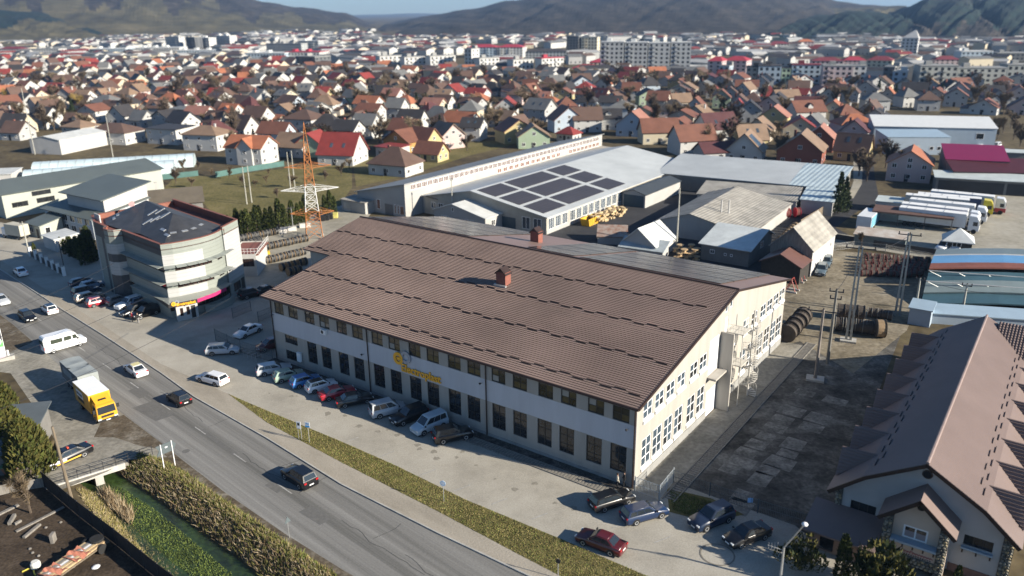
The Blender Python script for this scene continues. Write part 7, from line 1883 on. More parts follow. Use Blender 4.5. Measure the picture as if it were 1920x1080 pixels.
mw = lambda n, c: mat('cloth_'+n, c, var=.12, scale=4)
bpy.context.view_layer.update()
person(260,606,R(100),mw('black',(0.02,0.02,0.022)),mw('grey',(0.30,0.29,0.28)),'person in a dark top and pale trousers standing at the nose of the black off-roader')
person(249,604,R(60),mw('red',(0.35,0.03,0.04)),mw('black',(0.02,0.02,0.022)),'person in a red top beside the gatehouse off-roader')
person(447,549,R(-60),mw('maroon',(0.16,0.03,0.035)),mw('black',(0.02,0.02,0.022)),'person in a maroon jacket near the office annex')
person(1157,916,R(10),mw('cream',(0.48,0.44,0.36)),mw('black',(0.02,0.02,0.022)),'person in a cream top at the factory corner')
person(1170,913,R(190),mw('black',(0.02,0.02,0.022)),mw('black',(0.02,0.02,0.022)),'person all in black at the factory corner, right of the one in cream')
# ------------------------------------------------------------ the town
WALLC = {'white': (0.42,0.42,0.405), 'cream': (0.44,0.39,0.29), 'yellow': (0.40,0.33,0.17), 'grey': (0.33,0.33,0.325), 'green': (0.28,0.35,0.25), 'blue grey': (0.36,0.42,0.48), 'pink': (0.45,0.35,0.33), 'beige': (0.43,0.38,0.31), 'ochre': (0.36,0.21,0.07), 'brick red': (0.22,0.075,0.05)}
ROOFC = {'orange': (0.30,0.115,0.06), 'red': (0.20,0.036,0.03), 'brown': (0.105,0.066,0.05), 'dark': (0.04,0.037,0.037), 'grey': (0.14,0.14,0.135), 'tan': (0.20,0.135,0.09), 'rust': (0.155,0.068,0.045), 'maroon': (0.08,0.03,0.03), 'pink': (0.28,0.135,0.10)}
wmat = lambda k: mat('house_wall_'+k.replace(' ','_'), WALLC[k], var=.07, scale=.25)
def rmat(k): return mat('house_roof_'+k, ROOFC[k], rough=.6, var=.16, scale=.35, bump=.25, bscale=3)
TOWN = []                                       # (root, x, y, px, py, wall, roof, shape, feature)
def inv(p):
    q = cam.matrix_world.inverted() @ Vector(p); return 960+F_PX*q.x/-q.z, 540-F_PX*q.y/-q.z
cam_inv = None
def town_house(px, py, L, D, kind, he, rise, wall_, roof_, rot=None, feat=None, deep=0):
    c = P(px, py); rz = SA+R(rot or 0); ex = Vector((math.cos(rz),math.sin(rz),0)); ey = Vector((-ex.y,ex.x,0))
    o = c-ex*L/2-ey*D*.35
    if kind == 'x': prof = [(0,he),(D/2,he+rise),(D,he)]
    elif kind == 'y': prof = [(0,he),(L/2,he+rise),(L,he)]
    elif kind == 'flat': prof = [(0,he),(D,he+.3)]
    else: prof = (he,rise)
    wins = []; st = 2 if he > 4.6 else 1
    for s in range(st):
        z = .9+s*2.8
        wins += row_w('f',max(2,int(L/3.6)),1.2,L-1.2,z,1.2,1.25)+row_w('r',max(2,int(D/3.6)),1.2,D-1.2,z,1.2,1.25)
    if kind == 'x' and rise > 2.2: wins += [('r',D/2-.6,he+.4,1.2,1.2)]
    if kind == 'y' and rise > 2.2: wins += [('f',L/2-.6,he+.4,1.2,1.2)]
    ann = feat is None and rnd.random() < .45
    wins.append(('f',L*.42,0.05,1.0,2.1,1,1,'door',m_trim))
    t, roof, W_ = house('family_house', 'house', 'house', (o.x,o.y,0), rz, L, D, {'flat':'x'}.get(kind,kind), prof, wmat(wall_), rmat(roof_), wins, ov=.55, rt=.2)
    if ann:
        aw, ad, ah = rnd.uniform(2.5,4), D*rnd.uniform(.5,.8), rnd.uniform(2.2,2.9); x0 = -aw if rnd.random() < .5 else L
        MB().box(x0+.02,x0+aw-.02,.3,.3+ad,0,ah).build('annex', wmat(rnd.choice(['white','grey','beige'])), t)
        MB().slab([(x0-.2,.0,ah+.1),(x0+aw+.2,.0,ah+.1),(x0+aw+.2,.5+ad,ah+1.0),(x0-.2,.5+ad,ah+1.0)], .15).build('annex_roof', rmat(rnd.choice([roof_,'grey','brown'])), t)
    if feat is None: feat = rnd.choice(['chimney','chimney','roof light','two chimneys','dormer','plain'])
    if kind in ('hip','flat') and feat in ('dormer','roof light'): feat = 'chimney'
    if 'chimney' in feat:
        chimney(roof, L*.3, D*.5+.8, he+rise*.75, .7, 1.3, m_vent)
        if feat == 'two chimneys': chimney(roof, L*.72, D*.5+.6, he+rise*.75, .6, 1.2, m_white)
    elif feat == 'dormer' and kind == 'x':
        w = 2.2; b = MB(); y0 = D*.12; z1 = he+rise*.8
        b.face([(L/2-w/2,y0,he+.3),(L/2+w/2,y0,he+.3),(L/2+w/2,y0,he+rise*.55),(L/2,y0,z1),(L/2-w/2,y0,he+rise*.55)])
        b.build('dormer_front', wmat(wall_), roof)
        b = MB(); b.face([(L/2,y0-.3,z1+.1),(L/2,D/2,z1+.1),(L/2-w/2-.2,D/2-1,he+rise*.5),(L/2-w/2-.2,y0-.3,he+rise*.5)]); b.face([(L/2,y0-.3,z1+.1),(L/2+w/2+.2,y0-.3,he+rise*.5),(L/2+w/2+.2,D/2-1,he+rise*.5),(L/2,D/2,z1+.1)]); b.build('dormer_roof', rmat(roof_), roof)
    elif feat == 'roof light' and kind == 'x':
        s = rise/(D/2)
        for x in (L*.3,L*.65): MB().slab([(x,1.6,he+1.6*s+.3),(x+.9,1.6,he+1.6*s+.3),(x+.9,2.8,he+2.8*s+.3),(x,2.8,he+2.8*s+.3)], .08).build('roof_light', m_glass_b, roof)
    elif feat == 'solar' and kind in ('x','y'):
        if kind == 'y': s = rise/(L/2); MB().slab([(L*.6,1.2,he+rise-(L*.1)*s+.3),(L*.9,1.2,he+rise-(L*.4)*s+.3),(L*.9,D*.6,he+rise-(L*.4)*s+.3),(L*.6,D*.6,he+rise-(L*.1)*s+.3)], .06).build('solar_panel', m_pv, roof)
    elif feat == 'cross gable':
        w = L*.42; b = MB(); z1 = he+rise*.92; x0 = L*.36
        b.face([(x0,-.7,0),(x0+w,-.7,0),(x0+w,-.7,he),(x0+w/2,-.7,z1),(x0,-.7,he)]); b.face([(x0+w,-.7,0),(x0+w,0,0),(x0+w,0,he),(x0+w,-.7,he)]); b.face([(x0,0,0),(x0,-.7,0),(x0,-.7,he),(x0,0,he)])
        b.build('gable_bay', wmat(wall_), t)
        for z in (.9,3.7): o2 = link('window', simple_window(1.2,1.25,m_frame_w,m_glass_d,2), t); o2.location = (x0+w/2-.6,-.72,z)
        b = MB(); b.slab([(x0+w/2,-1.2,z1+.2),(x0+w/2,D/2,z1+.2),(x0-.4,D*.1,he-.1),(x0-.4,-1.2,he-.1)], .15); b.slab([(x0+w/2,-1.2,z1+.2),(x0+w+.4,-1.2,he-.1),(x0+w+.4,D*.1,he-.1),(x0+w/2,D/2,z1+.2)], .15); b.build('gable_roof', rmat(roof_), roof)
    TOWN.append([t, c.x, c.y, px, py, wall_, roof_, kind, feat])
    return t
NEAR = [ # px, py, L, D, kind, eave, rise, wall, roof, rot, feature
(470,306,13,10,'x',5.6,3.2,'white','orange',20,'cross gable'),(640,306,12,12,'x',3.6,6.0,'white','red',22,'roof light'),(588,292,10,9,'y',4.2,3.8,'green','red',22,'plain'),(738,326,13,10,'hip',3.6,4.2,'white','brown',10,'chimney'),
(755,284,12,9,'y',4.0,3.6,'ochre','rust',0,'dormer'),(792,283,9,9,'x',3.6,4.4,'yellow','rust',0,'plain'),(733,293,9,7,'flat',3.2,.3,'white','red',0,'plain'),(806,301,9,7,'x',2.8,3.2,'yellow','rust',10,'plain'),
(570,250,13,11,'hip',6.2,3.0,'white','brown',15,'chimney'),(388,280,14,10,'hip',5.8,2.4,'white','tan',20,'two chimneys'),(318,268,14,10,'flat',5.6,.3,'white','dark',15,'plain'),(215,268,17,11,'hip',4.6,2.6,'white','brown',20,'plain'),
(150,262,10,9,'hip',5.4,2.0,'beige','tan',15,'plain'),(92,222,10,9,'y',4.8,3.6,'cream','brown',0,'chimney'),(228,232,9,9,'y',3.8,4.2,'white','dark',20,'plain'),(200,210,15,11,'hip',5.0,3.2,'grey','grey',10,'chimney'),
(350,226,16,9,'flat',5.2,.3,'white','grey',15,'plain'),(432,226,9,8,'x',4.2,3.2,'white','orange',10,'dormer'),(482,236,11,9,'x',4.2,4.0,'white','brown',10,'chimney'),(552,292,11,9,'x',3.6,4.0,'grey','tan',15,'two chimneys'),(520,234,6,5,'x',2.8,1.6,'beige','orange',0,'plain'),
(545,212,10,9,'x',5.0,3.4,'blue grey','brown',0,'plain'),(690,212,12,9,'x',4.8,3.2,'white','orange',10,'plain'),(735,194,10,9,'x',4.4,3.4,'white','pink',10,'plain'),(760,206,10,8,'hip',3.8,3.2,'beige','orange',10,'chimney'),
(772,252,10,10,'x',5.0,4.6,'white','dark',15,'plain'),(862,248,13,9,'x',4.6,3.4,'white','orange',5,'chimney'),(826,246,10,9,'hip',4.4,2.6,'white','brown',0,'plain'),(832,276,10,9,'x',4.8,3.8,'pink','tan',-20,'plain'),(812,214,10,8,'x',4.6,2.8,'cream','pink',10,'plain'),
(895,204,11,9,'hip',4.6,3.0,'beige','orange',10,'chimney'),(950,216,10,10,'y',4.2,4.0,'white','red',30,'plain'),(1010,226,11,10,'x',5.4,4.0,'grey','grey',0,'roof light'),(968,266,12,9,'y',4.6,3.8,'yellow','rust',60,'plain'),(1000,276,11,9,'y',4.2,3.6,'green','tan',40,'plain'),
(1062,246,12,10,'y',5.0,4.8,'blue grey','rust',50,'plain'),(1100,246,11,9,'x',5.0,4.2,'white','brown',40,'chimney'),(1064,264,7,6,'hip',3.0,2.0,'white','red',0,'plain'),(1140,242,10,9,'x',4.8,3.0,'white','dark',30,'dormer'),(1165,222,11,10,'hip',5.0,2.6,'blue grey','grey',20,'chimney'),
(1188,254,12,10,'y',4.6,4.8,'blue grey','pink',12,'plain'),(1235,268,13,9,'x',4.4,4.2,'cream','rust',40,'two chimneys'),(1216,198,11,9,'y',5.2,3.0,'green','dark',40,'plain'),
(1300,288,13,10,'x',5.0,4.4,'white','rust',50,'chimney'),(1345,262,13,11,'x',4.6,5.0,'white','maroon',55,'roof light'),(1396,300,11,11,'y',3.6,5.2,'white','tan',12,'solar'),(1500,306,13,13,'y',4.6,5.0,'brick red','tan',10,'chimney'),(1535,282,9,10,'y',4.6,3.8,'brick red','pink',10,'plain'),
(1450,238,11,10,'y',4.4,4.0,'yellow','pink',10,'chimney'),(1512,228,13,10,'x',4.6,4.0,'white','rust',45,'dormer'),(1600,258,13,10,'hip',5.4,3.0,'white','orange',40,'chimney'),(1702,336,11,12,'y',5.0,3.4,'pink','orange',8,'plain'),(1640,206,11,9,'hip',4.8,2.8,'white','grey',30,'plain'),
(1345,300,12,8,'x',3.0,2.6,'grey','maroon',50,'plain'),(1420,262,10,9,'y',4.0,4.0,'beige','tan',8,'plain'),(1560,226,10,9,'y',4.6,3.8,'cream','orange',10,'plain')]
for a in NEAR: town_house(*a)
wh = house('white_depot', 'large white depot with a dark glazed side beyond the greenhouse', 'depot', P(60,288), R(-16), 13, 22, 'y', [(0,5.0),(6.5,6.2),(13,5.0)], m_white, m_rf_white, ov=.2, wins=[('l',1+i*3.2,.3,2.6,3.6,2) for i in range(6)])
occupied = [(h[1],h[2],11) for h in TOWN]+[(P(95,280).x,P(95,280).y,22)]
zone = [P(*q) for q in [(-60,262),(40,262),(60,245),(300,250),(420,285),(520,275),(560,290),(700,320),(770,318),(870,285),(1000,275),(1090,252),(1190,270),(1330,300),(1560,318),(1600,312),(1606,270),(1640,255),(1640,215),(1760,212),(1880,218),(1990,225),(1990,160),(1640,168),(1380,160),(1180,142),(900,142),(650,132),(500,120),(200,118),(-60,118)]]
zx = [p.x for p in zone]; zy = [p.y for p in zone]
cand = []
for i in range(14000):
    x, y = rnd.uniform(min(zx),max(zx)), rnd.uniform(min(zy),max(zy))
    if not inpoly(x, y, zone): continue
    if any((x-a)**2+(y-b)**2 < (r if r > 13 else 16.6)**2 for a,b,r in occupied): continue
    occupied.append((x,y,14)); cand.append((x,y))
cand.sort(key=lambda q: q[1])
wk = ['white']*10+['cream']*3+['yellow']+['grey']*6+['green','blue grey','pink','beige','beige','beige','beige']
rk_ = ['brown']*11+['rust']*6+['orange']*2+['red']*2+['dark']*7+['grey']*5+['tan']*5+['maroon']*3+['pink']*1
NT = 250
far_list = cand[NT:]
for x, y in cand[:NT]:
    px, py = inv((x,y,0))
    two = rnd.random() < .5
    town_house(px, py, rnd.uniform(7.5,12), rnd.uniform(7,9.5), rnd.choice(['x','x','x','y','hip'] if px < 1050 else ['y','y','y','x','hip']), 5.2 if two else 3.3, rnd.uniform(2.4,4.0) if two else rnd.uniform(3.2,4.8), rnd.choice(wk), rnd.choice(rk_), rnd.choice([0,8,15,20,24,90] if px < 1050 else [-4,0,8,14,20,45]))
# labels for the houses: look, then nearest neighbour, then quarter
SH = {'x':'gabled','y':'gable fronted','hip':'hip roofed','flat':'flat roofed'}
FT = {'chimney':'a brick chimney','two chimneys':'two chimneys','dormer':'a dormer','roof light':'roof lights','cross gable':'a tall cross gable','solar':'a roof solar panel','plain':'a plain roof'}
def quarter(px, py):
    if px > 1640: return 'right of the side street'
    if px > 1100: return 'behind the yard range'
    if px > 680: return 'behind the long workshop'
    if px > 360: return 'beyond the meadow'
    return 'beyond the greenhouse'
def depth(py): return 'near row' if py > 250 else ('second row' if py > 215 else ('middle rows' if py > 180 else 'far rows'))
lab = {}
for i, h in enumerate(TOWN):
    nb = min((o for o in TOWN if o is not h), key=lambda o: (o[1]-h[1])**2+(o[2]-h[2])**2)
    side = ('left of' if nb[3] > h[3] else 'right of') if abs(nb[3]-h[3]) > 14 else ('before' if nb[4] < h[4] else 'behind')
    opts = ['%s %s house with %s roof and %s, %s' % (h[5], SH[h[7]], h[6], FT[h[8]].replace('a plain roof','bare ridge'), quarter(h[3],h[4])),
            '%s %s house, %s roof, %s the %s roofed %s one %s' % (h[5], SH[h[7]], h[6], side, nb[6], nb[5], quarter(h[3],h[4])),
            '%s house, %s roof, %s, %s the %s roofed one, %s' % (h[5], h[6], FT[h[8]].replace('a plain roof','no chimney'), side, nb[6], depth(h[4])+' '+quarter(h[3],h[4]))]
    h.append(opts)
from collections import Counter
cnts = [Counter(h[9][k] for h in TOWN) for k in range(3)]
used = Counter()
for h in TOWN:
    pick = next((h[9][k] for k in range(3) if cnts[k][h[9][k]] == 1 and not used[h[9][k]] and len(h[9][k].replace(',','').split()) <= 16), None)
    if pick is None:
        same = sorted([o for o in TOWN if o[9][0] == h[9][0]], key=lambda o: o[3]); k = same.index(h)
        w = ['leftmost','second from left','third from left','fourth from left','fifth from left','sixth from left','seventh from left','eighth from left'][min(k,7)] if h is not same[-1] else 'rightmost'
        pick = '%s %s %s house with %s roof, %s, %s' % (w, h[5], SH[h[7]], h[6], quarter(h[3],h[4]), depth(h[4]))
        if used[pick]: pick = '%s, %s' % (pick, FT[h[8]].replace('a plain roof','no chimney'))
        if used[pick] or len(pick.split()) > 16:
            pick = '%s %s house, %s roof, %s, %s' % (h[5], SH[h[7]], h[6], FT[h[8]].replace('a plain roof','no chimney'), ('between '+str('the middle rows') if False else w+' in its quarter'))
    used[pick] += 1; h[0]['label'] = pick; h[0]['group'] = 'family houses of the town'
# houses past the count: one object of small gabled boxes
def far_boxes(pts, name, label, seed, big=1.0):
    r = random.Random(seed); b = MB(); mats = [wmat(k) for k in ('white','cream','beige','grey')]+[rmat(k) for k in ('brown','rust','orange','red','grey','dark')]+[m_glass_d]
    for x, y, z in pts:
        L, D = r.uniform(7.5,12)*big*(1 if big < 1.2 else r.choice([1,1,1.6,2.4])), r.uniform(8,11)*big; h = r.choice([3.4,5.4])*big; ri = r.uniform(2.5,4)*(big if big < 1.2 else .5); i0 = len(b.v); w = r.choice([0,0,0,0,1,2,3,3]); rf = r.choice([4,4,4,5,8,8,9,9,6,7] if big < 1.2 else [4,8,8,8,9,9,7,0,3])
        b.mesh([(0,0,0),(L,0,0),(L,D,0),(0,D,0),(0,0,h),(L,0,h),(L,D,h),(0,D,h),(L,D/2,h+ri),(0,D/2,h+ri)], [(0,1,5,4),(1,2,6,8,5),(2,3,7,6),(3,0,4,9,7)], w)
        b.mesh([(-.5,-.5,h-.2),(L+.5,-.5,h-.2),(L+.5,D/2,h+ri+.1),(-.5,D/2,h+ri+.1),(L+.5,D+.5,h-.2),(-.5,D+.5,h-.2)], [(0,1,2,3),(3,2,4,5)], rf)
        for k in range(3):
            xx = L*(k+.5)/3; b.face([(xx-.6,-.03,1),(xx+.6,-.03,1),(xx+.6,-.03,2.3),(xx-.6,-.03,2.3)], 10); yy = D*(k+.5)/3; b.face([(L+.03,yy-.6,1),(L+.03,yy+.6,1),(L+.03,yy+.6,2.3),(L+.03,yy-.6,2.3)], 10)
        b.xf(Matrix.Translation((x,y,z)) @ Matrix.Rotation(SA+R(r.choice([0,10,45,90,-12])),4,'Z') @ Matrix.Translation((-L/2,-D/2,0)), i0)
    o = b.build(name, mats); o['kind'] = 'stuff'; tag(o, label, 'houses'); return o
far_boxes([(x,y,0) for x,y in far_list], 'distant_houses', 'mass of small gabled houses in the farther streets of the town', 3)
# ------------------------------------------------------------ apartment blocks and other big buildings of the centre
m_bw = {}
def block(px0, px1, pyb, pyt, wallc, roofc, label, depth_m=12, rz=None, ns=None, side=None, kind='apartment_block', pitched=False):
    """block whose foot runs px0..px1 at pyb and whose head shows at pyt"""
    a, b = P(px0,pyb), P(px1,pyb); rz = R(-14) if rz is None else R(rz); d = math.hypot((a.x+b.x)/2,(a.y+b.y)/2)
    W = (b-a).length; h = at_dist((px0+px1)/2, pyt, d).z; n = ns or max(1, int(round((h-1)/2.9)))
    ex = Vector((math.cos(rz),math.sin(rz),0)); L = W
    t = thing(kind, label, 'apartment block' if kind == 'apartment_block' else kind.replace('_',' '), a, rz, 'blocks of the town centre')
    hb = h-(2.4 if pitched else 0)
    wm_ = mat('block_wall_'+wallc, {'white':(0.47,0.47,0.455),'grey':(0.33,0.345,0.35),'blue':(0.33,0.40,0.46),'pink':(0.43,0.35,0.35),'cream':(0.55,0.50,0.38),'green':(0.30,0.37,0.27),'concrete':(0.30,0.31,0.29),'dark':(0.10,0.105,0.11)}[wallc], var=.08, scale=.08)
    MB().box(0,L,0,depth_m,0,hb).build('wall', wm_, t)
    rm_ = mat('block_roof_'+roofc, {'red':(0.30,0.03,0.05),'grey':(0.25,0.25,0.24),'dark':(0.05,0.045,0.045),'pale':(0.48,0.49,0.48),'maroon':(0.16,0.03,0.04),'orange':(0.38,0.13,0.06)}[roofc], var=.1, scale=.1)
    r = MB()
    if pitched:
        k = depth_m/2; e = hb
        c = [(-.5,-.5,e),(L+.5,-.5,e),(L+.5,depth_m+.5,e),(-.5,depth_m+.5,e)]; A_, B_ = (min(k,L*.3),k,e+2.6), (L-min(k,L*.3),k,e+2.6)
        for q in ([c[0],c[1],B_,A_],[c[1],c[2],B_],[c[2],c[3],A_,B_],[c[3],c[0],A_],[c[3],c[2],c[1],c[0]]): r.face(q)
    else:
        r.box(-.25,L+.25,-.25,depth_m+.25,hb+.005,hb+.5)
        for i in range(max(1,int(L/16))): r.box(4+i*15,7.5+i*15,depth_m*.4,depth_m*.7,hb+.5,hb+2.6)
    r.build('roof', rm_, t)
    wv_ = MB(); fl = (hb-.6)/n
    for j in range(n):
        z = .6+j*fl+fl*.25
        for i in range(max(2,int(L/3.2))): x = (i+.5)*L/max(2,int(L/3.2)); wv_.face([(x-.8,-.03,z),(x+.8,-.03,z),(x+.8,-.03,z+fl*.52),(x-.8,-.03,z+fl*.52)])
        for i in range(max(1,int(depth_m/4.5))): y = (i+.5)*depth_m/max(1,int(depth_m/4.5)); wv_.face([(L+.03,y-.7,z),(L+.03,y+.7,z),(L+.03,y+.7,z+fl*.5),(L+.03,y-.7,z+fl*.5)])
    wv_.build('window_panes', m_glass_d, t, stuff=True)
    if n >= 4 and L > 14:
        bl = MB()
        for i in range(int(L/9)):
            for j in range(1,n): x = 3+i*9; bl.box(x,x+2.6,-1.0,-.04,.5+j*fl,.5+j*fl+1.0)
        bl.build('balconies', wm_, t, stuff=True)
    return t
BL = [(1125,1168,138,79,'grey','pale','leftmost section of the tall grey slab block, centre of the skyline',13,-12),(1170,1212,138,80,'grey','pale','second section of the tall grey slab block from the left',13,-12),(1214,1254,138,81,'grey','pale','third section of the tall grey slab block from the left',13,-12),(1256,1293,138,80,'grey','pale','rightmost section of the tall grey slab block',13,-12),
(1062,1085,100,68,'dark','grey','dark tower left of the cream one behind the grey slab',12,-20),(1090,1120,100,70,'cream','grey','cream tower behind the left end of the grey slab',12,-20),
(714,756,136,106,'white','grey','white sunlit block, leftmost of the white row',9,32),(760,804,137,108,'white','grey','second white sunlit block from the left of the white row',9,32),(808,860,137,106,'white','grey','third white block, widest of the white row',9,32),(872,888,137,92,'white','grey','narrow white tower standing in the white row',10,-35),(900,942,139,110,'white','grey','white block right of the narrow white tower',9,32),(963,1008,142,113,'white','grey','grey and white block before the red roofed school',9,32),(1016,1066,143,110,'white','red','white block with a bit of red roof, right end of the white row',9,32),
(875,930,108,84,'blue','red','pale blue hall with steep red roofs on the skyline',22,-12,True),(932,980,108,84,'white','red','white hall joined to the pale blue one, dark red roof',22,-12,True),(985,1062,112,92,'grey','dark','long building with dark roof right of the red roofed halls',20,-12,True),
(1072,1130,140,122,'cream','red','front wing of the red roofed cream school',14,-10,True),(1105,1190,131,111,'cream','red','rear wing of the red roofed cream school',14,-10,True),(1190,1252,144,129,'white','maroon','low white hall with dull red roof before the grey slab',16,-8,True),
(1325,1352,150,107,'pink','red','pinkish block with red roof right of the grey slab',14,-30,True),(1356,1398,148,106,'pink','red','second pinkish block with red roof',14,-30,True),(1346,1366,152,124,'blue','grey','small blue white block before the pinkish ones',10,-30),(1397,1418,156,126,'concrete','dark','narrow grey block right of the pinkish ones',10,-20),(1420,1462,158,124,'blue','dark','blue white block with a green end wall',12,-15),(1464,1480,157,128,'green','dark','light green end section of the blue white block',12,-15),(1482,1535,157,122,'blue','maroon','blue white block under a dull red roof',12,-15),
(1540,1594,162,124,'pink','grey','pinkish grey five storey block',13,-15),(1596,1620,162,124,'white','grey','bright white end of the pinkish grey block',13,-15),(1520,1580,128,108,'pink','maroon','long block with dull red roof behind the pinkish grey one',14,-15,True),(1580,1622,128,107,'pink','red','block with the brightest red roof on the right skyline',14,-15,True),
(1622,1668,140,106,'cream','maroon','cream block with dark red roof behind the dark gabled one',14,-30,True),(1652,1672,164,126,'dark','grey','dark gabled block left of the white blue one',14,-35),(1670,1697,165,134,'blue','pale','pale blue white block beside the dark gabled one',12,-25),
(1720,1790,168,124,'concrete','grey','long greenish grey block, left of two',13,-10),(1792,1880,166,128,'concrete','grey','long greenish grey block, right of two, with teal panels',13,-10),(1884,1960,158,122,'concrete','grey','pale grey block cut by the right edge',13,-10),
(1686,1716,109,72,'white','pale','white high rise with pointed top on the right skyline',14,-30),
(1440,1480,95,78,'white','maroon','white building with dull roof, left of the orange domed one',14,-10,True),(1495,1525,93,74,'pink','orange','pale building with an orange roof on the right skyline',14,-10,True),(1390,1420,92,76,'white','maroon','far white house block above the pinkish ones',14,-10,True),
(1752,1800,122,106,'pink','maroon','low pinkish block right of the pointed high rise',14,-10,True),(1800,1860,118,97,'blue','pale','teal white building on the far right skyline',16,-8),(1868,1930,115,100,'dark','grey','dark long building at the far right edge',16,-8),
(312,345,90,69,'white','grey','white apartment block far left, below the hill',13,-30),(350,372,91,70,'dark','grey','block with dark glazing between the white far ones',13,-30),(376,398,90,71,'white','pale','second white block of the far left group',13,-30),(402,440,88,67,'white','pale','rightmost white block of the far left group',13,-30),
(500,570,96,82,'grey','grey','long dark glazed block right of the far left group',14,-20),(560,600,95,77,'grey','pale','grey block with white roof boxes at far left centre',14,-20),
(460,535,114,100,'blue','pale','long white and blue shop hall left of the grey cube',24,-12),(535,600,113,98,'white','red','shop hall with a red stripe beside the grey cube',24,-12),(556,606,128,106,'dark','grey','dark grey cube shaped building by the brown field',18,-35),
(170,230,102,92,'blue','pale','low hall with vaulted pale roof, far left',24,-5),(255,330,100,90,'white','pale','long low white hall far left of the centre',22,-5),(330,400,104,95,'blue','pale','long low pale blue hall by the brown field',22,-5),(60,110,106,92,'white','grey','white long house on the far left edge of town',14,-10),(0,40,104,88,'white','maroon','white building with red roof at the far left edge',14,-10,True)]
for b in BL:
    block(*b[:9][:6], b[6], depth_m=b[7], rz=b[8], pitched=len(b) > 9)
tt = [o for o in COL.objects if o.get('label') == 'white high rise with pointed top on the right skyline'][0]
L_t = (P(1716,109)-P(1686,109)).length; hz_ = [c for c in tt.children if c.name.startswith('roof')][0]
zt_ = max(v.co.z for v in hz_.data.vertices)-2
MB().mesh([(0,0,zt_),(L_t,0,zt_),(L_t,14,zt_),(0,14,zt_),(L_t*.75,7,zt_+7)], [(0,1,4),(1,2,4),(2,3,4),(3,0,4)]).build('pointed_cap', m_white, tt)
# mid-rise houses between the blocks
r7 = random.Random(77); mid = []
for i in range(60000):
    px, py = r7.uniform(-40,1960), r7.uniform(72,150)
    if py > 118 and px < 650: continue
    g = P(px,py)
    if any(abs(px-(b[0]+b[1])/2) < (b[1]-b[0])/2+6 and b[3]-2 < py < b[2]+5 for b in BL): continue
    if any((g.x-x)**2+(g.y-y)**2 < 15**2 for x,y,z in mid): continue
    mid.append((g.x,g.y,0.0))
    if len(mid) > 1500: break
far_boxes(mid, 'distant_houses', 'roofs of the town centre between the apartment blocks, blurring into one mass', 8, 1.25)
# ------------------------------------------------------------ trees among the houses
gt_ = 0; r9 = random.Random(9); spots = []
for i in range(16000):
    x, y = r9.uniform(min(zx),max(zx)), r9.uniform(min(zy), 620)
    if not inpoly(x, y, zone) or any((x-a)**2+(y-b)**2 < 6.3**2 for a,b,_ in occupied) or any((x-a)**2+(y-b)**2 < 4.5**2 for a,b in spots): continue
    spots.append((x,y))
    if len(spots) >= 400: break
spots.sort(key=lambda q: q[1])
for i, (x, y) in enumerate(spots):
    k = r9.random(); sz_ = r9.uniform(.8,1.5); nb = min(TOWN, key=lambda o: (o[1]-x)**2+(o[2]-y)**2); tpx = inv((x,y,0))[0]
    where = '%s %s %s %s roofed house, %s' % ('left of' if tpx < nb[3]-14 else ('right of' if tpx > nb[3]+14 else ('behind' if y > nb[2] else 'before')), nb[5], SH[nb[7]].split()[0], nb[6], quarter(nb[3],nb[4]).replace('the ',''))
    if k < .14: tree('cone', i%3, (x,y,0), 'dark conifer '+where, 'conifers between the houses', s=r9.uniform(.6,1.1))
    elif k < .30: tree('bush', i%3, (x,y,0), 'evergreen shrub '+where, 'garden shrubs', s=r9.uniform(.5,1.0))
    else: tree('bare', i%3, (x,y,0), ['tiny ','small ','','tall ','very tall '][min(4,int((sz_-.8)/.14))]+('pale ' if i%3 == 2 else '')+'bare tree '+where, 'bare garden trees', s=sz_)
for i,(x,y) in enumerate([(1880,250),(1900,262),(1895,240),(1870,262),(1912,275),(1780,268),(1850,272),(1660,315),(1650,300),(1770,330),(1610,330)]):
    tree('bare', i%3, P(x,y), ['small','tall','thin','wide'][i%4]+' bare tree on the waste ground near the magenta roof, '+ORD[i]+' of the scatter', 'bare trees near the magenta roof', s=.8+.1*(i%4))
for i,(x,y,c_) in enumerate([(1835,276,'white'),(1850,280,'silver'),(1868,274,'white'),(1885,285,'grey'),(1905,290,'silver'),(1790,272,'darkred'),(1770,300,'darkred')]):
    car(['hatch','wagon','mpv'][i%3],x,y,-20,6,c_,['leftmost white car on the waste ground right of the warehouse','silver estate right of the warehouse','white van car right of the warehouse','grey hatchback on the waste ground at the right edge','silver estate cut near the right edge on waste ground','dark red people carrier before the pale blue hall','dark red small car before the magenta roof hall'][i], 'cars on the waste ground')
house('waste_hut', 'low pale hut on the waste ground right of the warehouse', 'hut', P(1872,300), R(-20), 8, 4, 'x', [(0,2.4),(4,2.7)], m_greyw, m_tin, ov=.3)
tree('willow', 0, P(148,208), 'large golden leafless willow before the brown roofed houses on the left', s=1.5)
tree('willow', 1, P(12,196), 'golden leafless willow at the left edge among the houses', s=1.4)
tree('willow', 0, P(1378,214), 'small golden yellow tree right of centre behind the yard range', s=.9)
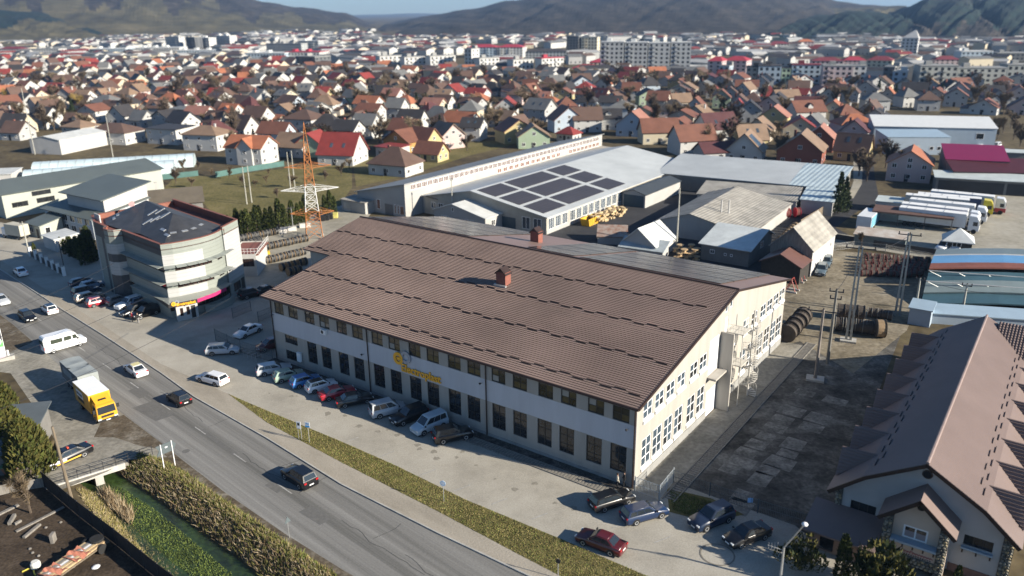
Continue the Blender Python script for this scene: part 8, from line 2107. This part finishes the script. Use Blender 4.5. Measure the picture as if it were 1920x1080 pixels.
# ------------------------------------------------------------ hills
m_forest = nmix('winter_forest', [(0.014,0.013,0.012),(0.034,0.029,0.024),(0.055,0.046,0.036)], 0.010, fine=.75, bscale=.06, bump=.5)
m_fconif = nmix('conifer_forest', [(0.004,0.012,0.011),(0.009,0.02,0.017),(0.03,0.03,0.025)], 0.008, fine=.5, bscale=.06, bump=1.0)
m_slope = nmix('hill_meadow', [(0.025,0.022,0.017),(0.075,0.066,0.035),(0.12,0.10,0.055)], 0.004, fine=.3, bscale=.03, bump=.4)
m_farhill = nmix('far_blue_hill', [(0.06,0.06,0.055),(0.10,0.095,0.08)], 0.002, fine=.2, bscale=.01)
def hill(crest, Dc, Db, m, seed, amp_=10, nx=150, nt=34, m2=None, split=.4):
    amp = amp_*.38; g = np.random.default_rng(seed); b = MB(); x0, x1 = crest[0][0], crest[-1][0]
    def cy(x):
        for (a,ya),(c,yc) in zip(crest[:-1],crest[1:]):
            if x <= c: t = (x-a)/(c-a); t = t*t*(3-2*t); return ya+(yc-ya)*t
        return crest[-1][1]
    ph = g.random(12)*6.28
    nz = lambda u, v: sum(math.sin(u*(3+i*2.7)+ph[i])*math.sin(v*(2+i*1.9)+ph[i+6])/(1+i*.6) for i in range(6))
    for i in range(nx+1):
        x = x0+(x1-x0)*i/nx; c = at_dist(x, cy(x), Dc); dirv = Vector((c.x,c.y,0)).normalized()
        for j in range(nt+1):
            t = j/nt*1.5
            if t <= 1: d = Db+(Dc-Db)*t; z = c.z*(t**1.25)
            else: d = Dc+(Dc-Db)*(t-1)*1.2; z = c.z*(1-(t-1)**2*1.2)
            z += amp*nz(i/nx*9, t*3)*min(1,t*2)*(1-.8*max(0,1-abs(t-1)*4)) + (g.random()-.5)*amp*.16*min(1,t*3)
            if t == 0: z = -3
            b.v.append((dirv.x*d, dirv.y*d, z))
    for i in range(nx):
        for j in range(nt):
            k = i*(nt+1)+j; b.f.append((k,k+nt+1,k+nt+2,k+1)); 
            tt_ = (j+.5)/nt*1.5; e = split+.14*math.sin(i*.31+seed)+.09*math.sin(i*.83)
            b.m.append(1 if m2 and tt_ < e else 0)
    struct(b.build('hills', [m]+([m2] if m2 else [])))
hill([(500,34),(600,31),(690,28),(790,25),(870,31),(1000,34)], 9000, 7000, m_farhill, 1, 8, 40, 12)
hill([(-300,-90),(-60,-55),(150,-60),(330,-50),(420,-22),(500,4),(560,13),(640,24),(700,46),(730,60)], 3300, 1750, m_forest, 2, 12, m2=m_slope, split=.52)
hill([(-400,-30),(-100,10),(60,22),(150,34),(260,66)], 2300, 1500, m_fconif, 7, 8, 60, m2=m_slope, split=.6)
hill([(690,56),(730,46),(800,32),(880,17),(960,1),(1050,-18),(1180,-34),(1330,-40),(1450,-30),(1530,-12),(1575,3),(1625,9),(1680,14)], 2900, 1250, m_forest, 3, 12)
hill([(1250,40),(1320,22),(1400,12),(1480,12),(1560,16),(1640,14),(1700,10)], 2400, 1500, m_slope, 4, 10, 80)
hill([(1355,72),(1420,54),(1480,40),(1545,29),(1600,21),(1650,24),(1710,38),(1780,62)], 1700, 1100, m_fconif, 5, 8, 80)
hill([(1580,60),(1640,36),(1700,14),(1745,-4),(1820,-16),(1920,-22),(2100,-40)], 1900, 1050, m_fconif, 6, 12, 90, m2=m_forest, split=.35)
hf = []
r8 = random.Random(18)
for i in range(420):
    px = r8.uniform(-20,700); py = r8.uniform(62,76) if px < 500 else r8.uniform(58,80); g = P(px,py); hf.append((g.x,g.y,0))
for i in range(90): g = P(r8.uniform(1000,1400), r8.uniform(70,78)); hf.append((g.x,g.y,0))
far_boxes(hf, 'distant_houses', 'tiny pale houses scattered at the foot of the hills', 5, 1.4)
# white dots of houses on the left slope
# ------------------------------------------------------------ haze
hz = MB().box(-11500,11500,-11500,11500,-4,350).build('haze', None or mat('haze_tmp',(1,1,1)))
hm = bpy.data.materials.new('haze_air'); hm.use_nodes = True; nt_ = hm.node_tree; nt_.nodes.clear()
ou = nt_.nodes.new('ShaderNodeOutputMaterial'); pv = nt_.nodes.new('ShaderNodeVolumePrincipled')
pv.inputs['Color'].default_value = (0.36,0.60,1.0,1); pv.inputs['Density'].default_value = 0.00008; pv.inputs['Anisotropy'].default_value = 0.2
nt_.links.new(pv.outputs[0], ou.inputs['Volume']);
hz.data.materials.clear(); hz.data.materials.append(hm); hz['kind'] = 'stuff'; hz['label'] = 'thin blue haze filling the valley air'; hz['category'] = 'haze'
